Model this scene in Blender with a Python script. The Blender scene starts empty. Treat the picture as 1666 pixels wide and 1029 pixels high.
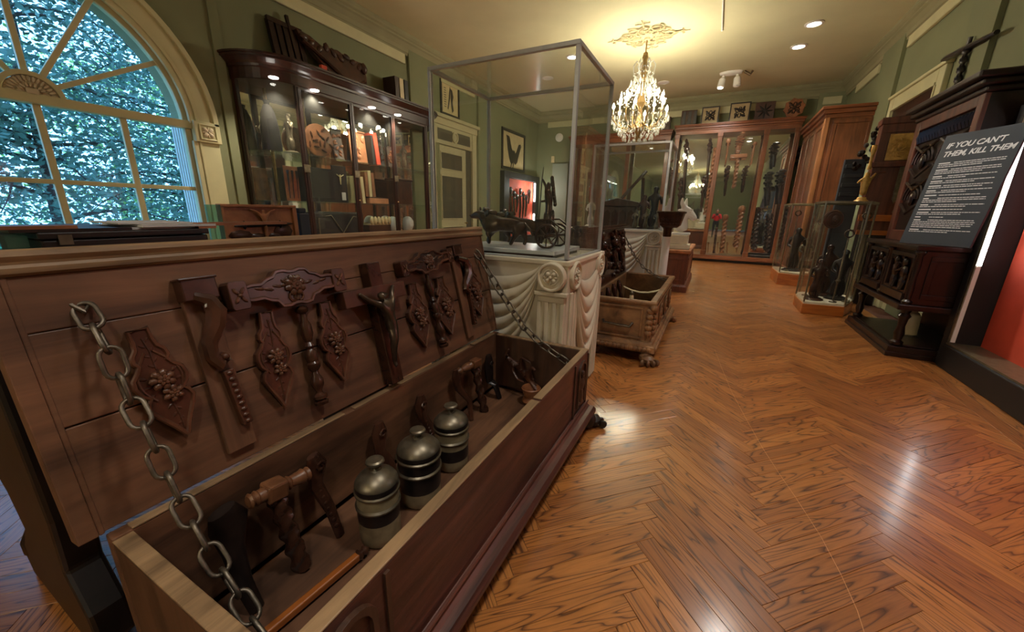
import bpy, bmesh, math, random
from math import pi, sin, cos, radians as rad, sqrt, atan2
from mathutils import Vector as V, Matrix as M
random.seed(7)
S = bpy.context.scene
COL = S.collection
# ------------------------------------------------------------------ camera
RW = ((0.8877227, -0.1395308, 0.4387249), (0.4599509, 0.2277362, -0.8582432), (0.0198378, 0.9636739, 0.2663439))
RM = M(RW)
CAM = V((0, 0, 1.4)); FPX = 620.0
cd = bpy.data.cameras.new('camera'); cam = bpy.data.objects.new('camera', cd); COL.objects.link(cam)
cd.sensor_width = 36; cd.lens = FPX/1666*36; cd.clip_start = 0.03
cam.matrix_world = M.Translation(CAM) @ RM.to_4x4()
S.camera = cam
# ------------------------------------------------------------------ exposure, world
S.view_settings.view_transform = 'Standard'; S.view_settings.look = 'None'
S.view_settings.gamma = 1; S.view_settings.use_curve_mapping = False
S.view_settings.exposure = 0.10
S.cycles.use_denoising = True
S.cycles.transparent_max_bounces = 32
S.cycles.max_bounces = 8
S.cycles.sample_clamp_indirect = 6
W = bpy.data.worlds.new('sky'); S.world = W; W.use_nodes = True
W.node_tree.nodes['Background'].inputs[0].default_value = (0.27, 0.56, 1.0, 1)
W.node_tree.nodes['Background'].inputs[1].default_value = 5.5
# ------------------------------------------------------------------ lights
def lamp(kind, name, loc, power, col=(1, .80, .55), size=.05, aim=None, spot=70, blend=.6, sx=None, sy=None):
    d = bpy.data.lights.new(name, kind); d.energy = power; d.color = col
    o = bpy.data.objects.new(name, d); COL.objects.link(o); o.location = loc
    if kind in ('POINT', 'SPOT'): d.shadow_soft_size = size
    if kind == 'SPOT': d.spot_size = rad(spot); d.spot_blend = blend
    if kind == 'AREA':
        d.shape = 'RECTANGLE'; d.size = sx; d.size_y = sy
    if aim is not None:
        o.rotation_euler = (V(aim)-V(loc)).to_track_quat('-Z', 'Y').to_euler()
    return o
WARM = (1, .88, .66); WHITE = (1, .96, .88)
# chandelier glow (the bulbs stand round it)
for k in range(6):
    a = k*pi/3
    lamp('POINT', 'chandelier_lamp', (-1.70+.5*cos(a), 8.96+.5*sin(a), 3.66), 40, WARM, .05)
# recessed ceiling lights and track heads
DOWN = [(1.03, 10.76), (1.10, 9.70), (0.9, 5.2), (-3.6, 4.6), (-3.4, 9.4), (0.6, 1.4), (0.4, -1.2), (0.4, -6), (-3, -6), (-1, -11)]  # first two are seen; the others are added for general fill
for x, y in DOWN:
    lamp('SPOT', 'ceiling_lamp', (x, y, 4.72), 215 if y > -3 else 700, WHITE, .22 if y < 3 else .08, (x, y, 0), 95, .7)
for k in range(3):
    a = k*2*pi/3
    lamp('POINT', 'hall_fill_lamp', (-1.7+.5*cos(a), -7.5+.5*sin(a), 3.66), 130, WARM, .06)  # added fill from behind the camera, brightens the mirrored ceiling
lamp('SPOT', 'track_lamp', (-.2, 11.8, 4.5), 160, WHITE, .04, (-.2, 13.4, 2), 90, .7)
P = lamp('AREA', 'window_portal', (-6.9, 1.56, 2.1), 1, (1, 1, 1), sx=2.9, sy=3.4, aim=(0, 1.56, 2.1)); P.data.cycles.is_portal = True

# ------------------------------------------------------------------ helpers
def ray(px, py): return (RM @ V((px-833, 514.5-py, -FPX))).normalized()
def at(px, py, ax, val):
    r = ray(px, py); return CAM + r*((val-CAM[ax])/r[ax])
def atp(px, py, p, n):
    r = ray(px, py); return CAM + r*(((V(p)-CAM).dot(n))/r.dot(n))

class MB:
    def __init__(s): s.v = []; s.f = []; s.sm = []
    def add(s, vs, fs, m=None, smooth=False):
        b = len(s.v)
        for p in vs: s.v.append(tuple(m @ V(p)) if m else tuple(p))
        for f in fs: s.f.append(tuple(i+b for i in f)); s.sm.append(smooth)
        return s
    def box(s, lo, hi, m=None):
        x0, y0, z0 = lo; x1, y1, z1 = hi
        return s.add([(x0,y0,z0),(x1,y0,z0),(x1,y1,z0),(x0,y1,z0),(x0,y0,z1),(x1,y0,z1),(x1,y1,z1),(x0,y1,z1)],
              [(0,3,2,1),(4,5,6,7),(0,1,5,4),(1,2,6,5),(2,3,7,6),(3,0,4,7)], m)
    def cbox(s, c, d, m=None):
        return s.box([c[i]-d[i]/2 for i in range(3)], [c[i]+d[i]/2 for i in range(3)], m)
    def bar(s, a, b, w, h=None, up=(0, 0, 1)):
        a = V(a); b = V(b); d = b-a; L = d.length; d.normalize(); h = h or w
        u = V(up); 
        if abs(d.dot(u)) > .98: u = V((0, 1, 0)) if abs(d.y) < .9 else V((1, 0, 0))
        x = d.cross(u).normalized(); y = x.cross(d)
        m = M((( x.x, y.x, d.x, a.x), (x.y, y.y, d.y, a.y), (x.z, y.z, d.z, a.z), (0,0,0,1)))
        return s.box((-w/2, -h/2, 0), (w/2, h/2, L), m)
    def lathe(s, prof, n=16, m=None, cap=True, a0=0, a1=2*pi):
        vs = []; fs = []; full = abs(a1-a0-2*pi) < 1e-6; k = n if full else n+1
        for r, z in prof:
            for i in range(k):
                a = a0+(a1-a0)*i/n; vs.append((r*cos(a), r*sin(a), z))
        for j in range(len(prof)-1):
            for i in range(n):
                i2 = (i+1) % k
                fs.append((j*k+i, j*k+i2, (j+1)*k+i2, (j+1)*k+i))
        if cap and full:
            fs.append(tuple(range(k))[::-1]); fs.append(tuple((len(prof)-1)*k+i for i in range(k)))
        return s.add(vs, fs, m, True)
    def turn(s, a, b, prof, n=12):
        """lathe from a to b; prof = (radius, t 0..1)"""
        a = V(a); b = V(b); d = b-a; L = d.length
        m = M.Translation(a) @ d.to_track_quat('Z', 'Y').to_matrix().to_4x4()
        return s.lathe([(r, t*L) for r, t in prof], n, m)
    def tube(s, pts, r, n=8, closed=False, flat=None):
        pts = [V(p) for p in pts]; N = len(pts); vs = []; fs = []
        rr = r if isinstance(r, (list, tuple)) else [r]*N
        px = None
        for i, p in enumerate(pts):
            t = (pts[(i+1) % N]-pts[i-1]) if closed else (pts[min(i+1, N-1)]-pts[max(i-1, 0)])
            if t.length < 1e-9: t = V((0, 0, 1))
            t.normalize()
            if px is None:
                u = V((0, 0, 1)) if abs(t.z) < .9 else V((1, 0, 0)); px = t.cross(u).normalized()
            else:
                px = (px - t*px.dot(t))
                px = px.normalized() if px.length > 1e-6 else t.orthogonal().normalized()
            py = t.cross(px)
            for k in range(n):
                a = 2*pi*k/n
                vs.append(p + (px*cos(a)+py*sin(a)*(flat or 1))*rr[i])
        for i in range(N if closed else N-1):
            for k in range(n):
                j = (i+1) % N
                fs.append((i*n+k, i*n+(k+1) % n, j*n+(k+1) % n, j*n+k))
        if not closed:
            fs.append(tuple(range(n))[::-1]); fs.append(tuple((N-1)*n+k for k in range(n)))
        return s.add(vs, fs, None, True)
    def prism(s, poly, z0, z1, m=None, inset=0.0):
        """poly in xy, extruded in z; inset shrinks the top for a worn chamfer"""
        n = len(poly); c = V((sum(p[0] for p in poly)/n, sum(p[1] for p in poly)/n))
        top = poly if not inset else [tuple(c+(V(p[:2])-c)*(1-inset)) for p in poly]
        vs = [(p[0], p[1], z0) for p in poly]+[(p[0], p[1], z1-(z1-z0)*(.35 if inset else 0)) for p in poly]
        fs = [tuple(range(n))[::-1]]
        if inset: vs += [(p[0], p[1], z1) for p in top]
        rings = 3 if inset else 2
        for j in range(rings-1):
            for i in range(n): fs.append((j*n+i, j*n+(i+1) % n, (j+1)*n+(i+1) % n, (j+1)*n+i))
        fs.append(tuple((rings-1)*n+i for i in range(n)))
        return s.add(vs, fs, m)
    def ring(s, outer, inner, z0, z1, m=None, closed=True):
        """two polylines of equal length, band between them extruded in z"""
        n = len(outer); vs = []
        for z in (z0, z1):
            vs += [(p[0], p[1], z) for p in outer]+[(p[0], p[1], z) for p in inner]
        o0, i0, o1, i1 = 0, n, 2*n, 3*n; fs = []
        for k in range(n if closed else n-1):
            j = (k+1) % n
            fs += [(o1+k, o1+j, i1+j, i1+k), (o0+k, i0+k, i0+j, o0+j), (o0+k, o0+j, o1+j, o1+k), (i0+k, i1+k, i1+j, i0+j)]
        if not closed:
            fs += [(o0, o1, i1, i0), (o0+n-1, i0+n-1, i1+n-1, o1+n-1)]
        return s.add(vs, fs, m)
    def blob(s, c, d, m=None, nu=8, nv=5, rot=0.0):
        vs = [(0, 0, -.5)]
        for j in range(1, nv):
            t = -pi/2+pi*j/nv
            for i in range(nu): vs.append((.5*cos(t)*cos(2*pi*i/nu), .5*cos(t)*sin(2*pi*i/nu), .5*sin(t)))
        vs.append((0, 0, .5)); fs = []
        for i in range(nu): fs.append((0, 1+(i+1) % nu, 1+i))
        for j in range(nv-2):
            for i in range(nu): fs.append((1+j*nu+i, 1+j*nu+(i+1) % nu, 1+(j+1)*nu+(i+1) % nu, 1+(j+1)*nu+i))
        e = len(vs)-1
        for i in range(nu): fs.append((e, 1+(nv-2)*nu+i, 1+(nv-2)*nu+(i+1) % nu))
        mm = M.Translation(c) @ M.Rotation(rot, 4, 'Z') @ M.Diagonal((d[0], d[1], d[2], 1))
        return s.add(vs, fs, (m @ mm) if m else mm, True)
    def twist(s, a, b, r, turns, n=10, seg=None, lobes=2, amp=.32):
        """barley twist between a and b"""
        a = V(a); b = V(b); d = b-a; L = d.length; seg = seg or int(turns*8)
        m = M.Translation(a) @ d.to_track_quat('Z', 'Y').to_matrix().to_4x4()
        vs = []; fs = []
        for j in range(seg+1):
            t = j/seg; ph = 2*pi*turns*t
            for i in range(n):
                q = 2*pi*i/n; R = r*(1+amp*cos(lobes*(q)-ph*1.0))
                vs.append((R*cos(q), R*sin(q), L*t))
        for j in range(seg):
            for i in range(n): fs.append((j*n+i, j*n+(i+1) % n, (j+1)*n+(i+1) % n, (j+1)*n+i))
        fs.append(tuple(range(n))[::-1]); fs.append(tuple(seg*n+i for i in range(n)))
        return s.add(vs, fs, m, True)
    def flower(s, c, r, m=None, n=6, h=.5):
        for k in range(n):
            a = 2*pi*k/n+.3
            s.blob((c[0]+cos(a)*r*.6, c[1]+sin(a)*r*.6, c[2]), (r*.80, r*.66, r*h), m, 7, 5, a)
        for k in range(n-1):
            a = 2*pi*k/(n-1)
            s.blob((c[0]+cos(a)*r*.28, c[1]+sin(a)*r*.28, c[2]+r*h*.3), (r*.5, r*.42, r*h*.8), m, 6, 4, a)
        s.blob((c[0], c[1], c[2]+r*h*.5), (r*.3, r*.3, r*h*.7), m, 6, 4)
        return s
    def leaf(s, c, l, w, ang, m=None, h=.35):
        s.blob((c[0]+cos(ang)*l/2, c[1]+sin(ang)*l/2, c[2]), (l, w, w*h*2), m, 6, 4, ang); return s

def finish(name, mb, mat, parent=None, bevel=0, shift=None):
    me = bpy.data.meshes.new(name)
    vs = mb.v if shift is None else [(p[0]-shift[0], p[1]-shift[1], p[2]-shift[2]) for p in mb.v]
    me.from_pydata(vs, [], mb.f)
    me.polygons.foreach_set('use_smooth', mb.sm)
    me.materials.append(mat); me.update()
    if any(mb.sm): me.set_sharp_from_angle(angle=rad(38))
    o = bpy.data.objects.new(name, me); COL.objects.link(o)
    if parent: o.parent = parent
    if bevel:
        b = o.modifiers.new('bevel', 'BEVEL'); b.width = bevel; b.segments = 2; b.limit_method = 'ANGLE'; b.angle_limit = rad(40)
    return o
def tag(o, label=None, cat=None, group=None, kind=None):
    if label: o['label'] = label
    if cat: o['category'] = cat
    if group: o['group'] = group
    if kind: o['kind'] = kind
    return o
class T:
    """a thing: an Empty at its base; parts are given in world coordinates unless local=True"""
    def __init__(s, name, label, cat, base, group=None, local=False, rz=0.0, mat=None, kind=None):
        s.o = bpy.data.objects.new(name, None); COL.objects.link(s.o); s.o.empty_display_size = .1
        s.base = V(base); s.local = local
        if mat is not None: s.o.matrix_world = mat
        else: s.o.location = base; s.o.rotation_euler = (0, 0, rz)
        tag(s.o, label, cat, group, kind)
    def p(s, name, mb, mat, parent=None, bevel=0, label=None, kind=None):
        o = finish(name, mb, mat, parent or s.o, bevel, None if s.local else s.base)
        return tag(o, label, None, None, kind)
def solo(name, mb, mat, base, label, cat, group=None, bevel=0):
    o = finish(name, mb, mat, None, bevel, base); o.location = base
    return tag(o, label, cat, group)
def struct(name, mb, mat, bevel=0, parent=None):
    o = finish(name, mb, mat, parent, bevel); o['kind'] = 'structure'; return o
def kids(o): return list(o.children)
def copy_tree(o, par=None):
    c = o.copy(); COL.objects.link(c)
    if par: c.parent = par
    for k in kids(o): copy_tree(k, c)
    return c
def skin(name, J, E, mat, parent=None, shift=(0, 0, 0), sub=1, root=0):
    """one continuous body: J = list of ((x,y,z), radius or (rx,ry)); E = edges"""
    me = bpy.data.meshes.new(name)
    me.from_pydata([tuple(V(j[0])-V(shift)) for j in J], E, [])
    o = bpy.data.objects.new(name, me); COL.objects.link(o)
    md = o.modifiers.new('skin', 'SKIN'); md.use_smooth_shade = True
    for i, j in enumerate(J):
        r = j[1]; sv = me.skin_vertices[0].data[i]
        sv.radius = (r, r) if not isinstance(r, tuple) else r
        sv.use_root = (i == root)
    if sub:
        q = o.modifiers.new('sub', 'SUBSURF'); q.levels = sub; q.render_levels = sub
    bpy.context.view_layer.update()
    ev = o.evaluated_get(bpy.context.evaluated_depsgraph_get())
    nm = bpy.data.meshes.new_from_object(ev); nm.name = name
    o.modifiers.clear(); o.data = nm; nm.materials.clear(); nm.materials.append(mat)
    if parent: o.parent = parent
    return o
# ------------------------------------------------------------------ materials
def lin(c):
    return tuple(((x/255)/12.92 if x/255 <= .04045 else ((x/255+.055)/1.055)**2.4) for x in c)+(1,)
def newmat(name):
    m = bpy.data.materials.new(name); m.use_nodes = True
    nt = m.node_tree; b = nt.nodes['Principled BSDF']
    return m, nt, b, nt.nodes.new, nt.links.new
def ramp(nt, stops):
    r = nt.nodes.new('ShaderNodeValToRGB'); e = r.color_ramp.elements
    e[0].position, e[0].color = stops[0]; e[1].position, e[1].color = stops[-1]
    for p, c in stops[1:-1]:
        q = e.new(p); q.color = c
    return r
def wood(name, dark, light, axis='x', rough=.45, scale=1.0, wear=.5, bump=.25, coat=0.0):
    m, nt, b, N, L = newmat(name)
    tc = N('ShaderNodeTexCoord'); mp = N('ShaderNodeMapping'); L(tc.outputs['Object'], mp.inputs[0])
    sc = {'x': (1.2, 14, 14), 'y': (14, 1.2, 14), 'z': (14, 14, 1.2), 'o': (6, 6, 6)}[axis]
    mp.inputs['Scale'].default_value = [k*scale for k in sc]
    n1 = N('ShaderNodeTexNoise'); n1.inputs['Scale'].default_value = 1.0; n1.inputs['Detail'].default_value = 7; n1.inputs['Roughness'].default_value = .62
    n1.inputs['Distortion'].default_value = .6
    L(mp.outputs[0], n1.inputs['Vector'])
    n2 = N('ShaderNodeTexNoise'); n2.inputs['Scale'].default_value = 3.1; n2.inputs['Detail'].default_value = 5
    L(tc.outputs['Object'], n2.inputs['Vector'])
    r = ramp(nt, [(.28, lin(dark)), (.72, lin(light))]); L(n1.outputs[0], r.inputs[0])
    mx = N('ShaderNodeMix'); mx.data_type = 'RGBA'; mx.blend_type = 'MULTIPLY'; mx.inputs[0].default_value = wear
    n3 = N('ShaderNodeTexNoise'); n3.inputs['Scale'].default_value = 1.3; n3.inputs['Detail'].default_value = 3; L(tc.outputs['Object'], n3.inputs['Vector'])
    av = N('ShaderNodeMath'); av.operation = 'MULTIPLY_ADD'; av.inputs[1].default_value = .55; L(n2.outputs[0], av.inputs[0])
    a3 = N('ShaderNodeMath'); a3.operation = 'MULTIPLY'; a3.inputs[1].default_value = .5; L(n3.outputs[0], a3.inputs[0]); L(a3.outputs[0], av.inputs[2])
    r2 = ramp(nt, [(.36, (.32, .31, .30, 1)), (.60, (1.18, 1.15, 1.12, 1))]); L(av.outputs[0], r2.inputs[0])
    L(r.outputs[0], mx.inputs[6]); L(r2.outputs[0], mx.inputs[7]); L(mx.outputs[2], b.inputs['Base Color'])
    b.inputs['Roughness'].default_value = rough
    if coat: b.inputs['Coat Weight'].default_value = coat; b.inputs['Coat Roughness'].default_value = .15
    bp = N('ShaderNodeBump'); bp.inputs['Strength'].default_value = bump; bp.inputs['Distance'].default_value = .004
    L(n1.outputs[0], bp.inputs['Height']); L(bp.outputs[0], b.inputs['Normal'])
    return m
def plain(name, c, rough=.6, metal=0.0, var=.15, scale=6.0, bump=0.0, spec=.5):
    m, nt, b, N, L = newmat(name)
    tc = N('ShaderNodeTexCoord'); n = N('ShaderNodeTexNoise'); n.inputs['Scale'].default_value = scale; n.inputs['Detail'].default_value = 5
    L(tc.outputs['Object'], n.inputs['Vector'])
    k = lin(c); a = tuple(x*(1-var) for x in k[:3])+(1,); z = tuple(min(1, x*(1+var)) for x in k[:3])+(1,)
    r = ramp(nt, [(.3, a), (.7, z)]); L(n.outputs[0], r.inputs[0]); L(r.outputs[0], b.inputs['Base Color'])
    b.inputs['Roughness'].default_value = rough; b.inputs['Metallic'].default_value = metal
    b.inputs['Specular IOR Level'].default_value = spec
    if bump:
        bp = N('ShaderNodeBump'); bp.inputs['Strength'].default_value = bump; bp.inputs['Distance'].default_value = .005
        L(n.outputs[0], bp.inputs['Height']); L(bp.outputs[0], b.inputs['Normal'])
    return m
def glow(name, c, strength):
    m, nt, b, N, L = newmat(name)
    b.inputs['Base Color'].default_value = (.8, .8, .8, 1)
    b.inputs['Emission Color'].default_value = c+(1,); b.inputs['Emission Strength'].default_value = strength
    return m
def glass(name, tint=(.96, .98, .97), rough=.01, dust=.02, ior=1.45):
    m, nt, b, N, L = newmat(name); nt.nodes.remove(b)
    out = nt.nodes['Material Output']
    tr = N('ShaderNodeBsdfTransparent'); tr.inputs[0].default_value = tint+(1,)
    gl = N('ShaderNodeBsdfGlossy'); gl.inputs['Roughness'].default_value = rough
    lw = N('ShaderNodeLayerWeight'); lw.inputs[0].default_value = .5
    pw = N('ShaderNodeMath'); pw.operation = 'POWER'; pw.inputs[1].default_value = 4.0; L(lw.outputs['Facing'], pw.inputs[0])
    fr = N('ShaderNodeMath'); fr.operation = 'MULTIPLY_ADD'; fr.inputs[1].default_value = .75; fr.inputs[2].default_value = ((ior-1)/(ior+1))**2
    L(pw.outputs[0], fr.inputs[0])
    mx = N('ShaderNodeMixShader'); L(fr.outputs[0], mx.inputs[0]); L(tr.outputs[0], mx.inputs[1]); L(gl.outputs[0], mx.inputs[2])
    df = N('ShaderNodeBsdfDiffuse'); df.inputs[0].default_value = (.7, .72, .68, 1)
    m2 = N('ShaderNodeMixShader'); m2.inputs[0].default_value = dust
    L(mx.outputs[0], m2.inputs[1]); L(df.outputs[0], m2.inputs[2]); L(m2.outputs[0], out.inputs[0])
    return m
def mirror(name, c=(.88, .89, .82), rough=.02):
    m, nt, b, N, L = newmat(name)
    b.inputs['Base Color'].default_value = c+(1,); b.inputs['Metallic'].default_value = 1; b.inputs['Roughness'].default_value = rough
    return m
K = {}
K['chest'] = wood('old_walnut', (42, 23, 19), (108, 66, 54), 'y', .40, 1.3, .7, .6)
K['chest_rim'] = wood('worn_rim_wood', (84, 64, 44), (168, 136, 98), 'y', .5, 1.4, .5, .4)
K['lid'] = wood('lid_walnut', (62, 41, 29), (128, 88, 61), 'y', .5, .8, .8, .4)
K['chestz'] = wood('old_walnut_upright', (38, 24, 17), (92, 62, 44), 'z', .45, 1, .6, .4)
K['carve'] = wood('carved_red_walnut', (46, 26, 18), (86, 52, 36), 'o', .3, 1.5, .5, .15)
K['carve_dark'] = wood('carved_dark_oak', (34, 20, 15), (76, 46, 32), 'o', .22, 1.5, .5, .15)
K['carve_tan'] = wood('carved_tan_wood', (112, 66, 38), (176, 114, 72), 'o', .42, 1.5, .5, .15)
K['carve_mid'] = wood('carved_mid_brown_wood', (78, 48, 30), (134, 88, 56), 'o', .38, 1.5, .5, .15)
K['tile_tan'] = plain('tan_tile', (176, 156, 116), .5, 0, .15)
K['carve_light'] = wood('light_carved_wood', (140, 88, 54), (204, 142, 96), 'o', .42, 1.5, .4, .15)
K['wardrobe_post'] = wood('pale_oak_post', (122, 76, 42), (178, 118, 72), 'z', .35, 1, .35, .1)
K['carve_edge'] = wood('highlighted_carving_edges', (60, 36, 25), (106, 69, 48), 'o', .28, 1.5, .5, .15)  # lighter tone mimics highlights on the raised, worn carving
K['ebony'] = wood('black_wood', (14, 10, 9), (38, 27, 22), 'o', .38, 1.2, .5, .2)
K['mahog'] = wood('dark_mahogany', (25, 12, 9), (56, 28, 20), 'z', .34, 1, .35, .1)
K['mahogy'] = wood('dark_mahogany_long', (25, 12, 9), (60, 30, 21), 'y', .34, 1, .35, .1)
K['oakx'] = wood('warm_brown_oak_x', (92, 50, 28), (150, 90, 54), 'x', .32, 1, .35, .1, .3)
K['oakz'] = wood('warm_brown_oak_z', (82, 45, 26), (138, 82, 48), 'z', .32, 1, .35, .1, .3)
K['orange'] = wood('orange_wood', (150, 78, 28), (206, 122, 52), 'x', .35, 1, .3, .1, .2)
K['orangey'] = wood('orange_stick_wood', (128, 68, 24), (186, 106, 40), 'y', .4, 1, .3, .1)
K['redwood'] = wood('reddish_cabinet_wood', (66, 32, 22), (122, 66, 46), 'z', .36, 1, .4, .1, .1)
K['stone'] = plain('cream_plaster', (206, 194, 168), .75, 0, .12, 5, .25)
K['marble'] = plain('white_marble', (216, 218, 220), .3, 0, .1, 7)
K['white'] = plain('white_paint', (232, 230, 224), .45, 0, .04)
K['trim'] = plain('cream_trim_paint', (204, 200, 158), .45, 0, .07, 3)
K['wall'] = plain('olive_green_wall', (126, 130, 98), .8, 0, .07, 1.2)
K['ceil'] = plain('cream_ceiling', (208, 203, 166), .85, 0, .06, 1.0)
K['chrome'] = plain('brushed_steel', (196, 196, 192), .22, 1, .08, 20)
K['iron'] = plain('old_iron', (108, 98, 85), .42, .8, .3, 40, .3)
K['bronze'] = plain('dark_bronze', (84, 70, 58), .3, .75, .4, 18, .25)
K['pewter'] = plain('worn_pewter', (118, 108, 90), .38, .75, .3, 25)
K['frame'] = plain('satin_steel_frame', (188, 190, 190), .3, .45, .06, 20)
K['jar_dark'] = plain('dark_glaze_band', (38, 32, 30), .3, .3, .3, 25)
K['jar_tan'] = plain('tan_stoneware', (148, 132, 100), .45, .2, .2, 25)
K['black'] = plain('black_paint', (24, 23, 24), .5, 0, .2)
K['slate'] = plain('slate_grey_sign', (52, 60, 70), .55, 0, .06)
K['gold'] = plain('gilt_relief', (190, 150, 84), .38, .6, .3, 20, .3)
K['red'] = plain('coral_red_panel', (226, 84, 56), .7, 0, .06)
K['redcloth'] = plain('red_jacket_cloth', (226, 30, 44), .8, 0, .15)
K['navy'] = plain('dark_trouser_cloth', (34, 36, 46), .85, 0, .15)
K['skin'] = plain('skin_tone', (196, 146, 118), .5, 0, .05)
K['hair'] = plain('grey_brown_hair', (70, 56, 44), .6, 0, .3, 40)
K['paper'] = plain('paper', (212, 208, 204), .7, 0, .06)
K['blackfelt'] = plain('black_felt', (30, 27, 28), .9, 0, .2)
K['ivory'] = plain('aged_ivory', (214, 196, 152), .45, 0, .12)
K['clay'] = plain('pink_clay_relief', (196, 132, 92), .6, 0, .2, 12, .3)
K['teal'] = glass('teal_acrylic', (.45, .80, .80), .02, .12)
K['glass'] = glass('case_glass', (.955, .97, .955), .005, .012)
K['pane'] = glass('window_glass', (.86, .95, 1.0), .01, .01)
K['shelfglass'] = glass('shelf_glass', (.85, .95, .9), .02, .05)
K['mirror'] = mirror('old_mirror')
K['bulb'] = glow('warm_bulb', (1, .82, .52), 30)
K['can'] = glow('lit_downlight', (1, .94, .84), 14)
K['led'] = glow('led_strip', (.96, .98, 1), 22)
K['crystal'] = glass('cut_crystal', (.95, .95, .92), .05, .38, 1.9)
K['brass'] = plain('aged_brass', (158, 132, 88), .35, .8, .2, 20)
# ================================================================== SETTING
XL, XR, YB, YF, ZC = -6.2, 2.6, 13.9, -15.0, 4.8
def floor_material():
    m, nt, b, N, L = newmat('oak_herringbone')
    uv = N('ShaderNodeUVMap'); uv.uv_map = 'plank'
    oi = N('ShaderNodeObjectInfo'); at_ = N('ShaderNodeAttribute'); at_.attribute_name = 'tone'
    rs = N('ShaderNodeMath'); rs.operation = 'ADD'; L(oi.outputs['Random'], rs.inputs[0]); L(at_.outputs['Fac'], rs.inputs[1])
    rf = N('ShaderNodeMath'); rf.operation = 'FRACT'; L(rs.outputs[0], rf.inputs[0])
    off = N('ShaderNodeVectorMath'); off.operation = 'SCALE'; off.inputs[0].default_value = (37, 11, 5); L(rf.outputs[0], off.inputs['Scale'])
    ad = N('ShaderNodeVectorMath'); L(uv.outputs[0], ad.inputs[0]); L(off.outputs[0], ad.inputs[1])
    mp = N('ShaderNodeMapping'); mp.inputs['Scale'].default_value = (1.3, 13, 1); L(ad.outputs[0], mp.inputs[0])
    # cathedral grain: stretched warped rings
    wv = N('ShaderNodeTexNoise'); wv.inputs['Scale'].default_value = .9; wv.inputs['Detail'].default_value = 1.5; wv.inputs['Distortion'].default_value = .35
    L(mp.outputs[0], wv.inputs['Vector'])
    mu = N('ShaderNodeMath'); mu.operation = 'MULTIPLY'; mu.inputs[1].default_value = 13.0; L(wv.outputs[0], mu.inputs[0])
    fr = N('ShaderNodeMath'); fr.operation = 'FRACT'; L(mu.outputs[0], fr.inputs[0])
    lines = ramp(nt, [(0, (0, 0, 0, 1)), (.10, (.75, .75, .75, 1)), (.35, (1, 1, 1, 1)), (.8, (.9, .9, .9, 1)), (1, (.15, .15, .15, 1))])
    L(fr.outputs[0], lines.inputs[0])
    fine = N('ShaderNodeTexNoise'); fine.inputs['Scale'].default_value = 5; fine.inputs['Detail'].default_value = 6; fine.inputs['Roughness'].default_value = .7
    mp2 = N('ShaderNodeMapping'); mp2.inputs['Scale'].default_value = (1.2, 26, 1); L(ad.outputs[0], mp2.inputs[0]); L(mp2.outputs[0], fine.inputs['Vector'])
    rf2 = ramp(nt, [(.32, (.45, .45, .45, 1)), (.55, (1, 1, 1, 1))]); L(fine.outputs[0], rf2.inputs[0])
    base = ramp(nt, [(0, lin((152, 92, 44))), (.5, lin((172, 108, 52))), (1, lin((188, 122, 60)))]); L(rf.outputs[0], base.inputs[0])
    dark = N('ShaderNodeMix'); dark.data_type = 'RGBA'; dark.inputs[6].default_value = lin((70, 34, 16)); L(lines.outputs[0], dark.inputs[0]); L(base.outputs[0], dark.inputs[7])
    mul = N('ShaderNodeMix'); mul.data_type = 'RGBA'; mul.blend_type = 'MULTIPLY'; mul.inputs[0].default_value = .55
    L(dark.outputs[2], mul.inputs[6]); L(rf2.outputs[0], mul.inputs[7]); L(mul.outputs[2], b.inputs['Base Color'])
    b.inputs['Roughness'].default_value = .30
    rr = ramp(nt, [(.3, (.27, .27, .27, 1)), (.7, (.40, .40, .40, 1))])
    nn = N('ShaderNodeTexNoise'); nn.inputs['Scale'].default_value = 3; tc = N('ShaderNodeTexCoord'); L(tc.outputs['Object'], nn.inputs['Vector'])
    L(nn.outputs[0], rr.inputs[0]); L(rr.outputs[0], b.inputs['Roughness'])
    b.inputs['Coat Weight'].default_value = .55; b.inputs['Coat Roughness'].default_value = .16; b.inputs['Coat IOR'].default_value = 1.6
    bp = N('ShaderNodeBump'); bp.inputs['Strength'].default_value = .12; bp.inputs['Distance'].default_value = .002
    L(lines.outputs[0], bp.inputs['Height']); L(bp.outputs[0], b.inputs['Normal'])
    return m
K['oak'] = floor_material()
K['gap'] = plain('dark_floor_joint', (84, 46, 26), .8, 0, .2)
fl = MB().box((XL-.2, YF-.2, -.12), (XR+.2, YB+.2, -.008)); floor = struct('floor', fl, K['gap'])
sl = [(.188, 4.45), (.25, 3.9), (.315, 3.383), (.39, 2.95), (.46, 2.583), (.52, 2.33), (.569, 2.147), (.627, 1.899), (.655, 1.70), (.667, 1.548), (.66, 1.3), (.63, .9)]
sm_ = MB(); sm_.ring([(x-.0011, y) for x, y in sl], [(x+.0011, y) for x, y in sl], .0002, .0006, None, False)
finish('floor_scratch', sm_, plain('pale_scratch', (206, 150, 96), .5), floor)
PW, PL = .66/7, .66; GAP = .0009; X0 = .42
def plank_corners(h, k, mrow):
    if h: a0, a1, b0, b1 = k*PW, k*PW+PL, k*PW, (k+1)*PW
    else: a0, a1, b0, b1 = k*PW, (k+1)*PW, (k+1)*PW, (k+1)*PW+PL
    a0 += mrow*PL; a1 += mrow*PL; b0 -= mrow*PL; b1 -= mrow*PL
    return a0, a1, b0, b1
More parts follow.
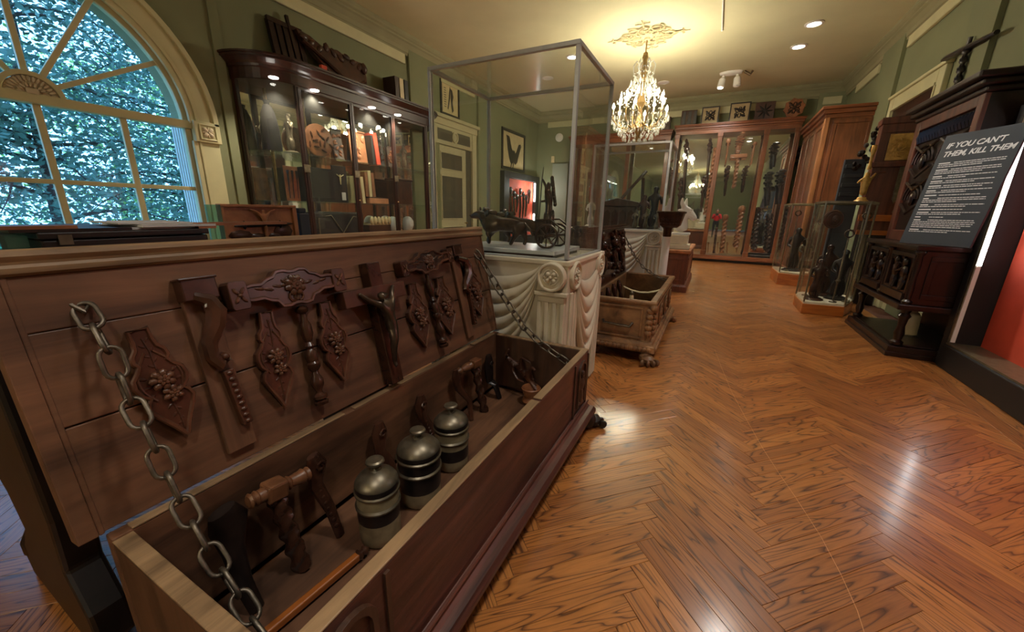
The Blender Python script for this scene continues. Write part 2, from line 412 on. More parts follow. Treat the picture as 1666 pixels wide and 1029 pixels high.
def plank_mesh(L_, W_, name):
    c = .0012; z0, z1 = -.008, 0.0
    vs = [(-L_/2, -W_/2, z0), (L_/2, -W_/2, z0), (L_/2, W_/2, z0), (-L_/2, W_/2, z0),
          (-L_/2, -W_/2, z1-c), (L_/2, -W_/2, z1-c), (L_/2, W_/2, z1-c), (-L_/2, W_/2, z1-c),
          (-L_/2+c, -W_/2+c, z1), (L_/2-c, -W_/2+c, z1), (L_/2-c, W_/2-c, z1), (-L_/2+c, W_/2-c, z1)]
    fs = [(8, 9, 10, 11)]
    for i in range(4):
        j = (i+1) % 4; fs += [(i, j, 4+j, 4+i), (4+i, 4+j, 8+j, 8+i)]
    return vs, fs
def uv_mesh(name, items):
    """items: (cx, cy, ang, L, W, tone)"""
    vs = []; fs = []; uvs = []; tones = []
    for cx, cy, ang, L_, W_, tone in items:
        pv, pf = plank_mesh(L_, W_, name); b = len(vs); c, s = cos(ang), sin(ang)
        for x, y, z in pv: vs.append((cx+x*c-y*s, cy+x*s+y*c, z))
        for f in pf:
            fs.append(tuple(i+b for i in f))
            for i in f: uvs += [pv[i][0], pv[i][1]]
        tones += [tone]*len(pv)
    me = bpy.data.meshes.new(name); me.from_pydata(vs, [], fs)
    u = me.uv_layers.new(name='plank'); u.data.foreach_set('uv', uvs)
    a = me.attributes.new('tone', 'FLOAT', 'POINT'); a.data.foreach_set('value', tones)
    me.materials.append(K['oak']); me.update(); return me
allp = []
for mrow in range(-9, 5):
    for k in range(-60, 130):
        for h in (1, 0):
            a0, a1, b0, b1 = plank_corners(h, k, mrow)
            ca, cb = (a0+a1)/2, (b0+b1)/2
            x = (ca-cb)/sqrt(2)+X0; y = (ca+cb)/sqrt(2)
            if XL-.1 < x < 2.12 and -4.2 < y < YB:
                r = RM.inverted() @ (V((x, y, 0))-CAM)
                px = 833+FPX*r.x/-r.z if r.z < 0 else -9e3; py = 514.5-FPX*r.y/-r.z if r.z < 0 else -9e3
                vis = r.z < -.3 and -40 < px < 1720 and 380 < py < 1080 and (x > -.75 or (y > 3.3 and x > -1.5))
                allp.append((x, y, pi/4 if h else 3*pi/4, r.length if vis else 1e3+r.length))
allp.sort(key=lambda p: p[3])
pm = uv_mesh('plank', [(0, 0, 0, PL-GAP, PW-GAP, 0)])
for x, y, a, d in allp[:270]:
    o = bpy.data.objects.new('plank', pm); COL.objects.link(o); o.parent = floor; o.location = (x, y, 0); o.rotation_euler = (0, 0, a)
me = uv_mesh('far_planks', [(x, y, a, PL-GAP, PW-GAP, random.random()) for x, y, a, d in allp[270:]])
o = bpy.data.objects.new('far_planks', me); COL.objects.link(o); o.parent = floor; o['kind'] = 'stuff'
# border boards beside the right wall
bm_ = uv_mesh('border_plank', [(0, 0, 0, 1.2-GAP, .12-GAP, 0)])
for r_ in range(5):
    for j in range(14):
        y = -3.2+j*1.2+(r_ % 2)*.5
        if -0.5 < y < YB-.3 and (r_ < 3 or y < 6):
            o = bpy.data.objects.new('border_plank', bm_); COL.objects.link(o); o.parent = floor; o.location = (2.0+r_*.12, y, .0012); o.rotation_euler = (0, 0, pi/2)
# ceiling
ceiling = struct('ceiling', MB().box((XL-.2, YF-.2, ZC), (XR+.2, YB+.2, ZC+.12)), K['ceil'])
# walls
WY, WZ, WR, WS = 1.56, 2.40, 1.33, .32     # arched window: centre, spring height, radius, sill height
arc = [(WY+WR*cos(t), WZ+WR*sin(t)) for t in [pi*i/24 for i in range(25)]]
w = MB(); x0, x1 = XL-.45, XL
def quad_yz(a, b, c, d, x): w.add([(x, *a), (x, *b), (x, *c), (x, *d)], [(0, 1, 2, 3)])
for x in (x0, x1):
    quad_yz((YF, 0), (WY-WR, 0), (WY-WR, ZC), (YF, ZC), x); quad_yz((WY+WR, 0), (YB, 0), (YB, ZC), (WY+WR, ZC), x)
    quad_yz((WY-WR, 0), (WY+WR, 0), (WY+WR, WS), (WY-WR, WS), x)
    for i in range(24):
        a, b = arc[i], arc[i+1]
        quad_yz(a, b, (b[0], ZC), (a[0], ZC), x)
loop = [(WY+WR, WS)]+arc+[(WY-WR, WS)]
for i in range(len(loop)):
    a, b = loop[i], loop[(i+1) % len(loop)]
    w.add([(x0, *a), (x0, *b), (x1, *b), (x1, *a)], [(0, 1, 2, 3)])
struct('wall_left', w, K['wall'])
struct('wall_back', MB().box((XL-.45, YB, 0), (XR+.2, YB+.2, ZC)), K['wall'])
struct('wall_right', MB().box((XR, YF, 0), (XR+.2, YB, ZC)), K['wall'])
struct('wall_front', MB().box((XL-.45, YF-.2, 0), (XR+.2, YF, ZC)), K['wall'])
# pilasters: shallow wall breaks
struct('trim_1', MB().box((XL, 7.05, 0), (XL+.06, 8.0, ZC)), K['wall'], .004)
struct('trim_2', MB().box((XL, 9.75, 0), (XL+.06, 10.7, ZC)), K['wall'], .004)
struct('trim_3', MB().box((XR-.06, 10.15, 0), (XR, 11.2, ZC)), K['wall'], .004)
struct('trim_4', MB().box((XR-.06, 7.1, 0), (XR, 7.8, ZC)), K['wall'], .004)
struct('trim_5', MB().box((2.0, YB-.06, 0), (XR, YB, ZC)), K['wall'], .004)
struct('trim_6', MB().box((XL, 3.30, 0), (XL+.03, 3.42, ZC)), K['wall'], .004)
# cornices: stepped profile along each wall
prof = [(0, -.34), (.03, -.34), (.035, -.30), (.05, -.29), (.06, -.22), (.11, -.15), (.14, -.13), (.14, -.10), (.17, -.08), (.19, -.05), (.19, 0), (0, 0)]
def cornice(name, axis, s0, s1, wall, sign):
    m = MB(); n = len(prof)
    for k, sv in enumerate((s0, s1)):
        m.v += [((wall+sign*d, sv, ZC+z) if axis == 'y' else (sv, wall+sign*d, ZC+z)) for d, z in prof]
    for i in range(n):
        j = (i+1) % n; m.f.append((i, j, n+j, n+i)); m.sm.append(False)
    struct(name, m, K['cornice'])
K['cornice'] = plain('olive_cornice', (150, 146, 112), .7, 0, .08, 2)
cornice('trim_7', 'y', YF, YB, XL, 1); cornice('trim_8', 'y', YF, YB, XR, -1)
cornice('trim_9', 'x', XL, XR, YB, -1); cornice('trim_10', 'x', XL, XR, YF, 1)
# pale frieze boards under the cornice
nfr = 11
def frieze(lo, hi):
    global nfr
    struct('trim_%d' % nfr, MB().box(lo, hi), K['trim'], .012); nfr += 1
frieze((XL, 3.6, 4.29), (XL+.05, 6.95, 4.47)); frieze((XL, 8.15, 4.29), (XL+.05, 9.6, 4.47))
frieze((XR-.05, 7.95, 4.29), (XR, 10.0, 4.47)); frieze((XR-.05, 11.4, 4.29), (XR, 12.9, 4.47)); frieze((XR-.05, 3, 4.29), (XR, 7.0, 4.47))
frieze((-5.8, YB-.05, 4.29), (1.75, YB, 4.47)); frieze((2.1, YB-.1, 4.29), (2.5, YB-.06, 4.47))
struct('baseboard_left', MB().box((XL, YF, 0), (XL+.03, YB, .22)), K['trim'], .006)
struct('baseboard_right', MB().box((XR-.03, YF, 0), (XR, YB, .22)), K['trim'], .006)
struct('baseboard_back', MB().box((XL, YB-.03, 0), (XR, YB, .22)), K['trim'], .006)

# ------------------------------------------------------------------ arched window (in plane x = XL)
MX = M(((0, 0, 1, XL), (1, 0, 0, 0), (0, 1, 0, 0), (0, 0, 0, 1)))     # (y, z, depth) -> world
win = T('window_1', None, None, (XL, WY, 0), kind='structure'); del win.o['kind']; win.o['kind'] = 'structure'
def wp(name, m, mat=None, bevel=.006, parent=None): return win.p(name, m, mat or K['trim'], parent, bevel)
def arcpts(r, n=32, a0=0, a1=pi): return [(WY+r*cos(a0+(a1-a0)*i/n), WZ+r*sin(a0+(a1-a0)*i/n)) for i in range(n+1)]
m = MB().ring(arcpts(1.62), arcpts(1.30), 0, .05, MX, False); cas = wp('arch_casing', m)
m = MB().ring(arcpts(1.62), arcpts(1.56), .05, .085, MX, False).ring(arcpts(1.40), arcpts(1.36), .05, .065, MX, False); wp('arch_moulding', m, parent=cas)
for sy in (1, -1):
    a, b = WY+sy*1.30, WY+sy*1.60
    j = wp('jamb_casing', MB().box((min(a, b), .0, 0), (max(a, b), WZ-.2, .05), MX))
    wp('jamb_bead', MB().box((min(a+sy*.06, a+sy*.09), .0, .05), (max(a+sy*.06, a+sy*.09), WZ-.2, .062), MX), parent=j)
    cy = WY+sy*1.47
    bl = MB().box((cy-.15, WZ-.21, 0), (cy+.15, WZ+.04, .085), MX); blk = wp('corner_block', bl)
    wp('block_rim', MB().ring([(cy-.1, WZ-.18), (cy+.1, WZ-.18), (cy+.1, WZ+.01), (cy-.1, WZ+.01)], [(cy-.085, WZ-.165), (cy+.085, WZ-.165), (cy+.085, WZ-.005), (cy-.085, WZ-.005)], .085, .1, MX), parent=blk)
    f = MB()
    for k in range(4):
        f.blob((cy+.042*cos(pi/4+k*pi/2), WZ-.085+.042*sin(pi/4+k*pi/2), .09), (.075, .05, .04), MX, 8, 5, pi/4+k*pi/2)
        f.blob((cy+.045*cos(k*pi/2), WZ-.085+.045*sin(k*pi/2), .088), (.06, .022, .03), MX, 6, 4, k*pi/2)
    f.blob((cy, WZ-.085, .098), (.03, .03, .03), MX); wp('block_flower', f, K['stone'], 0, blk)
wp('transom', MB().box((WY-1.32, WZ-.06, -.10), (WY+1.32, WZ+.03, .03), MX))
wp('window_stool', MB().box((WY-1.65, WS-.06, -.1), (WY+1.65, WS, .16), MX))
for k in (-1, 0, 1):
    y = WY+.015+k*.655
    wp('muntin', MB().box((y-.03, WS, -.08), (y+.03, WZ-.06, -.03), MX))
for z in (WS+.55, 1.60):
    wp('glazing_bar', MB().box((WY-1.32, z-.024, -.078), (WY+1.32, z+.024, -.032), MX))
for sy in (1, -1):
    a, b = WY+sy*1.26, WY+sy*1.33
    wp('sash_stile', MB().box((min(a, b), WS, -.11), (max(a, b), WZ, -.02), MX))
wp('arch_sash', MB().ring(arcpts(1.33), arcpts(1.255), -.11, -.02, MX, False))
for d in (30, 60, 90, 120, 150):
    t = rad(d); p0 = V((WY+.2*cos(t), WZ+.02+.2*sin(t), -.055)); p1 = V((WY+1.30*cos(t), WZ+1.30*sin(t), -.055))
    wp('fan_muntin', MB().bar(MX @ p0, MX @ p1, .05, .05, (1, 0, 0)))
md = MB().ring(arcpts(.235, 24), arcpts(.19, 24), -.10, .02, MX, False); med = wp('fan_hub', md)
m = MB().prism(arcpts(.185, 24)+[], -.1, .0, MX)
for i in range(15):
    t = pi*(i+.5)/15; m.blob((WY+.145*cos(t), WZ+.015+.145*sin(t), .0), (.07, .028, .04), MX, 6, 4, t)
for i in range(9):
    t = pi*(i+.5)/9; m.blob((WY+.085*cos(t), WZ+.02+.085*sin(t), .01), (.05, .026, .04), MX, 6, 4, t)
m.box((WY-.04, WZ+.02, 0), (WY+.04, WZ+.07, .03), MX)
wp('hub_rosette', m, K['stone'], 0, med)
zs = [WS, WS+.55, 1.60, WZ-.06]; ys = [WY-1.26, WY-.64, WY+.015, WY+.67, WY+1.26]
for i in range(3):
    for j in range(4): wp('pane', MB().box((ys[j], zs[i], -.058), (ys[j+1], zs[i+1], -.054), MX), K['pane'], 0)
for i in range(6):
    a0, a1 = pi*i/6, pi*(i+1)/6
    o_ = [(WY+1.28*cos(a0+(a1-a0)*k/6), WZ+1.28*sin(a0+(a1-a0)*k/6)) for k in range(7)]; q = [(WY+.22*cos(a0+(a1-a0)*k/6), WZ+.22*sin(a0+(a1-a0)*k/6)) for k in range(7)]
    wp('fan_pane', MB().ring(o_, q, -.058, -.054, MX, False), K['pane'], 0)
# fluted stone reveal outside the glass
m = MB()
for sy in (1, -1):
    y = WY+sy*1.325
    for k in range(5): m.box((y-.035, WS-.1, -.44+k*.062), (y+.035, WZ, -.44+k*.062+.04), MX)
win.p('fluted_reveal', m, K['white'], None, .008)
# ------------------------------------------------------------------ garden trees beyond the window
K['leaf1'] = plain('deep_green_leaf', (104, 144, 128), .6, 0, .35); K['leaf2'] = plain('yellow_green_leaf', (176, 212, 132), .6, 0, .3); K['bark'] = plain('grey_bark', (74, 70, 66), .8, 0, .3, 9, .5)
def tree(x, y, h, r, label, leafmat, n, z0, seed):
    rnd = random.Random(seed)
    t = T('garden_tree', label, 'tree', (x, y, -1.2), 'trees outside the arched window')
    m = MB(); m.tube([(x, y, -1.2), (x+.1, y, .8), (x, y+.15, h*.6), (x+.2, y+.1, h)], [.10, .08, .05, .02], 8)
    bm = MB(); tips = []
    for k in range(44):
        z = z0+(h-z0)*rnd.random(); a = rnd.uniform(-pi*.62, pi*.62); L_ = r*rnd.uniform(.5, 1.0)
        p = [V((x, y, z))]
        for s_ in range(1, 6):
            q = s_/5; p.append(V((x+cos(a)*L_*q*.7, y+sin(a)*L_*q*1.1, z+.25*sin(q*3)-.45*q*q+rnd.uniform(-.08, .08))))
        bm.tube(p, [.035, .028, .02, .014, .01, .005], 5); tips += p[1:]
    lf = MB()
    for k in range(n):
        c = rnd.choice(tips)+V((rnd.gauss(0, .30), rnd.gauss(0, .40), rnd.gauss(0, .30)))
        u = V((rnd.gauss(0, 1), rnd.gauss(0, 1), rnd.gauss(0, .6))).normalized(); w_ = u.orthogonal().normalized()
        w_ = (M.Rotation(rnd.uniform(0, 6.28), 3, u) @ w_); s1 = rnd.uniform(.03, .075); s2 = s1*.45
        lf.add([c-u*s1, c+w_*s2, c+u*s1, c-w_*s2], [(0, 1, 2, 3)])
    t.p('trunk', m, K['bark']); t.p('branches', bm, K['bark'], kind='stuff'); t.p('foliage', lf, leafmat, kind='stuff')
tree(-9.7, 2.3, 7.2, 2.5, 'blue-green leafy tree filling the left half of the arched window', K['leaf1'], 22000, .2, 3)
tree(-10.8, 5.0, 7.6, 2.8, 'dark branching tree seen through the right half of the arched window', K['leaf1'], 20000, .2, 4)
tree(-14.2, 4.6, 4.6, 2.8, 'pale yellow-green tree low behind the right window panes', K['leaf2'], 12000, -.3, 5)
tree(-10.4, -.8, 6.4, 2.5, 'green leafy tree at the far left, mostly hidden by the window jamb', K['leaf1'], 9000, .2, 6)
struct('ground_outside', MB().box((-40, -25, -1.4), (XL-.46, 30, -1.2)), plain('lawn_green', (92, 120, 62), .9, 0, .2, 2))
# ================================================================== FOREGROUND CHEST
CX0, CX1, CY0, CY1, RZ, BZ, TH = -1.30, -.60, .235, 2.262, .56, .12, .042
ch = T('carved_chest', 'long dark walnut chest standing open in front with lid leaning back on chains', 'chest', (-.95, 1.26, 0))
fw = ch.p('front_wall', MB().box((CX1-TH, CY0, BZ+.06), (CX1, CY1, RZ-.006)), K['chest'], None, .004)
bw = ch.p('back_wall', MB().box((CX0, CY0, BZ+.06), (CX0+TH, CY1, RZ+.005)), K['lid'], None, .004)
e1 = ch.p('end_wall', MB().box((CX0+TH, CY0, BZ+.06), (CX1-TH, CY0+TH, RZ-.006)), K['chestz'], None, .004)
e2 = ch.p('end_wall', MB().box((CX0+TH, CY1-TH, BZ+.06), (CX1-TH, CY1, RZ-.006)), K['chestz'], None, .004)
ch.p('chest_floor', MB().box((CX0+TH, CY0+TH, BZ+.02), (CX1-TH, CY1-TH, .16)), K['lid'])
rimm = MB().box((CX1-TH, CY0, RZ-.006), (CX1, 1.47, RZ)).box((CX1-TH, 1.49, RZ-.006), (CX1, CY1, RZ+.001))
ch.p('front_rim', rimm, K['chest_rim'], fw, .003, 'pale worn top edge')
ch.p('near_rim', MB().box((CX0, CY0, RZ-.006), (CX1-TH, CY0+TH, RZ)), K['chest_rim'], e1, .003, 'pale worn top edge')
ch.p('far_rim', MB().box((CX0+TH, CY1-TH, RZ-.006), (CX1-TH, CY1, RZ)), K['chest_rim'], e2, .003)
ch.p('hinge_edge', MB().box((CX0+.012, CY0+.04, RZ+.005), (CX0+TH+.002, .95, RZ+.012)).box((CX0+.012, 1.0, RZ+.005), (CX0+TH, 1.9, RZ+.010)).box((CX0+.012, 1.93, RZ+.005), (CX0+TH+.003, 2.2, RZ+.013)), K['chest_rim'], bw, .003)
pl = MB(); pp = [(.0, BZ+.075), (.012, BZ+.07), (.018, BZ+.055), (.03, BZ+.045), (.055, BZ+.04), (.068, BZ+.02), (.068, BZ-.0), (0, BZ)]
def moulding_loop(m, x0, y0, x1, y1, pr, fy=1.0):
    n = len(pr)
    for sx, sy in ((0, 0), (1, 0), (1, 1), (0, 1)):
        for d, z in pr: m.v.append(((x1+d if sx else x0-d), (y1+d*fy if sy else y0-d), z))
    for c in range(4):
        e = (c+1) % 4
        for i in range(n): j = (i+1) % n; m.f.append((c*n+i, e*n+i, e*n+j, c*n+j)); m.sm.append(False)
    return m
moulding_loop(pl, CX0, CY0, CX1, CY1, pp, .45); pl.box((CX0, CY0, BZ), (CX1, CY1, BZ+.02))
ch.p('plinth', pl, K['chest'])
ch.p('plinth_bead', MB().tube([(CX1+.014, CY0-.01, BZ+.078), (CX1+.014, CY1+.01, BZ+.078)], .008, 6), K['chest'], None)
def figure_panel(y0, y1):
    z0, z1 = .235, .50; c = (y0+y1)/2; h = (y1-y0)/2; x = CX1
    MYZ = M(((0, 0, 1, x), (1, 0, 0, 0), (0, 1, 0, 0), (0, 0, 0, 1)))
    o_ = [(y1, z0)]+[(c+h*cos(pi*i/10), z1-h*.5+h*.9*sin(pi*i/10)) for i in range(11)]+[(y0, z0)]
    q = [(c+(p[0]-c)*.78, z0+.02+(p[1]-z0-.02)*.93) for p in o_]
    fr = ch.p('figure_panel', MB().ring(o_, q, -.004, .014, MYZ).box((y0-.07, .2, 0), (y0-.055, .54, .008), MYZ).box((y1+.035, .2, 0), (y1+.05, .54, .008), MYZ), K['chestz'], fw, .003)
    f = MB(); zc = z0+.02
    f.blob((c, z1-.055, .008), (.035, .045, .03), MYZ); f.blob((c, z0+.14, .006), (.06, .10, .03), MYZ); f.blob((c, z0+.06, .006), (.065, .13, .026), MYZ)
    f.blob((c-.03, z0+.15, .008), (.022, .09, .02), MYZ); f.blob((c+.03, z0+.15, .008), (.022, .09, .02), MYZ); f.blob((c, z0+.015, .008), (.09, .03, .02), MYZ)
    ch.p('carved_figure', f, K['chestz'], fr)
figure_panel(2.055, 2.20); figure_panel(.33, .475)
def paw(x, y, d, mat, t, s=1.0, name='paw_foot', z1=.12):
    m = MB(); dx, dy = d
    m.blob((x, y, z1*.5), (.12*s, .12*s, z1*1.05)); m.blob((x+dx*.045*s, y+dy*.045*s, .045*s), (.12*s, .12*s, .075*s))
    ang = atan2(dy, dx)
    for k in (-1.5, -.5, .5, 1.5):
        m.blob((x+cos(ang+k*.42)*.105*s, y+sin(ang+k*.42)*.105*s, .03*s), (.055*s, .036*s, .058*s), None, 8, 5, ang+k*.42)
    return t.p(name, m, mat)
for x, y, d in ((-.575, 2.27, (.5, .85)), (-.60, .30, (.7, -.7)), (-1.28, 2.24, (-.7, .7)), (-1.28, .29, (-.7, -.7))): paw(x, y, d, K['ebony'], ch)
# lid ---------------------------------------------------------------
H = V((-1.289, 0, .575)); U = V((-.2012, 0, .9795)); NN = V((.9795, 0, .2012)); YY = V((0, 1, 0))
def lidpt(u, v, n): return H+YY*u+U*v+NN*n
def LM(u, v, n, ang=0.0):
    """lid frame at (u, v, n): local x along the chest (turned by ang), y up the lid, z out of it"""
    p = lidpt(u, v, n); a = YY*cos(ang)+U*sin(ang); b = -YY*sin(ang)+U*cos(ang)
    return M(((a.x, b.x, NN.x, p.x), (a.y, b.y, NN.y, p.y), (a.z, b.z, NN.z, p.z), (0, 0, 0, 1)))
def lp(px, py, n=0.0):
    p = atp(px, py, H+NN*n, NN); return p.y, (p-H).dot(U)
L0 = LM(0, 0, 0)
lid = ch.p('lid', MB().box((.19, .0, -.05), (2.282, .70, -.024), L0), K['lid'], None, .004, 'open lid leaning back on two chains')
for v0, v1, dn in ((.003, .290, -.001), (.294, .532, 0), (.5335, .668, .001)):
    ch.p('lid_board', MB().box((.225, v0, -.026), (2.275, v1, dn), L0), K['lid'], lid, .003)
ch.p('end_batten', MB().box((.185, .0, -.05), (.223, .69, .006), L0).box((.223, .0, -.03), (.235, .67, .003), L0), K['lid'], lid, .003)
ch.p('end_batten', MB().box((2.276, .0, -.05), (2.288, .69, .004), L0), K['lid'], lid, .003)
mm = MB()
pr = [(.668, -.05), (.668, .006), (.674, .012), (.686, .014), (.694, .010), (.700, .012), (.712, .020), (.724, .018), (.730, .008), (.730, -.10), (.716, -.15), (.70, -.15)]
n_ = len(pr)
for u in (.175, 2.292): mm.v += [tuple(lidpt(u, v, n)) for v, n in pr]
for i in range(n_): j = (i+1) % n_; mm.f.append((i, j, n_+j, n_+i)); mm.sm.append(False)
mm.f += [tuple(range(n_))[::-1], tuple(n_+i for i in range(n_))]; mm.sm += [False, False]
ch.p('lid_moulding', mm, K['chest_rim'], lid, 0, 'pale worn moulding along the lid edge')
# chains -------------------------------------------------------------
def link_mesh(L_=.094, W_=.054, r=.0058):
    pts = []; h = L_/2-W_/2
    for i in range(9): a = -pi/2+pi*i/8; pts.append((0, cos(a)*W_/2*0+ (W_/2-r)*sin(a), 0))
    pts = [((W_/2-r)*sin(a), 0, h+(W_/2-r)*cos(a)) for a in [-pi/2+pi*i/7 for i in range(8)]]+[((W_/2-r)*sin(a), 0, -h-(W_/2-r)*cos(a)) for a in [pi/2-pi*i/7 for i in range(8)]]
    m = MB().tube(pts, r, 6, True); me = bpy.data.meshes.new('chain_link'); me.from_pydata(m.v, [], m.f); me.polygons.foreach_set('use_smooth', m.sm); me.materials.append(K['iron']); return me
def chain(t, parent, pts, pitch, mesh, s=1.0, rnd=None, mat=None, label=None):
    pts = [V(p) for p in pts]; seg = [(pts[i+1]-pts[i]).length for i in range(len(pts)-1)]; tot = sum(seg)
    k = int(tot/pitch)
    m = MB(); p = pts[0]; d = (pts[1]-pts[0]).normalized()
    m.tube([p-d*.03+V((0, -.012*s, 0)), p+d*.02+V((.0, -.016*s, 0)), p+d*.045, p+d*.02+V((0, .016*s, 0)), p-d*.03+V((0, .012*s, 0))], .006*s, 6)
    hk = t.p('chain', m, mat or K['iron'], parent, 0, label)
    rnd = rnd or random.Random(2)
    for i in range(k):
        dist = (i+.85)*pitch; j = 0
        while j < len(seg)-1 and dist > seg[j]: dist -= seg[j]; j += 1
        d = (pts[j+1]-pts[j]).normalized(); c = pts[j]+d*dist
        o = bpy.data.objects.new('chain_link', mesh); COL.objects.link(o); o.parent = hk
        q = d.to_track_quat('Z', 'Y').to_matrix().to_4x4()
        o.matrix_parent_inverse = M.Identity(4)
        o.matrix_basis = M.Translation(c-t.base) @ q @ M.Rotation((i % 2)*pi/2+.25+rnd.uniform(-.2, .2), 4, 'Z') @ M.Scale(s, 4)
lk = link_mesh()
cl = [at(px, py, 1, .335) for px, py in ((125, 486), (150, 525), (185, 590), (205, 640), (243, 710), (285, 800), (330, 880))]+[V((-.955, .34, .50)), V((-.86, .34, .415)), V((-.75, .34, .36)), V((-.655, .34, .335))]
chain(ch, ch.o, cl, .070, lk, 1.0)
cr = [at(px, py, 1, 2.185) for px, py in ((769, 403), (784, 424), (800, 451), (817, 480), (833, 504), (850, 530), (880, 560), (908, 580))]+[V((-.66, 2.185, .45))]
chain(ch, ch.o, cr, .070, lk, 1.0)
# ------------------------------------------------------------------ carvings hung on the lid
def plaque(top, tip, wl, wr, label, thick=.022):
    u0, v0 = lp(*top, .01); u1, v1 = lp(*tip, .01)
    wl = lp(*wl, .01); wr = lp(*wr, .01)
    ax = V((u0-u1, v0-v1)); L_ = ax.length; ang = atan2(ax.y, ax.x)-pi/2; ax.normalize(); pe = V((ax.y, -ax.x))
    hw = abs((V(wr)-V(wl)).dot(pe))/2
    t = T('carved_plaque', label, 'carving', (0, 0, 0), 'pointed rose plaques on the chest lid', True, mat=LM(u0, v0, .002, ang))
    prf = [(0, .36), (.10, .36), (.16, .42), (.21, .64), (.26, .68), (.30, .56), (.35, .72), (.40, .98), (.47, 1.04), (.54, .92), (.585, .66), (.62, .84), (.68, .94), (.77, .70), (.90, .28), (1, .03)]
    pr_ = [(hw*w, -L_*q) for q, w in prf]; po = pr_+[(-x, y) for x, y in pr_[::-1]]
    t.p('backboard', MB().prism(po, 0, thick), K['carve'], None, .002)
    b = MB().tube([(x*.90, y*.985-.002, thick) for x, y in po], .0065, 6, True)
    for s_ in (-1, 1):   # inner scrolls
        b.tube([(s_*hw*(.15+.62*sin(k*.33)), -L_*(.2+.052*k), thick+.001) for k in range(9)], .0035, 5)
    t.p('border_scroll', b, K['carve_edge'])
    f = MB(); f.flower((0, -L_*.46, thick+.008), hw*.52, None, 7, .6); f.flower((hw*.16, -L_*.60, thick+.006), hw*.44, None, 6, .6)
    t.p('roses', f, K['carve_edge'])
    g = MB()
    for k in range(6): g.leaf((0, -L_*(.12+.045*k), thick), hw*.30, hw*.12, pi/2+(.8 if k % 2 else -.8))
    for k in range(5): g.leaf((0, -L_*(.68+.045*k), thick), hw*.34*(1-.12*k), hw*.12, -pi/2+(.9 if k % 2 else -.9))
    for s_ in (-1, 1):
        for k in range(3): g.leaf((s_*hw*.42, -L_*(.42+.07*k), thick), hw*.36, hw*.16, (0 if s_ > 0 else pi)+(.5-.5*k)*s_)
    g.tube([(0, -L_*.08, thick), (hw*.06, -L_*.2, thick), (0, -L_*.36, thick)], .003, 5); g.tube([(0, -L_*.66, thick), (hw*.05, -L_*.8, thick), (0, -L_*.93, thick)], .003, 5)
    t.p('leaves', g, K['carve'])
plaque((219, 537), (303, 706), (203, 625), (300, 610), 'widest carved rose plaque at the left end of the chest lid')
plaque((428, 508), (461, 662), (411, 575), (470, 580), 'carved rose plaque left of the larger turned T handle')
plaque((524, 492), (558, 620), (515, 550), (562, 552), 'carved rose plaque between the larger T handle and the lid crucifix')
plaque((667, 462), (691, 566), (660, 510), (693, 510), 'slim rose plaque between the lid crucifix and the smaller T handle')
plaque((712, 452), (733, 545), (706, 495), (738, 500), 'slim rose plaque right behind the smaller T handle stem')
plaque((760, 433), (781, 514), (755, 470), (782, 472), 'smallest rose plaque, at the right end of the lid under the chain hook')
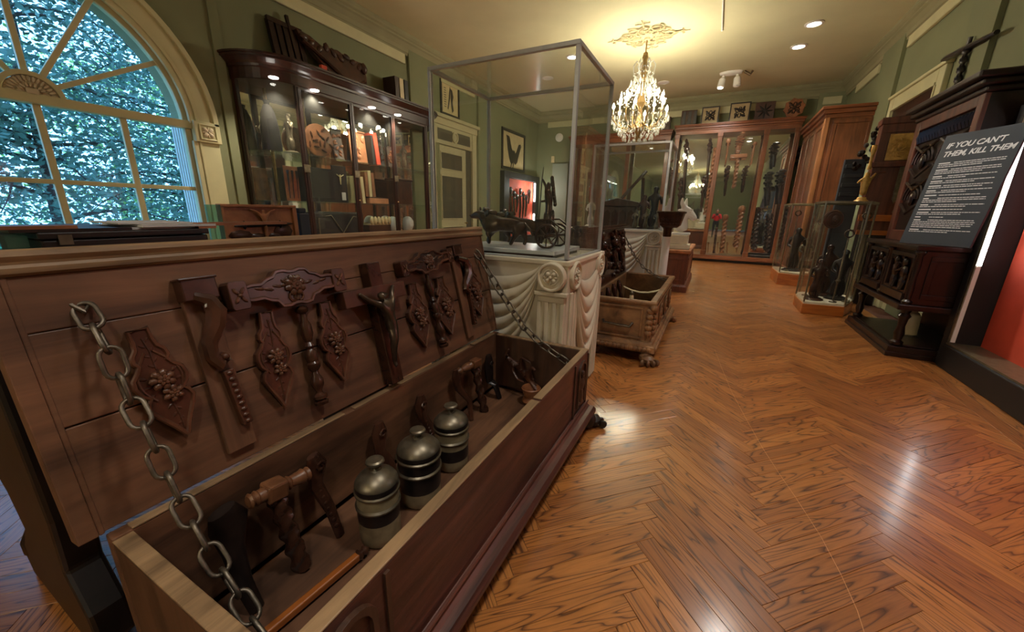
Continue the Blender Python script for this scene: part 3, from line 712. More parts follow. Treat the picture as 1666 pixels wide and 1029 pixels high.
def t_handle(a, b, stem0, stem1, hc, label, mat):
    n0 = .035
    ua, va = lp(*a, n0); ub, vb = lp(*b, n0); d = V((ub-ua, vb-va)); L_ = d.length/2; ang = atan2(d.y, d.x)
    t = T('carved_crossbar_hilt', label, 'carving', (0, 0, 0), 'T-shaped carved handles on the chest lid', True, mat=LM((ua+ub)/2, (va+vb)/2, .002, ang))
    up = [(-1, .30), (-.8, .42), (-.62, .40), (-.5, .62), (-.38, .72), (-.30, .98), (-.16, 1.02), (-.05, .92), (.05, .92), (.16, 1.02), (.30, .98), (.38, .72), (.5, .62), (.62, .40), (.8, .42), (1, .30)]
    lo = [(x, -h*(.85 if abs(x) > .33 else .98)) for x, h in up[::-1]]
    po = [(x*L_, h*hc) for x, h in up+lo]
    z = .045
    t.p('crossbar', MB().prism(po, .006, z), mat, None, .003)
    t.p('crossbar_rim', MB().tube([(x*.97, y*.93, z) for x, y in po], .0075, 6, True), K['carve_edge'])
    f = MB(); f.flower((L_*.02, hc*.1, z+.004), hc*.62, None, 8); f.flower((-L_*.13, hc*.25, z), hc*.36, None, 6)
    for s_ in (-1, 1):
        for k in range(3): f.leaf((s_*L_*(.22+.16*k), hc*(.1-.1*(k % 2)), z), L_*.2, hc*.2, (0 if s_ > 0 else pi)+.25*s_)
        f.tube([(s_*L_*(.05+.09*sin(q*.7)), -hc*(.5+.25*cos(q*.7)), z+.002) for q in range(9)], .005, 5)
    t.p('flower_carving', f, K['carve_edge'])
    for s_ in (-1, 1):
        h = hc*.70
        bl = t.p('rosette_block', MB().prism([(s_*L_+h*x*.62, h*y) for x, y in ((-1, -.8), (-.8, -1), (.8, -1), (1, -.8), (1, .8), (.8, 1), (-.8, 1), (-1, .8))], 0, z+.008), mat, None, .003)
        r = MB()
        for k in range(4): r.blob((s_*L_+cos(pi/4+k*pi/2)*h*.3, sin(pi/4+k*pi/2)*h*.42, z+.009), (h*.62, h*.3, .012), None, 6, 4, atan2(sin(pi/4+k*pi/2)*1.3, cos(pi/4+k*pi/2)))
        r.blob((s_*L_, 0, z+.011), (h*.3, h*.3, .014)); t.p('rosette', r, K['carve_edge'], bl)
    s0 = lp(*stem0, .025); s1 = lp(*stem1, .025); mi = LM((ua+ub)/2, (va+vb)/2, .002, ang).inverted()
    p0 = mi @ lidpt(*s0, .028); p1 = mi @ lidpt(*s1, .028)
    q = .021 if hc > .055 else .020
    prof = [(.5, 0), (.7, .004), (1.1, .03), (.95, .06), (.5, .08), (.55, .14), (1.0, .19), (1.05, .28), (.6, .36), (1.0, .40), (.6, .43), (.95, .46), (1.15, .52), (.95, .56), (1.2, .58), (1.1, .62), (.6, .66), (.7, .70), (1.15, .75), (1.1, .80), (.55, .86), (.6, .88), (1.25, .91), (1.25, .94), (.7, .95), (1.3, .97), (1.2, 1)]
    t.p('turned_stem', MB().turn(p0, p1, [(r*q, k) for r, k in prof], 14), K['carve_dark'])
t_handle((385, 482), (547, 456), (489, 498), (523, 657), .068, 'larger carved T handle with rose crossbar, left of the crucifix on the lid', K['carve'])
t_handle((655, 438), (729, 416), (691, 436), (722, 564), .058, 'smaller glossy dark T handle with scrolled crossbar on the lid, right of crucifix', K['carve_dark'])
def bracket(boardpx, scrollpx, strip, label, w, mat, s=1.0):
    (a, b) = boardpx; u0, v0 = lp(*a); u1, v1 = lp(*b); d = V((u0-u1, v0-v1)); L_ = d.length; ang = atan2(d.y, d.x)-pi/2
    lm = LM(u0, v0, .002, ang); mi = lm.inverted()
    t = T('scroll_bracket', label, 'carving', (0, 0, 0), 'scrolled brackets on the chest lid', True, mat=lm)
    t.p('backing_board', MB().box((-w/2, -L_, 0), (w/2, 0, .018)), K['lid'], None, .003)
    t.p('head_block', MB().box((-w*.55, -w*.62, 0), (w*.55, w*.15, .05)).box((-w*.6, w*.1, 0), (w*.6, w*.2, .055)), mat, None, .004)
    q = [mi @ lidpt(*lp(*p, .04), .04) for p in scrollpx]
    m = MB().tube(q, [.016*s, .024*s, .030*s, .028*s, .022*s, .020*s, .020*s, .015*s, .010*s][:len(q)], 8)
    c = q[-1]; m.blob(c, (.03*s, .03*s, .05*s)); c2 = q[1]; m.tube([c2+V((.018*s*(1-k*.07)*cos(k*.8), .018*s*(1-k*.07)*sin(k*.8)-.02*s, .012)) for k in range(10)], .006*s, 5)
    t.p('scroll', m, mat)
    p0 = mi @ lidpt(*lp(*strip[0], .03), .03); p1 = mi @ lidpt(*lp(*strip[1], .03), .03)
    m = MB().bar(p0, p1, .030*s, .03*s, (0, 0, 1)); g = t.p('beaded_strip', m, mat, None, .003)
    bd = MB()
    for k in range(9): bd.blob(p0+(p1-p0)*((k+.5)/9)+V((0, 0, .016*s)), (.019*s, .016*s, .014*s))
    t.p('beads', bd, mat, g)
bracket(((310, 462), (392, 728)), ((312, 482), (338, 488), (352, 506), (350, 530), (340, 556), (346, 582), (362, 594), (371, 586), (364, 580)), ((368, 602), (402, 688)), 'tall scrolled bracket on a plain board near the left end of the lid', .085, K['carve'], 1.0)
bracket(((733, 404), (764, 548)), ((744, 420), (756, 424), (761, 434), (762, 446), (758, 460), (758, 470), (762, 474), (765, 468), (762, 466)), ((764, 478), (772, 528)), 'smaller dark scrolled bracket on a board near the right end of the lid', .075, K['carve_dark'], .95)
# crucifix fixed on the lid
def cruc():
    th = .055
    a = lp(606, 427, th); b = lp(648, 622, th); d = V((a[0]-b[0], a[1]-b[1])); L_ = d.length; ang = atan2(d.y, d.x)-pi/2
    lm = LM(a[0], a[1], .002, ang); mi = lm.inverted()
    t = T('lid_crucifix', 'wooden crucifix with dark bronze body fixed on the middle of the lid', 'crucifix', (0, 0, 0), None, True, mat=lm)
    t.p('upright', MB().box((-.036, -L_, 0), (.036, 0, th)), K['carve_dark'], None, .003)
    c0 = mi @ lidpt(*lp(566, 492, th), th); c1 = mi @ lidpt(*lp(657, 466, th), th); yc = (c0.y+c1.y)/2
    t.p('crossbeam', MB().box((c0.x-.02, yc-.036, .004), (c1.x, yc+.036, th+.006)), K['carve'], None, .003)
    def q(px, py, n=.085): return mi @ lidpt(*lp(px, py, n), n)
    J = [(q(637, 528), .028), (q(633, 510, .10), .024), (q(630, 498, .105), .032), (q(625, 490, .10), .014), (q(621, 482, .11), .022), (q(618, 475, .11), .016),
         (q(613, 494, .09), .016), (q(599, 489, .08), .012), (q(583, 478, .07), .009), (q(638, 488, .09), .015), (q(637, 476, .08), .012), (q(639, 464, .07), .009),
         (q(642, 548, .105), .022), (q(641, 572, .088), .015), (q(643, 590, .08), .010), (q(646, 597, .09), .007)]
    E = [(0, 1), (1, 2), (2, 3), (3, 4), (4, 5), (2, 6), (6, 7), (7, 8), (2, 9), (9, 10), (10, 11), (0, 12), (12, 13), (13, 14), (14, 15)]
    body = skin('corpus', J, E, K['bronze'], t.o)
    m = MB(); h = J[0][0]
    for k in range(7): m.blob(h+V((-.018+.006*k, .006*(k % 2)-.008, .008)), (.009, .045, .022), None, 6, 4, .25)
    m.blob(h+V((.025, .01, 0)), (.02, .03, .02)); t.p('loincloth', m, K['bronze'], body)
cruc()
# ------------------------------------------------------------------ things inside the chest
def handle(label, name, pts, radii, mat, flat=.55, extra=None, group='carved handles leaning inside the chest'):
    t = T(name, label, 'carved handle', pts[-1], group)
    m = MB().tube(pts, [r*1.3 for r in radii], 10, False, flat*1.15)
    t.p('grip', m, mat)
    if extra:
        e = MB(); c = V(pts[1]); 
        e.tube([c+V((.024, .020*cos(k*.75)*(1-k*.06), .020*sin(k*.75)*(1-k*.06))) for k in range(11)], .005, 5)
        e2 = MB()
        for k in range(8): e2.blob(V(pts[2]).lerp(V(pts[-1]), k/9)+V((.010, 0, 0)), (.016, .022, .022))
        t.p('carved_scroll', e, mat)
        t.p('carved_beads', e2, mat, None, 0, None, 'stuff')
    return t
def bk(px, py, x=-1.215): return at(px, py, 0, x)
def fl_(px, py): return at(px, py, 2, .163)
def hpts(a, b, c, xb=-1.13):
    p0 = bk(*a); p1 = bk(*b); p3 = at(c[0], c[1], 2, .165); p3.x = max(min(p3.x, -1.0), -1.22)
    return [p0, p0.lerp(p1, .35), p1, p1.lerp(p3, .5), p3]
handle('dark carved handle with round head nearest the near chest end', 'carved_hilt', [bk(360, 832)]+[bk(372, 850), bk(380, 895), V((-1.16, .45, .25)), V((-1.12, .455, .163))], [.03, .044, .026, .020, .017], K['ebony'], .5, True)
handle('dark carved handle beside the twisted T tool', 'carved_hilt', [bk(508, 742), bk(515, 756), bk(514, 790), V((-1.17, .775, .27)), V((-1.13, .775, .163))], [.018, .032, .022, .017, .014], K['carve_dark'], .5, True)
handle('red-brown carved handle standing behind the first lidded jar', 'carved_hilt', [bk(616, 688), bk(617, 703), bk(619, 735), V((-1.18, 1.10, .26)), V((-1.15, 1.10, .163))], [.018, .032, .022, .02, .018], K['carve'], .5, True)
handle('red-brown carved handle standing behind the middle lidded jar', 'carved_hilt', [bk(684, 643), bk(684, 658), bk(689, 680), V((-1.19, 1.42, .25)), V((-1.17, 1.42, .163))], [.018, .032, .022, .02, .018], K['carve'], .5, True)
handle('black carved handle leaning in the far back corner of the chest', 'carved_hilt', [bk(795, 578), bk(795, 592), bk(797, 620), V((-1.17, 2.06, .26)), V((-1.14, 2.07, .163))], [.02, .034, .026, .02, .016], K['ebony'], .5, True)
# T tool with twisted stem
t = T('twisted_t_tool', 'T-shaped wooden tool with turned bar and barley-twist stem against the chest back', 'tool', (-1.13, .6, .163))
a = bk(403, 818, -1.19); b = bk(500, 771, -1.19); d = b-a
t.p('turned_bar', MB().turn(a, b, [(.018, 0), (.026, .03), (.018, .08), (.026, .12), (.022, .15), (.024, .22), (.024, .55), (.018, .60), (.026, .64), (.02, .68), (.024, .85), (.028, .9), (.022, .95), (.026, 1)], 12), K['carve_mid'])
m = MB().bar(a+d*.25, a+d*.58, .062, .062, (1, 0, 0)); t.p('square_block', m, K['carve_mid'], None, .008)
c = a+d*.42; t.p('twisted_stem', MB().twist(c-V((0, 0, .03)), V((-1.13, .615, .163)), .027, 4.5, 12, 60, 2, .2), K['carve_dark'])
# L piece
t = T('twisted_l_tool', 'L-shaped tool with curved handle, turned rod and twisted stem near the far chest corner', 'tool', (-1.16, 1.85, .163))
a, b = bk(744, 606), bk(779, 588, -1.20)
t.p('curved_handle', MB().tube([bk(741, 602), bk(741, 612), bk(746, 632), V((-1.18, 1.76, .28)), V((-1.15, 1.74, .163))], [.018, .030, .026, .022, .016], 10, False, .6), K['carve'])
t.p('turned_rod', MB().turn(a, b, [(.012, 0), (.024, .1), (.014, .2), (.024, .35), (.028, .45), (.018, .5), (.026, .58), (.014, .65), (.014, 1)], 10), K['carve_mid'])
t.p('square_block', MB().bar(a.lerp(b, .66), a.lerp(b, 1.0), .05, .05, (1, 0, 0)), K['carve_mid'], None, .006)
t.p('twisted_stem', MB().twist(a.lerp(b, .8)-V((0, 0, .02)), V((-1.14, 1.87, .163)), .025, 4.5, 12, 60, 2, .2), K['carve_dark'])
# lidded jars
def jar(x, y, R, h, bands, label, tilt=0):
    t = T('lidded_jar', label, 'jar', (x, y, .16), 'lidded stoneware jars in the chest', True)
    z = 0
    body = t.p('jar_body', MB().lathe([(R*.86, 0), (R*.96, .01), (R, .04), (R, h*.62), (R*.97, h*.66), (R*.92, h*.68)], 28), K['jar_tan'])
    for z0, z1, mat in bands:
        t.p('glaze_band', MB().lathe([(R*1.004, z0*h), (R*1.012, z0*h+.004), (R*1.012, z1*h-.004), (R*1.004, z1*h)], 28, None, False), mat, body)
    for z0 in (.47, .645):
        t.p('rim_ring', MB().lathe([(R*1.0, z0*h-.008), (R*1.075, z0*h-.004), (R*1.085, z0*h+.003), (R*1.0, z0*h+.010)], 28, None, False), K['pewter'], body)
    lidp = t.p('jar_lid', MB().lathe([(R*1.0, h*.66), (R*1.03, h*.67), (R*1.03, h*.73), (R*1.0, h*.755), (R*.86, h*.80), (R*.58, h*.85), (R*.26, h*.875), (.022, h*.885)], 28), K['pewter'])
    t.p('lid_band', MB().lathe([(R*1.035, h*.672), (R*1.04, h*.68), (R*1.04, h*.72), (R*1.032, h*.732)], 28, None, False), K['jar_dark'], lidp)
    t.p('lid_knob', MB().lathe([(.024, h*.875), (.015, h*.895), (.014, h*.915), (.024, h*.945), (.034, h*.965), (.033, h*.985), (.026, h*.998), (.012, h*.992)], 18), K['pewter'], lidp)
    return t
jar(-.995, .855, .077, .345, [(.30, .46, K['jar_dark'])], 'tan jar with one black band and domed lid, nearest of the three jars')
jar(-.995, 1.09, .089, .345, [(.22, .46, K['jar_dark']), (.48, .64, K['jar_dark'])], 'widest dark-glazed jar with shiny domed lid, middle of the three jars')
jar(-1.01, 1.345, .081, .335, [(.18, .36, K['jar_dark'])], 'slimmest banded jar with pale knob, farthest of the three jars')
# carved antler hand at the far end
t = T('carved_branch_hand', 'red-brown carved branching claw fixed inside the far end of the chest', 'carving', (-1.0, 2.2, .3))
def ew(px, py, y=2.20): return tuple(at(px, py, 1, y))
J = [(ew(822, 580), .016), (ew(836, 590), .024), (ew(848, 600), .026), (ew(858, 612), .024), (ew(868, 628, 2.18), .020), (ew(882, 646, 2.16), .012),
     (ew(848, 582, 2.18), .010), (ew(864, 592, 2.17), .008), (ew(834, 604, 2.18), .012), (ew(842, 618, 2.16), .010), (ew(852, 622, 2.15), .006), (ew(866, 598, 2.17), .012), (ew(871, 604, 2.15), .009), (ew(828, 568, 2.19), .008)]
E_ = [(0, 1), (1, 2), (2, 3), (3, 4), (4, 5), (2, 6), (6, 7), (1, 8), (8, 9), (9, 10), (3, 11), (11, 12), (0, 13)]
o = skin('branches', J, E_, K['carve'], t.o, t.base)
t.p('bark_scales', (lambda m: [m.blob(V(ew(824+6*k, 578+5*k+(k % 3)*4, 2.18)), (.03, .02, .018), None, 6, 4, .4*k) for k in range(9)] and m)(MB()), K['carve'])
p0, p1 = at(470, 1000, 2, .185), at(583, 905, 2, .185)
t = T('orange_stick', 'bright orange wooden stick lying on the chest floor at the near end', 'stick', tuple(p0))
t.p('stick_shaft', MB().bar(p0+(p0-p1)*.6, p1, .026, .026), K['orangey'], None, .005)
t.p('dark_tip', MB().turn(p1-(p1-p0)*.02, p1+(p1-p0)*.16, [(.014, 0), (.022, .2), (.012, .5), (.02, .75), (.008, 1)], 10), K['carve'], None, 0, 'dark red turned tip')
solo('tan_carved_cup', MB().lathe([(.05, 0), (.06, .02), (.045, .05), (.065, .11), (.06, .115), (.04, .06)], 16, M.Translation((0, 0, 0))), K['carve_tan'], (0, 0, 0), 'small tan wooden cup standing at the far end of the chest floor', 'cup').location = (-.93, 2.12, .16)
# ================================================================== PEDESTALS, GLASS CASES
def disc(m, c, r, n):
    """rosette disc on plane through c with normal n ('y-' or 'x+')"""
    mm = M(((1, 0, 0, c[0]), (0, 0, -1, c[1]), (0, 1, 0, c[2]), (0, 0, 0, 1))) if n == 'y' else M(((0, 0, 1, c[0]), (1, 0, 0, c[1]), (0, 1, 0, c[2]), (0, 0, 0, 1)))
    m.lathe([(r, -.01), (r, .028), (r*.93, .036), (r*.84, .036), (r*.78, .024), (r*.10, .024)], 28, mm)
    return mm
def rosette(m, mm, r):
    for k in range(4):
        a = pi/4+k*pi/2
        m.blob((r*.36*cos(a), r*.36*sin(a), .026), (r*.42, r*.40, .03), mm, 8, 5, a)
        m.tube([mm @ V((r*.62*cos(a+q), r*.62*sin(a+q), .03)) for q in (-.55, -.3, 0, .3, .55)], r*.06, 5)
        m.blob((r*.45*cos(k*pi/2), r*.45*sin(k*pi/2), .026), (r*.34, r*.12, .02), mm, 6, 4, k*pi/2)
    m.blob((0, 0, .034), (r*.26, r*.26, .03), mm)
def drape(m, P0, P1, out, depth, nf=6, top=0.0, ns=24, nt=40, amp=.035):
    P0 = V(P0); P1 = V(P1); out = V(out); vs = []; fs = []
    for j in range(nt+1):
        t = j/nt
        for i in range(ns+1):
            s_ = i/ns; k = 4*s_*(1-s_)
            z = -(top+t*depth)*k**.75 - .06*t*(1-k)
            p = P0.lerp(P1, s_)+V((0, 0, z))
            p += out*(.006+(k**.5)*(amp*abs(sin(pi*(t*nf)))**.7*(.45+.55*t)+.014*sin(pi*t)))
            vs.append(p)
    for j in range(nt):
        for i in range(ns):
            a = j*(ns+1)+i; fs.append((a, a+1, a+ns+2, a+ns+1))
    return m.add(vs, fs, None, True)
def pedestal(x0, x1, y0, y1, h, label):
    t = T('carved_pedestal', label, 'pedestal', ((x0+x1)/2, (y0+y1)/2, 0), 'cream classical pedestals under the glass cases')
    t.p('pedestal_block', MB().box((x0, y0, 0), (x1, y1, h-.03)), K['stone'], None, .006)
    t.p('pedestal_top', MB().box((x0-.012, y0-.012, h-.03), (x1+.012, y1+.012, h)), K['stone'], None, .005)
    rz = h-.105; r = .098
    for s_ in (1, -1):
        cx = (x1-.10) if s_ > 0 else (x0+.10)
        a, b = (cx-.095, cx+.095)
        pi_ = t.p('fluted_pilaster', MB().box((a, y0-.022, 0), (b, y0, rz-.10)).box((a-.02, y0-.05, rz-.125), (b+.02, y0, rz-.10)), K['stone'], None, .004)
        f = MB()
        for k in range(4):
            xx = a+.012+k*(.19-.024)/3; f.box((xx-.014, y0-.036, .10), (xx+.014, y0-.02, rz-.17))
        f.box((a, y0-.036, rz-.17), (b, y0-.02, rz-.135)).box((a, y0-.036, .06), (b, y0-.02, .10))
        t.p('flute_ribs', f, K['stone'], pi_, .005)
        m = MB(); mm = disc(m, (cx, y0-.022, rz), r, 'y'); d = t.p('rosette_disc', m, K['stone'])
        m = MB(); rosette(m, mm, r*.85); t.p('rosette', m, K['stone'], d)
    for cy in (y0+.13, y1-.11):
        m = MB(); mm = disc(m, (x1-.008, cy, rz), r, 'x'); d = t.p('rosette_disc', m, K['stone'])
        m = MB(); rosette(m, mm, r*.85); t.p('rosette', m, K['stone'], d)
        m = MB()
        for k in range(3): m.box((x1, cy-.075+.055*k, .02), (x1+.016, cy-.035+.055*k, rz-.11))
        t.p('side_reeds', m, K['stone'], None, .005)
    m = MB(); drape(m, (x1-.20, y0, h-.04), (x0+.20, y0, h-.04), (0, -1, 0), .60, 6, .10, 26, 60, .034); t.p('front_drapery', m, K['stone'])
    m = MB(); drape(m, (x1, y0+.15, h-.06), (x1, y1-.14, h-.06), (1, 0, 0), .62, 5, .12, 22, 50, .045); t.p('side_drapery', m, K['stone'])
    return t
def case(x0, x1, y0, y1, z0, z1, w, label, frame, group='framed glass museum cases'):
    t = T('glass_case', label, 'display case', ((x0+x1)/2, (y0+y1)/2, z0), group)
    for x in (x0, x1):
        for y in (y0, y1):
            sx = 1 if x == x0 else -1; sy = 1 if y == y0 else -1
            t.p('corner_post', MB().box((min(x, x+sx*w), min(y, y+sy*w), z0), (max(x, x+sx*w), max(y, y+sy*w), z1-w)), frame, None, .003)
    for z in (z1-w, z0):
        h = w if z > z0 else w*.5
        for y in (y0, y1-w): t.p('frame_rail', MB().box((x0, y, z), (x1, y+w, z+h)), frame, None, .003)
        for x in (x0, x1-w): t.p('frame_rail', MB().box((x, y0+w, z), (x+w, y1-w, z+h)), frame, None, .003)
    g = .004; q = w*.4
    t.p('front_pane', MB().box((x0+w, y0+q, z0+w*.5), (x1-w, y0+q+g, z1-w)), K['glass']); t.p('back_pane', MB().box((x0+w, y1-q-g, z0+w*.5), (x1-w, y1-q, z1-w)), K['glass'])
    t.p('side_pane', MB().box((x0+q, y0+w, z0+w*.5), (x0+q+g, y1-w, z1-w)), K['glass']); t.p('side_pane', MB().box((x1-q-g, y0+w, z0+w*.5), (x1-q, y1-w, z1-w)), K['glass'])
    t.p('top_pane', MB().box((x0+w, y0+w, z1-w*.5), (x1-w, y1-w, z1-w*.5+g)), K['glass'])
    return t
pedestal(-1.93, -.80, 2.352, 3.22, 1.09, 'cream pedestal with swags and rosettes right behind the foreground chest')
case(-1.91, -.815, 2.375, 3.20, 1.09, 2.345, .026, 'large glass case holding a bronze chariot on the nearer cream pedestal', K['frame'])
pedestal(-1.78, -.65, 5.95, 6.8, 1.165, 'cream pedestal under the farther glass case, behind the thin white column')
case(-1.74, -.66, 5.95, 6.78, 1.165, 2.36, .03, 'farther glass case with dark red carvings, in front of chandelier', K['frame'])
# marble slab + bronze chariot
MSL = V((-1.33, 2.72, 1.09))
t = T('marble_slab', 'grey-white marble slab under the bronze chariot in the large case', 'slab', MSL)
t.p('slab_block', MB().box((-1.76, 2.43, 1.112), (-.93, 2.98, 1.14)), K['marble'], None, .004); t.p('slab_base', MB().box((-1.745, 2.445, 1.09), (-.945, 2.965, 1.112)), K['carve_dark'])
t = T('bronze_chariot', 'dark bronze chariot with spoked wheels drawn by two beasts on marble slab', 'sculpture', (-1.25, 2.72, 1.14))
B = K['bronze']
def wheel(c, r):
    wm = M.Translation(c) @ M.Rotation(pi/2, 4, 'X')
    m = MB().tube([wm @ V((r*cos(a), r*sin(a), 0)) for a in [2*pi*i/28 for i in range(28)]], .009, 6, True)
    wl = t.p('wheel', m, B)
    t.p('hub', MB().lathe([(.012, -.02), (.017, -.012), (.017, .012), (.012, .02)], 12, wm), B, wl)
    for k in range(8): t.p('spoke', MB().turn(wm @ V((.01*cos(k*pi/4), .01*sin(k*pi/4), 0)), wm @ V(((r-.006)*cos(k*pi/4), (r-.006)*sin(k*pi/4), 0)), [(.0045, 0), (.006, .4), (.0035, 1)], 6), B, wl)
wheel((-1.065, 2.60, 1.226), .082); wheel((-1.065, 2.84, 1.226), .082)
t.p('axle', MB().tube([(-1.065, 2.59, 1.226), (-1.065, 2.85, 1.226)], .008, 8), B)
cb = MB()
for i in range(13):
    a = -pi*.5+pi*i/12; x = -1.09-.085*cos(a); y = 2.72+.095*sin(a)
    cb.bar((x, y, 1.235), (x-.01, y, 1.33-.0*i), .026, .008, (0, 1, 0))
cb.tube([(-1.09-.09*cos(-pi/2+pi*i/12)-.01, 2.72+.1*sin(-pi/2+pi*i/12), 1.335) for i in range(13)], .008, 6)
cb.box((-1.17, 2.63, 1.228), (-1.0, 2.81, 1.242))
t.p('chariot_body', cb, B, None, .002)
t.p('rail', MB().tube([(-1.16, 2.62, 1.34), (-1.05, 2.62, 1.345), (-.97, 2.62, 1.29), (-.93, 2.62, 1.27)], .006, 6).tube([(-1.16, 2.82, 1.34), (-1.05, 2.82, 1.345), (-.97, 2.82, 1.29), (-.93, 2.82, 1.27)], .006, 6), B)
t.p('pole', MB().tube([(-1.12, 2.72, 1.23), (-1.22, 2.70, 1.255), (-1.36, 2.68, 1.30), (-1.515, 2.66, 1.365)], [.010, .009, .009, .008], 8), B)
def beast(x, y, s_, ph):
    def q(dx, dy, dz): return (x+dx*s_, y+dy*s_, 1.14+dz*s_)
    J = [(q(.10, 0, .115), .034*s_), (q(.02, 0, .12), .042*s_), (q(-.07, 0, .125), .046*s_), (q(-.12, 0, .155), .038*s_), (q(-.155, 0, .175), .032*s_), (q(-.20, 0, .165), .019*s_), (q(-.225, 0, .155), .010*s_),
         (q(.12, .025, .075), .022*s_), (q(.135, .028, .04), .011*s_), (q(.12, .028, .008), .012*s_), (q(.10, -.025, .075), .022*s_), (q(.11-ph*.03, -.028, .04), .011*s_), (q(.09-ph*.03, -.028, .008), .012*s_),
         (q(-.08, .028, .075), .018*s_), (q(-.085-ph*.03, .03, .04), .011*s_), (q(-.10-ph*.02, .03, .008), .012*s_), (q(-.09, -.028, .075), .018*s_), (q(-.07, -.03, .04), .011*s_), (q(-.08, -.03, .008), .012*s_),
         (q(.135, 0, .13), .008*s_), (q(.17, 0, .10), .006*s_), (q(.19, 0, .06), .008*s_)]
    E = [(1, 0), (1, 2), (2, 3), (3, 4), (4, 5), (5, 6), (0, 7), (7, 8), (8, 9), (0, 10), (10, 11), (11, 12), (2, 13), (13, 14), (14, 15), (2, 16), (16, 17), (17, 18), (0, 19), (19, 20), (20, 21)]
    o = skin('beast', J, E, B, t.o, t.base, 1, 1)
    m = MB()
    for k in range(16): a = k*.9; m.blob(q(-.115+.012*(k % 4), .03*sin(a), .165+.03*cos(a)-.012*(k % 3)), (.05*s_, .02*s_, .035*s_), None, 6, 4, a)
    for sy in (1, -1): m.blob(q(-.14, .02*sy, .205), (.012*s_, .014*s_, .022*s_)); m.blob(q(-.215, .008*sy, .165), (.02*s_, .012*s_, .012*s_))
    t.p('mane', m, B, o)
beast(-1.42, 2.60, 1.32, 1); beast(-1.37, 2.82, 1.28, -1)
def q(dx, dy, dz): return (-1.10+dx, 2.72+dy, 1.24+dz)
J = [(q(0, 0, .17), .026), (q(-.005, 0, .23), .030), (q(-.01, 0, .28), .034), (q(-.01, 0, .315), .014), (q(-.012, 0, .345), .020), (q(-.012, 0, .37), .012),
     (q(0, .025, .09), .020), (q(0, .03, .01), .012), (q(0, -.025, .09), .020), (q(0, -.03, .01), .012),
     (q(-.01, .05, .285), .013), (q(-.05, .07, .24), .010), (q(-.10, .06, .23), .008), (q(-.01, -.05, .285), .013), (q(.0, -.08, .33), .010), (q(-.03, -.085, .385), .008)]
rid = skin('charioteer', J, [(0, 1), (1, 2), (2, 3), (3, 4), (4, 5), (0, 6), (6, 7), (0, 8), (8, 9), (2, 10), (10, 11), (11, 12), (2, 13), (13, 14), (14, 15)], B, t.o, t.base)
m = MB()
for k in range(9): m.blob(q(.012+.004*k, .0, .39-.022*k), (.03, .012, .04), None, 6, 4)
for k in range(8): m.blob(q(.03*cos(k*.8), .03*sin(k*.8), .13-.004*k), (.03, .03, .09), None, 6, 4)
t.p('plume_and_skirt', m, B, rid)
t.p('spear', MB().tube([q(-.045, -.087, .02), q(-.03, -.085, .385), q(-.022, -.084, .46)], [.004, .004, .002], 6), B, rid)
# ------------------------------------------------------------------ second chest
x0, x1, y0, y1, rz, bz = -1.04, -.395, 3.70, 5.48, .60, .12
c2 = T('paw_foot_chest', 'smaller brown chest with rope moulding and lion paws, beyond the cream pedestal', 'chest', (-.7, 4.6, 0))
th = .045
K['chest2'] = wood('tan_brown_chest_wood', (80, 54, 34), (158, 116, 74), 'o', .5, 1.2, .6, .5); KC = K['chest2']
f_ = c2.p('front_wall', MB().box((x1-th, y0, bz+.05), (x1, y1, rz)), KC, None, .006)
c2.p('back_wall', MB().box((x0, y0, bz+.05), (x0+th, y1, rz)), KC, None, .006)
ew_ = c2.p('end_wall', MB().box((x0+th, y0, bz+.05), (x1-th, y0+th, rz)), KC, None, .006); c2.p('end_wall', MB().box((x0+th, y1-th, bz+.05), (x1-th, y1, rz)), KC, None, .006)
c2.p('chest_floor', MB().box((x0+th, y0+th, bz+.02), (x1-th, y1-th, .2)), K['ebony'])
def rect_frame(m, axis, a0, a1, b0, b1, pos, w, d):
    for lo, hi in (((a0, b0), (a1, b0+w)), ((a0, b1-w), (a1, b1)), ((a0, b0+w), (a0+w, b1-w)), ((a1-w, b0+w), (a1, b1-w))):
        if axis == 'y': m.box((lo[0], pos-d, lo[1]), (hi[0], pos, hi[1]))
        else: m.box((pos, lo[0], lo[1]), (pos+d, hi[0], hi[1]))
    return m
c2.p('rim_moulding', moulding_loop(MB(), x0, y0, x1, y1, [(0, rz-.05), (.012, rz-.045), (.022, rz-.025), (.022, rz-.008), (.012, rz+.004), (-.012, rz+.004), (-.012, rz-.03)]), KC)
pn = c2.p('end_panel', rect_frame(MB(), 'y', x0+.04, x1-.09, bz+.10, rz-.06, y0, .022, .014), KC, ew_, .005)
c2.p('side_panel', rect_frame(MB(), 'x', y0+.14, y1-.14, bz+.12, rz-.07, x1, .025, .014), KC, f_, .005)
for yy in (y0+.55, y0+1.0, y0+1.45):
    m = MB(); m.blob((x1+.006, yy, .36), (.035, .12, .2)); m.tube([(x1+.012, yy+.08*cos(a), .36+.12*sin(a)) for a in [k*pi/8 for k in range(16)]], .010, 5, True)
    for k in range(5): m.blob((x1+.02, yy+.03*cos(k*1.3), .36+.05*sin(k*1.3)), (.02, .04, .05))
    c2.p('oval_medallion', m, KC, f_)
m = MB()
for k in range(5): m.blob((x1+.01, y0+.04, rz-.09-.055*k), (.05, .06, .06)); m.blob((x1-.03, y0-.008, rz-.09-.055*k), (.07, .045, .06))
m.blob((x1, y0, rz-.06), (.08, .08, .08)); c2.p('corner_carving', m, KC)
m = MB().tube([(x0+.18, y0-.012, .37), (x0+.2, y0-.05, .355), (x1-.20, y0-.05, .345), (x1-.18, y0-.012, .375)], .014, 8); c2.p('end_handle', m, K['iron'], ew_)
c2.p('base_moulding', moulding_loop(MB(), x0, y0, x1, y1, [(0, .21), (.02, .20), (.03, .175), (.05, .165), (.055, .11), (.03, .10), (0, .10)]), KC)
m = MB()
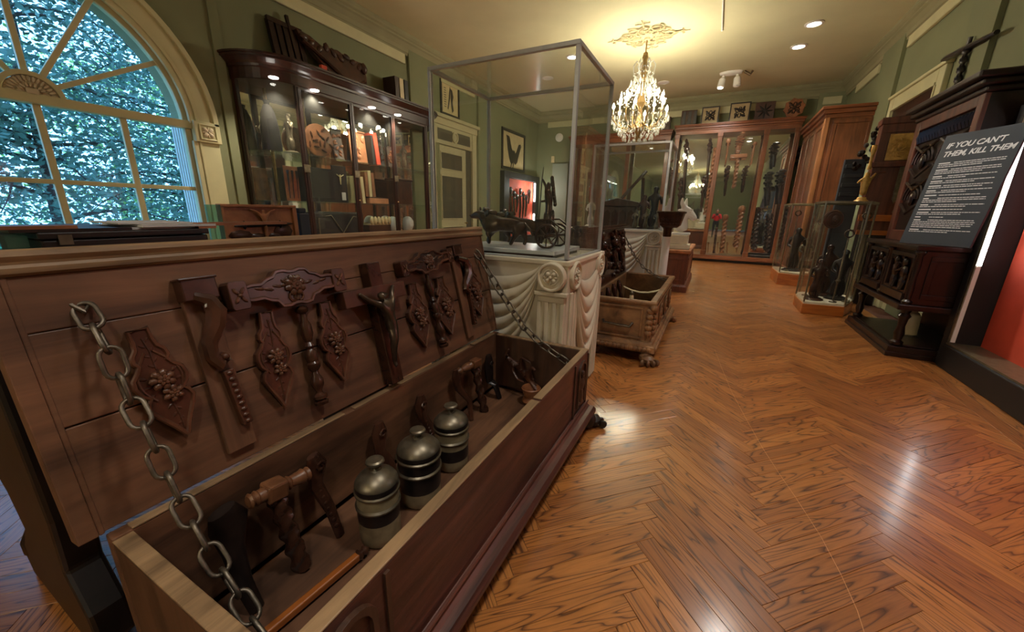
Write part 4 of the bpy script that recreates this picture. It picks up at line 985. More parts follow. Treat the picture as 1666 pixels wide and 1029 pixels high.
for k in range(17): xx = x0-.02+(x1-x0+.04)*(k+.5)/17; m.blob((xx, y0-.056, .138), (.052, .03, .05), M.Translation((xx, y0-.056, .138)) @ M.Rotation(.6, 4, 'Y') @ M.Translation((-xx, -y0+.056, -.138)), 8, 5)
for k in range(44): yy = y0-.02+(y1-y0+.04)*(k+.5)/44; m.blob((x1+.056, yy, .138), (.03, .052, .05), None, 8, 5)
c2.p('rope_carving', m, KC, None, 0, None, 'stuff')
for fx, fy, d in ((x1-.02, y0-.02, (.5, -.85)), (x1-.03, y1-.1, (.8, .5)), (x0+.1, y0, (-.5, -.8)), (x0+.05, y1-.1, (-.7, .7))): paw(fx, fy, d, KC, c2, 1.15, 'paw_foot', .11)
# lid of the second chest, heavily carved, leaning back
H2 = V((x0+.02, 0, rz)); U2 = V((-.13, 0, .99)).normalized(); N2 = V((.99, 0, .13)).normalized()
def l2(u, v, n): p = H2+YY*u+U2*v+N2*n; return p
LM2 = M(((0, U2.x, N2.x, H2.x), (1, 0, 0, 0), (0, U2.z, N2.z, H2.z), (0, 0, 0, 1)))
ld = c2.p('lid', MB().box((y0-.02, 0, -.05), (y1+.02, .62, 0), LM2), K['carve_dark'], None, .005, 'dark carved lid')
m = MB(); rnd = random.Random(5)
for k in range(70):
    u = y0+.1+(y1-y0-.2)*rnd.random(); v = .06+.5*rnd.random(); m.blob((u, v, .012), (rnd.uniform(.05, .13), rnd.uniform(.04, .10), .06), LM2, 7, 5, rnd.uniform(0, 3))
for yy in (4.2, 4.75, 5.15): m.blob((yy, .45, .03), (.10, .12, .11), LM2); m.blob((yy, .26, .02), (.14, .26, .09), LM2); m.blob((yy-.08, .25, .03), (.05, .2, .06), LM2, 7, 5, .5)
c2.p('lid_relief', m, K['carve_dark'], ld)
c2.p('lid_moulding', MB().box((y0-.05, .62, -.09), (y1+.05, .66, .04), LM2).box((y0-.04, .60, -.05), (y1+.04, .62, .02), LM2), K['carve_dark'], ld, .006)
lk2 = link_mesh(.075, .042, .0055)
chain(c2, c2.o, [l2(5.36, .46, .05), V((-.92, 5.38, .86)), V((-.78, 5.39, .70)), V((-.62, 5.4, .60)), V((-.46, 5.4, .55))], .055, lk2, 1.0, random.Random(3))
# contents of second chest
solo('curved_horn_strip', MB().tube([V((-.92+.10*k, 4.9+.02*k, .50-.055*k+.012*k*k)) for k in range(6)], [.02, .024, .026, .026, .024, .02], 8, False, .5), K['ivory'], (-.7, 4.95, .4), 'curved pale tan strip lying across the paw-foot chest', 'strip')
t = T('turned_ivory_peg', 'small pale turned peg standing in the paw-foot chest', 'peg', (-.66, 4.0, .2)); t.p('peg_shaft', MB().turn((-.66, 4.0, .2), (-.66, 4.0, .60), [(.03, 0), (.02, .3), (.028, .6), (.014, .7), (.026, .82), (.02, .95), (.01, 1)], 10), K['ivory']); t.p('peg_cap', MB().blob((-.66, 4.0, .60), (.045, .045, .05)), K['pewter'])
for i in range(4):
    t = T('carved_spindle', 'dark carved spindle leaning on back wall inside the paw-foot chest, %s' % ['nearest its end panel', 'second from the near end', 'third from the near end', 'beside the curved strip'][i], 'spindle', (-.9, 4.0+i*.28, .2), 'spindles inside the paw-foot chest')
    p0 = V((-.88, 4.0+i*.28, .2)); p1 = V((-.985, 4.02+i*.28, .58)); t.p('spindle_shaft', MB().turn(p0, p1, [(.02, 0), (.03, .1), (.016, .25), (.03, .45), (.018, .6), (.034, .8), (.02, 1)], 10), K['carve_dark'])
solo('white_label_card', MB().box((-.005, -.05, 0), (.005, .05, .06)), K['paper'], (0, 0, 0), 'small white card standing on the floor of the paw-foot chest', 'card').location = (-.5, 5.2, .2)
# ------------------------------------------------------------------ white column with dark bowl
t = T('white_column', 'slim white column standing between the paw-foot chest and the farther pedestal', 'column', (-.56, 5.70, 0))
t.p('shaft', MB().lathe([(.075, 0), (.075, .03), (.062, .05), (.056, .1), (.052, 1.10)], 20, M.Translation((-.56, 5.70, 0))), K['white'])
t.p('dark_neck', MB().lathe([(.05, 1.10), (.056, 1.11), (.056, 1.20), (.07, 1.225)], 16, M.Translation((-.56, 5.70, 0))), K['carve_dark'], None, 0, 'dark wooden neck')
t = T('carved_font_bowl', 'dark square carved bowl resting on top of the slim white column', 'bowl', (-.53, 5.70, 1.225))
m = MB(); zz = [(1.225, .09), (1.25, .12), (1.40, .155), (1.43, .16)]
for z, r in zz: m.v += [(-.53-r, 5.7-r, z), (-.53+r, 5.7-r, z), (-.53+r, 5.7+r, z), (-.53-r, 5.7+r, z)]
for j in range(3):
    for i in range(4): m.f.append((j*4+i, j*4+(i+1) % 4, j*4+4+(i+1) % 4, j*4+4+i)); m.sm.append(False)
m.f += [(3, 2, 1, 0)]; m.sm += [False]
t.p('bowl_body', m, K['carve_dark']); t.p('bowl_rim', moulding_loop(MB(), -.68, 5.55, -.38, 5.85, [(0, 1.405), (.018, 1.41), (.022, 1.428), (.01, 1.436), (-.02, 1.436), (-.02, 1.40)]), K['carve_dark'])
m = MB()
for i in range(4): m.flower((-.53+(i-1.5)*.06, 0, 0), .028, M(((1, 0, 0, 0), (0, 0, -1, 5.555), (0, 1, 0, 1.33), (0, 0, 0, 1))), 5)
for k in range(7): m.blob((-.53+(k-3)*.038, 5.572, 1.275), (.03, .02, .03))
t.p('bowl_carving', m, K['carve_dark'])
# ------------------------------------------------------------------ third chest and white animal head
c3 = T('red_brown_chest', 'plain dark red-brown chest farther along the aisle below the white animal head', 'chest', (-.75, 8.5, 0))
x0, x1, y0, y1, h = -1.15, -.345, 7.65, 9.5, .78
c3.p('chest_body', MB().box((x0, y0, .06), (x1, y1, .70)), K['redwood'], None, .008)
c3.p('chest_plinth', moulding_loop(MB(), x0, y0, x1, y1, [(0, .14), (.02, .13), (.04, .10), (.045, 0), (0, 0)]), K['redwood'])
fr = c3.p('front_panel', rect_frame(MB(), 'x', y0+.12, y1-.12, .2, .62, x1, .04, .014), K['redwood'], None, .004); c3.p('end_panel', rect_frame(MB(), 'y', x0+.1, x1-.08, .2, .62, y0, .03, .012), K['redwood'], None, .004)
c3.p('chest_rim', moulding_loop(MB(), x0, y0, x1, y1, [(0, .70), (.03, .72), (.03, .76), (0, .775), (-.05, .775), (-.05, .70)]), K['carve_tan'], None, 0, 'lighter rim')
c3.p('open_lid', MB().box((x0-.03, y0+.02, .775), (x0+.03, y1-.02, 1.0)), K['redwood'], None, .006)
t = T('cream_head_stand', 'stepped cream stand under the white animal head', 'stand', (-.55, 7.9, .775))
t.p('stand_base', MB().box((-.82, 7.72, .775), (-.36, 8.2, .86)), K['stone'], None, .01); t.p('stand_plinth', MB().box((-.76, 7.76, .86), (-.40, 8.15, 1.03)), K['stone'], None, .012)
t = T('animal_bust', 'white sculpted animal head with upright horns, before the mirrored cabinet', 'bust', (-.52, 7.9, 1.03))
def q(dx, dy, dz): return (-.52+dx, 7.92+dy, 1.03+dz)
J = [(q(-.02, 0, .05), (.17, .13)), (q(-.03, 0, .17), (.14, .12)), (q(-.01, 0, .29), (.12, .10)), (q(.02, 0, .41), (.115, .10)), (q(.08, 0, .40), (.09, .085)), (q(.15, 0, .325), (.07, .062)), (q(.20, 0, .265), (.055, .05)),
     (q(-.02, -.07, .49), .045), (q(-.06, -.10, .57), .036), (q(-.06, -.11, .66), .012), (q(-.01, .07, .49), .045), (q(-.01, .10, .57), .036), (q(.0, .11, .66), .012)]
o = skin('head', J, [(0, 1), (1, 2), (2, 3), (3, 4), (4, 5), (5, 6), (3, 7), (7, 8), (8, 9), (3, 10), (10, 11), (11, 12)], K['white'], t.o, t.base, 2)
m = MB()
for sy in (-1, 1):
    m.blob(q(.10, .085*sy, .42), (.04, .03, .03)); m.blob(q(.235, .03*sy, .285), (.025, .02, .02)); m.tube([q(.0, .05*sy, .47), q(.06, .075*sy, .455), q(.13, .06*sy, .45)], .014, 6); m.blob(q(-.06, .10*sy, .44), (.12, .03, .05))
m.tube([q(.235, -.035, .235), q(.245, 0, .23), q(.235, .035, .235)], .008, 5)
t.p('face_details', m, K['white'], o)
for k, (px, dz) in enumerate(((-.16, .0), (.02, 0))):
    pass
t.p('bust_base', MB().box((-.70, 7.80, 1.03), (-.38, 8.05, 1.07)), K['white'], None, .012)
# ------------------------------------------------------------------ carvings inside the farther case
def statuette(name, label, x, y, z, h, mat, arm=1, grp=None):
    t = T(name, label, 'statuette', (x, y, z), grp)
    def q(a, b, c): return (x+a*h, y+b*h, z+c*h)
    J = [(q(0, 0, .52), .075*h), (q(0, 0, .64), .085*h), (q(0, 0, .76), .10*h), (q(0, 0, .85), .04*h), (q(0, -.01, .92), .06*h), (q(0, -.01, .97), .04*h),
         (q(.05, 0, .30), .085*h), (q(.06, 0, .06), .06*h), (q(-.05, 0, .30), .085*h), (q(-.06, 0, .06), .06*h),
         (q(.13, 0, .75), .045*h), (q(.17, -.04, .60), .035*h), (q(.12, -.11, .58+.2*arm), .028*h), (q(-.13, 0, .75), .045*h), (q(-.17, -.03, .60), .035*h), (q(-.09, -.11, .56), .028*h)]
    o = skin('figure', J, [(0, 1), (1, 2), (2, 3), (3, 4), (4, 5), (0, 6), (6, 7), (0, 8), (8, 9), (2, 10), (10, 11), (11, 12), (2, 13), (13, 14), (14, 15)], mat, t.o, t.base, 1)
    m = MB()
    for k in range(10): a = k*.63; m.blob(q(.07*cos(a), .055*sin(a), .26), (.05*h, .05*h, .44*h), None, 6, 4)
    m.blob(q(0, .015, .95), (.13*h, .13*h, .12*h)); t.p('robe', m, mat, o)
    t.p('figure_base', MB().lathe([(.2*h, 0), (.2*h, .02*h), (.15*h, .05*h), (.14*h, .06*h)], 14, M.Translation((x, y, z))), mat)
    return t
t = T('carved_red_casket', 'dark red carved casket with sloping gabled roof inside farther case', 'casket', (-1.32, 6.35, 1.165))
t.p('casket_body', MB().box((-1.60, 6.2, 1.165), (-1.1, 6.5, 1.50)), K['carve'], None, .01)
t.p('gable_roof', MB().prism([(-1.66, 1.50), (-1.04, 1.50), (-1.06, 1.56), (-1.38, 1.62), (-1.62, 1.56)], 0, .36, M(((1, 0, 0, 0), (0, 0, 1, 6.17), (0, 1, 0, 0), (0, 0, 0, 1)))), K['carve'], None, .006)
m = MB()
for k in range(4): m.prism([(-1.57+.12*k, 1.2), (-1.48+.12*k, 1.2), (-1.48+.12*k, 1.4), (-1.525+.12*k, 1.45), (-1.57+.12*k, 1.4)], 0, .015, M(((1, 0, 0, 0), (0, 0, 1, 6.187), (0, 1, 0, 0), (0, 0, 0, 1))))
t.p('arch_panels', m, K['carve_dark'], None, .003)
t = T('tilted_cross_stand', 'tilted dark wooden crossbar frame rising inside the farther case', 'carving', (-1.05, 6.3, 1.165))
t.p('leaning_beam', MB().bar((-1.35, 6.32, 1.62), (-1.02, 6.35, 2.02), .05, .04), K['carve_dark'], None, .006); t.p('support_post', MB().bar((-1.02, 6.38, 1.165), (-1.06, 6.36, 1.92), .045, .045), K['carve'], None, .006)
statuette('black_robed_statuette', 'black robed figure with arm outstretched at right of farther case', -.84, 6.25, 1.165, .62, K['ebony'], 1)
statuette('brown_statuette', 'brown carved figure standing between casket and black robed figure', -.98, 6.2, 1.165, .5, K['carve'], .4)
for i in range(3): statuette('small_grey_statuette', ['small pewter figure nearest the casket in farther case', 'small pewter figure below the black robed statuette', 'small pewter figure in front of the brown carved figure'][i], (-1.07, -.76, -.92)[i], 6.08, 1.165, .28, K['pewter'], .3, 'small pewter figures in the farther case')
# ------------------------------------------------------------------ table behind the foreground chest
t = T('trestle_table', 'dark carved trestle table standing behind the foreground chest near the window', 'table', (-2.0, .75, 0))
t.p('table_top', MB().box((-2.45, .16, 1.17), (-1.64, 1.62, 1.205)), K['ebony'], None, .006)
def trestle(y0, y1):
    o_ = [(-1.66, 1.17), (-2.30, 1.17), (-2.26, 1.02), (-2.08, .92), (-2.02, .80), (-2.10, .66), (-2.20, .52), (-2.06, .42), (-2.00, .30), (-2.10, .20), (-2.20, .10), (-2.16, .0), (-1.62, 0), (-1.50, .06), (-1.52, .18), (-1.62, .3), (-1.58, .5), (-1.60, .8)]
    k = t.p('trestle_end', MB().prism(o_, y0, y1, M(((1, 0, 0, 0), (0, 0, 1, 0), (0, 1, 0, 0), (0, 0, 0, 1)))), K['ebony'], None, .012)
    t.p('scroll_knee', MB().blob((-2.15, (y0+y1)/2, .56), (.14, .11, .16)), K['ebony'], k); t.p('scroll_knee', MB().blob((-2.15, (y0+y1)/2, .13), (.14, .11, .16)), K['ebony'], k)
trestle(.19, .28); trestle(1.46, 1.54)
t.p('stretcher', MB().box((-1.95, .28, .3), (-1.87, 1.46, .4)), K['ebony'], None, .006)
# ================================================================== ON THE TABLE
t = T('black_box', 'long scuffed black box on the trestle table under the arched window', 'box', (-2.02, .6, 1.205))
t.p('box_body', MB().box((-2.25, .385, 1.205), (-1.8, .825, 1.285)), K['ebony'], None, .005); t.p('box_lid', MB().box((-2.255, .38, 1.287), (-1.795, .83, 1.308)), K['ebony'], None, .004)
t.p('latch', MB().box((-1.797, .42, 1.27), (-1.790, .45, 1.30)), K['pewter']); t.p('scuffed_label', MB().box((-1.8, .52, 1.225), (-1.797, .60, 1.245)), K['ivory'])
solo('paper_stack', MB().box((-2.2, .60, 1.309), (-1.83, .83, 1.316)).box((-2.15, .63, 1.317), (-1.80, .86, 1.326)).box((-2.1, .58, 1.327), (-1.84, .80, 1.332)), K['paper'], (-2, .7, 1.309), 'loose pale papers stacked on the long black box', 'papers')
solo('flat_ruler', MB().box((-1.86, .86, 1.318), (-1.80, 1.16, 1.330)).box((-1.85, .30, 1.318), (-1.80, .47, 1.328)).box((-1.852, .80, 1.308), (-1.802, .862, 1.33)), K['carve_tan'], (-1.83, .9, 1.308), 'orange-brown flat wooden strip lying at the end of the papers', 'strip')
solo('empty_picture', MB().box((-2.2, .33, 1.309), (-1.8, .60, 1.318)), K['ebony'], (-2, .5, 1.309), 'thin dark flat frame lying on the left end of the black box', 'frame')
solo('teal_acrylic_block', MB().box((-2.1, .22, 1.205), (-1.85, .372, 1.30)), K['teal'], (-2, .3, 1.205), 'teal clear acrylic block at the left end of the black box', 'block', None, .004)
t = T('carved_crucifix_relief', 'reddish carved wooden panel with crucifix figure over a dagger, below the glass cabinet', 'panel', (-2.3, 1.33, 1.205))
MP = M(((0, 0, 1, -2.30), (1, 0, 0, 0), (0, 1, 0, 0), (0, 0, 0, 1)))
bd = t.p('panel_board', MB().box((1.126, 1.205, -.03), (1.54, 1.405, 0), MP), K['carve_light'], None, .004)
t.p('panel_border', MB().box((1.126, 1.39, 0), (1.54, 1.405, .02), MP).box((1.126, 1.205, 0), (1.14, 1.39, .02), MP).box((1.515, 1.205, 0), (1.54, 1.39, .02), MP), K['carve_light'], bd, .003)
t.p('dagger', MB().tube([MP @ V((1.18, 1.29, .015)), MP @ V((1.25, 1.295, .018)), MP @ V((1.45, 1.297, .018)), MP @ V((1.51, 1.298, .01))], [.004, .013, .012, .003], 8).blob((1.23, 1.295, .016), (.015, .05, .03), MP).blob((1.43, 1.297, .016), (.015, .045, .03), MP), K['ebony'], bd)
def q(y, z, d): return tuple(MP @ V((y, z, d)))
sk = skin('crucified_figure', [(q(1.34, 1.30, .02), .011), (q(1.34, 1.335, .02), .013), (q(1.34, 1.36, .022), .007), (q(1.338, 1.378, .024), .009), (q(1.30, 1.37, .018), .005), (q(1.27, 1.378, .014), .004), (q(1.38, 1.37, .018), .005), (q(1.41, 1.378, .014), .004), (q(1.342, 1.26, .018), .009), (q(1.34, 1.22, .014), .006)], [(0, 1), (1, 2), (2, 3), (1, 4), (4, 5), (1, 6), (6, 7), (0, 8), (8, 9)], K['carve_light'], bd, t.base)
m = MB()
for y_, w_, h_ in ((1.21, .13, .06), (1.30, .09, .04), (1.45, .12, .09), (1.40, .08, .04)): m.blob((y_, 1.21+h_/2, .002), (w_, h_, .03), MP)
t.p('carved_hills', m, K['carve'], bd)
t.p('acrylic_stand', MB().box((1.085, 1.205, -.05), (1.122, 1.40, .03), MP), K['teal'], None, .003, 'teal clear edge')
solo('grey_card_block', MB().box((-2.36, 1.555, 1.205), (-2.28, 1.62, 1.36)).box((-2.37, 1.56, 1.36), (-2.29, 1.61, 1.39)), K['slate'], (-2.3, 1.58, 1.205), 'small grey block standing right of the reddish crucifix panel', 'block', None, .006)
# ================================================================== LEFT GLASS CABINET
FX = -5.62; RC = .575; CA, CB = 4.04, 6.86; XW = XL+.012
def cpath(off, n=10):
    r = RC+off; p = []
    for i in range(n+1): a = -pi/2+pi/2*i/n; p.append((XW+max(r, .01)*cos(a), CA+max(r, .01)*sin(a)))
    for i in range(n+1): a = pi/2*i/n; p.append((XW+max(r, .01)*cos(a), CB+max(r, .01)*sin(a)))
    return p
def sweep(m, prof, n=10, closed=True):
    paths = [cpath(o, n) for o, z in prof]; k = len(paths[0]); q = len(prof)
    for j, (o, z) in enumerate(prof): m.v += [(x, y, z) for x, y in paths[j]]
    for j in range(q if closed else q-1):
        j2 = (j+1) % q
        for i in range(k-1): m.f.append((j*k+i, j*k+i+1, j2*k+i+1, j2*k+i)); m.sm.append(False)
    return m
cb_ = T('curved_glass_cabinet', 'dark mahogany glass cabinet with curved ends, downlights and mirrored back on left wall', 'cabinet', (-5.9, 5.45, 0))
bs = cb_.p('cabinet_base', sweep(MB(), [(.03, 0), (.03, .1), (.0, .12), (.0, .52), (.02, .53), (.02, .56), (-.54, .56), (-.54, 0)]), K['mahogy'])
cb_.p('cabinet_floor', MB().prism(cpath(-.01), .53, .565), K['mahogy'])
for j in range(3): cb_.p('base_panel', rect_frame(MB(), 'x', CA+.08+j*.94, CA+.86+j*.94, .17, .48, FX+RC-RC-.0, .03, .012), K['mahogy'], bs, .003)
fa = cb_.p('fascia', sweep(MB(), [(.005, 3.07), (.012, 3.08), (.012, 3.22), (-.02, 3.22), (-.02, 3.07)]), K['mahogy'])
cb_.p('cornice', sweep(MB(), [(.012, 3.21), (.03, 3.22), (.035, 3.25), (.06, 3.27), (.10, 3.315), (.115, 3.32), (.115, 3.345), (.135, 3.35), (.135, 3.375), (-.5, 3.375), (-.5, 3.21)]), K['mahogy'])
cb_.p('cabinet_ceiling', MB().prism(cpath(-.02), 3.07, 3.09), K['mahog'])
cb_.p('mirror_back', MB().box((XW, CA-RC+.03, .565), (XW+.012, CB+RC-.03, 3.07)), K['mirror'], None, 0, 'mirrored back')
for y in (CA, CA+.94, CA+1.88, CB):
    po = cb_.p('door_post', MB().box((FX-.035, y-.042, .56), (FX+.012, y+.042, 3.08)), K['mahog'], None, .005)
    cb_.p('post_bead', MB().box((FX+.012, y-.012, .58), (FX+.020, y+.012, 3.06)), K['mahog'], po, .003)
for y in (CA, CA+.94, CA+1.88): cb_.p('label_plate', MB().box((FX+.014, y-.05, 1.90), (FX+.026, y+.05, 2.01)), K['pewter'], None, .003, 'small grey caption plate')
for y in (CA+.98, CA+1.92): cb_.p('door_knob', MB().blob((FX+.03, y-.04, 1.52), (.03, .03, .03)), K['brass'])
for j in range(3): 
    y0, y1 = CA+.042+j*.94, CA+.898+j*.94; cb_.p('front_pane', MB().box((FX-.012, y0, .57), (FX-.008, y1, 3.07)), K['glass'])
    for za, zb in ((3.03, 3.075), (.56, .62)): cb_.p('door_rail', MB().box((FX-.02, y0, za), (FX+.01, y1, zb)), K['mahogy'], None, .003)
for cy, a0, a1 in ((CA, -pi/2, 0), (CB, 0, pi/2)):
    o_ = [(XW+.57*cos(a0+(a1-a0)*i/12), cy+.57*sin(a0+(a1-a0)*i/12)) for i in range(13)]; i_ = [(XW+.566*cos(a0+(a1-a0)*i/12), cy+.566*sin(a0+(a1-a0)*i/12)) for i in range(13)]
    cb_.p('curved_pane', MB().ring(o_, i_, .565, 3.07, None, False), K['glass'])
    ex = cy-RC if a0 < 0 else cy+RC
    cb_.p('end_stile', MB().box((XW, min(ex, ex+(.05 if a0 < 0 else -.05)), .56), (XW+.07, max(ex, ex+(.05 if a0 < 0 else -.05)), 3.08)), K['mahog'], None, .004)
for z in (2.155, 1.46):
    cb_.p('glass_shelf', MB().prism(cpath(-.045), z, z+.018), K['shelfglass'])
m = MB()
for y in (3.9, 4.5, 5.4, 6.35): m.tube([(XW+.03, y, .56), (XW+.03, y, 3.07)], .014, 6)
cb_.p('shelf_standards', m, K['brass'])
for (px, py) in ((445, 126), (512, 147), (605, 175), (647, 187)):
    p = at(px, py, 2, 3.068)
    cb_.p('downlight', MB().lathe([(.055, -.012), (.06, -.004), (.06, .0)], 16, M.Translation((p.x, p.y, 3.070))), K['can'], None, 0, 'lit round downlight')
    lamp('SPOT', 'cabinet_lamp', (p.x, p.y, 3.04), 85, (1, .86, .66), .03, (p.x-.05, p.y, 1), 120, .8)
# contents of the cabinet: y and z read on the plane x = -5.86
CXI = -5.88
def cz(px, py): p = at(px, py, 0, CXI); return p.y, p.z
S1, S2, S0 = 2.174, 1.479, .566
t = T('black_robe', 'black velvet robe hanging at the curved left end of the upper shelf', 'robe', (CXI, 3.75, S1))
t.p('robe_cloth', MB().lathe([(.02, .62), (.05, .60), (.09, .50), (.12, .30), (.13, .0)], 14, M.Translation((CXI, 3.72, S1))), K['blackfelt']); t.p('robe_collar', MB().lathe([(.03, .60), (.045, .66), (.02, .67)], 10, M.Translation((CXI, 3.72, S1))), K['black'])
statuette('outstretched_carving', 'grey-brown carved figure with outstretched arms on the upper shelf beside the black robe', CXI+.02, 4.0, S1, .55, K['pewter'], 1)
t = T('spiked_round_plaque', 'round tan wooden disc with dark carved leaves on the upper cabinet shelf', 'plaque', (CXI, 4.50, S1))
mm = M.Translation((CXI, 4.50, S1+.26)) @ M.Rotation(pi/2, 4, 'Y') @ M.Rotation(.1, 4, 'X')
t.p('plaque_disc', MB().lathe([(.24, -.02), (.25, .0), (.24, .02), (.2, .03), (.0, .035)], 24, mm), K['carve_mid'])
m = MB()
for k in range(12): a = k*2.4; r = .05+.014*k; m.blob((r*cos(a), r*sin(a), .04), (.11, .035, .03), mm, 6, 4, a*1.7)
t.p('leaf_carving', m, K['carve_dark'])
def relief(name, label, y, w, h, z, mat, mat2, seed, cat='carving', x=CXI, lean=.1, grp=None):
    t = T(name, label, cat, (x, y, z), grp)
    mm = M.Translation((x, y, z)) @ M.Rotation(-lean, 4, 'Y') @ M(((0, 0, 1, 0), (1, 0, 0, 0), (0, 1, 0, 0), (0, 0, 0, 1)))
    t.p('relief_board', MB().box((-w/2, 0, -.03), (w/2, h, 0), mm), mat, None, .004)
    m = MB(); r = random.Random(seed)
    for k in range(14): m.blob((r.uniform(-.38, .38)*w, h*r.uniform(.14, .86), .006), (w*r.uniform(.12, .26), h*r.uniform(.10, .2), .04), mm, 7, 5, r.uniform(0, 3))
    t.p('relief_carving', m, mat2); t.p('relief_rim', rect_frame(MB(), 'y', -w/2, w/2, 0, h, 0, .02, .0) if 0 else MB().box((-w/2, h-.02, 0), (w/2, h, .02), mm).box((-w/2, 0, 0), (w/2, .02, .02), mm), mat)
relief('red_carved_relief', 'red-brown carved relief beside the round disc on the upper shelf', 5.10-.22, .2, .5, S1, K['carve'], K['carve_tan'], 3)
relief('pink_clay_relief', 'tilted pink clay relief with figures in the second bay of the upper shelf', 5.32, .36, .55, S1, K['clay'], K['clay'], 4)
def book(name, label, y, z, w, h, d, mat, lean=0, cat='book', grp=None, x=CXI):
    t = T(name, label, cat, (x, y, z), grp)
    mm = M.Translation((x, y, z)) @ M.Rotation(lean, 4, 'X')
    t.p('cover', MB().box((-d/2, -w/2, 0), (d/2, -w/2+.008, h), mm).box((-d/2, w/2-.008, 0), (d/2, w/2, h), mm).box((d/2-.008, -w/2, 0), (d/2, w/2, h), mm), mat, None, .002)
    t.p('pages', MB().box((-d/2+.01, -w/2+.008, .01), (d/2-.008, w/2-.008, h-.01), mm), K['ivory'])
book('coral_book', 'tall coral red book leaning beside the pink relief', 5.66, S1, .10, .56, .22, K['red'], .12)
book('black_album', 'black album between the pink relief and the coral book', 5.56, S1, .07, .50, .2, K['black'], .05)
relief('dark_icon', 'dark icon panel at the right of the coral book', 5.84, .16, .54, S1, K['ebony'], K['carve_dark'], 8)
relief('orange_icon', 'orange-brown panel at the start of the third bay upper shelf', 6.12, .2, .40, S1, K['carve'], K['carve_tan'], 9)
statuette('silver_candle_figure', 'thin silver figure in the third bay of the upper shelf', CXI, 6.45, S1, .5, K['pewter'], .8)
# middle shelf
t = T('tool_board', 'tan board with three dark tools on the middle shelf behind curved glass', 'board', (CXI+.1, 3.95, S2))
t.p('board_back', MB().box((CXI+.08, 3.78, S2), (CXI+.10, 4.08-.08, S2+.5)), K['carve_tan'], None, .004)
for k in range(3): t.p('tool', MB().tube([(CXI+.115, 3.82+.065*k, S2+.04), (CXI+.12, 3.82+.07*k, S2+.25), (CXI+.115, 3.83+.07*k, S2+.44)], [.006, .010, .018], 8), K['ebony'])
solo('black_pistol_box', MB().box((CXI-.1, 4.12, S2), (CXI+.14, 4.62, S2+.52)).box((CXI+.14, 4.15, S2+.05), (CXI+.15, 4.59, S2+.48)), K['blackfelt'], (CXI, 4.4, S2), 'large black felt box on the middle shelf below the round disc', 'box', None, .01)
t = T('white_crucifix_plaque', 'black panel with a tiny white crucifix on the middle shelf', 'panel', (CXI, 4.80, S2))
t.p('panel_board', MB().box((CXI+.02, 4.66, S2), (CXI+.05, 4.94, S2+.60)), K['blackfelt'], None, .004)
t.p('white_figure', MB().tube([(CXI+.06, 4.80, S2+.30), (CXI+.06, 4.80, S2+.40), (CXI+.06, 4.80, S2+.46)], [.008, .016, .014], 6).tube([(CXI+.06, 4.73, S2+.46), (CXI+.06, 4.80, S2+.42), (CXI+.06, 4.87, S2+.46)], .008, 6), K['ivory'])
t.p('caption_card', MB().box((CXI+.06, 4.80, S2+.04), (CXI+.065, 4.88, S2+.17)), K['paper'])
for k in range(6): book('tan_book', ['tan book standing at the left of the middle-shelf book row, second bay', 'second tan book of the middle-shelf row', 'third tan book of the middle-shelf row', 'fourth tan book of the middle-shelf row', 'fifth tan book of the middle-shelf row', 'last tan book of the middle-shelf row, above the pink box'][k], 5.08+k*.085, S2+.12*(k > 2), .075, .46-.03*(k % 2), .2, [K['ivory'], K['carve_tan']][k % 2], .03*(k % 3), 'book', 'tan books on the middle shelf')
t = T('pink_lidded_box', 'pinkish wooden lidded box under the tan books', 'box', (CXI, 5.60, S2))
t.p('box_body', MB().box((CXI-.06, 5.36, S2), (CXI+.12, 5.84, S2+.1)), K['clay'], None, .01); t.p('box_lid', MB().box((CXI-.06, 5.36, S2+.103), (CXI+.12, 5.84, S2+.118)), K['carve'], None, .006)
solo('dark_wood_casket', MB().box((CXI-.1, 6.02, S2), (CXI+.14, 6.5, S2+.46)).box((CXI-.12, 6.0, S2+.46), (CXI+.16, 6.52, S2+.50)), K['carve'], (CXI, 6.2, S2), 'dark brown wooden casket in the third bay middle shelf', 'casket', None, .008)
# lower level
t = T('curved_black_case', 'open black case with curved pale edging at the bottom of the second bay', 'case', (CXI, 4.65, S0))
t.p('case_body', MB().box((CXI-.15, 4.2, S0), (CXI+.1, 5.2, S0+.75)), K['black'], None, .03)
t.p('case_edging', MB().tube([(CXI+.11, 4.26+.0*k, S0+.1) for k in range(1)]+[(CXI+.115, 4.26, S0+.66), (CXI+.115, 4.5, S0+.70), (CXI+.115, 4.72, S0+.40), (CXI+.115, 4.95, S0+.68), (CXI+.115, 5.14, S0+.66), (CXI+.115, 5.14, S0+.1)], .010, 6), K['pewter'])
t = T('carved_relief_chest', 'brown chest with pale crowd relief at the bottom of the third bay', 'chest', (CXI, 5.55, S0))
t.p('chest_body', MB().box((CXI-.1, 5.3, S0), (CXI+.12, 5.86, S0+.52)), K['carve'], None, .01); t.p('pale_relief', (lambda m: [m.blob((CXI+.13, 5.36+.09*k, S0+.60), (.07, .08, .16)) for k in range(6)] and m.box((CXI-.08, 5.32, S0+.52), (CXI+.12, 5.84, S0+.54)))(MB()), K['ivory'])
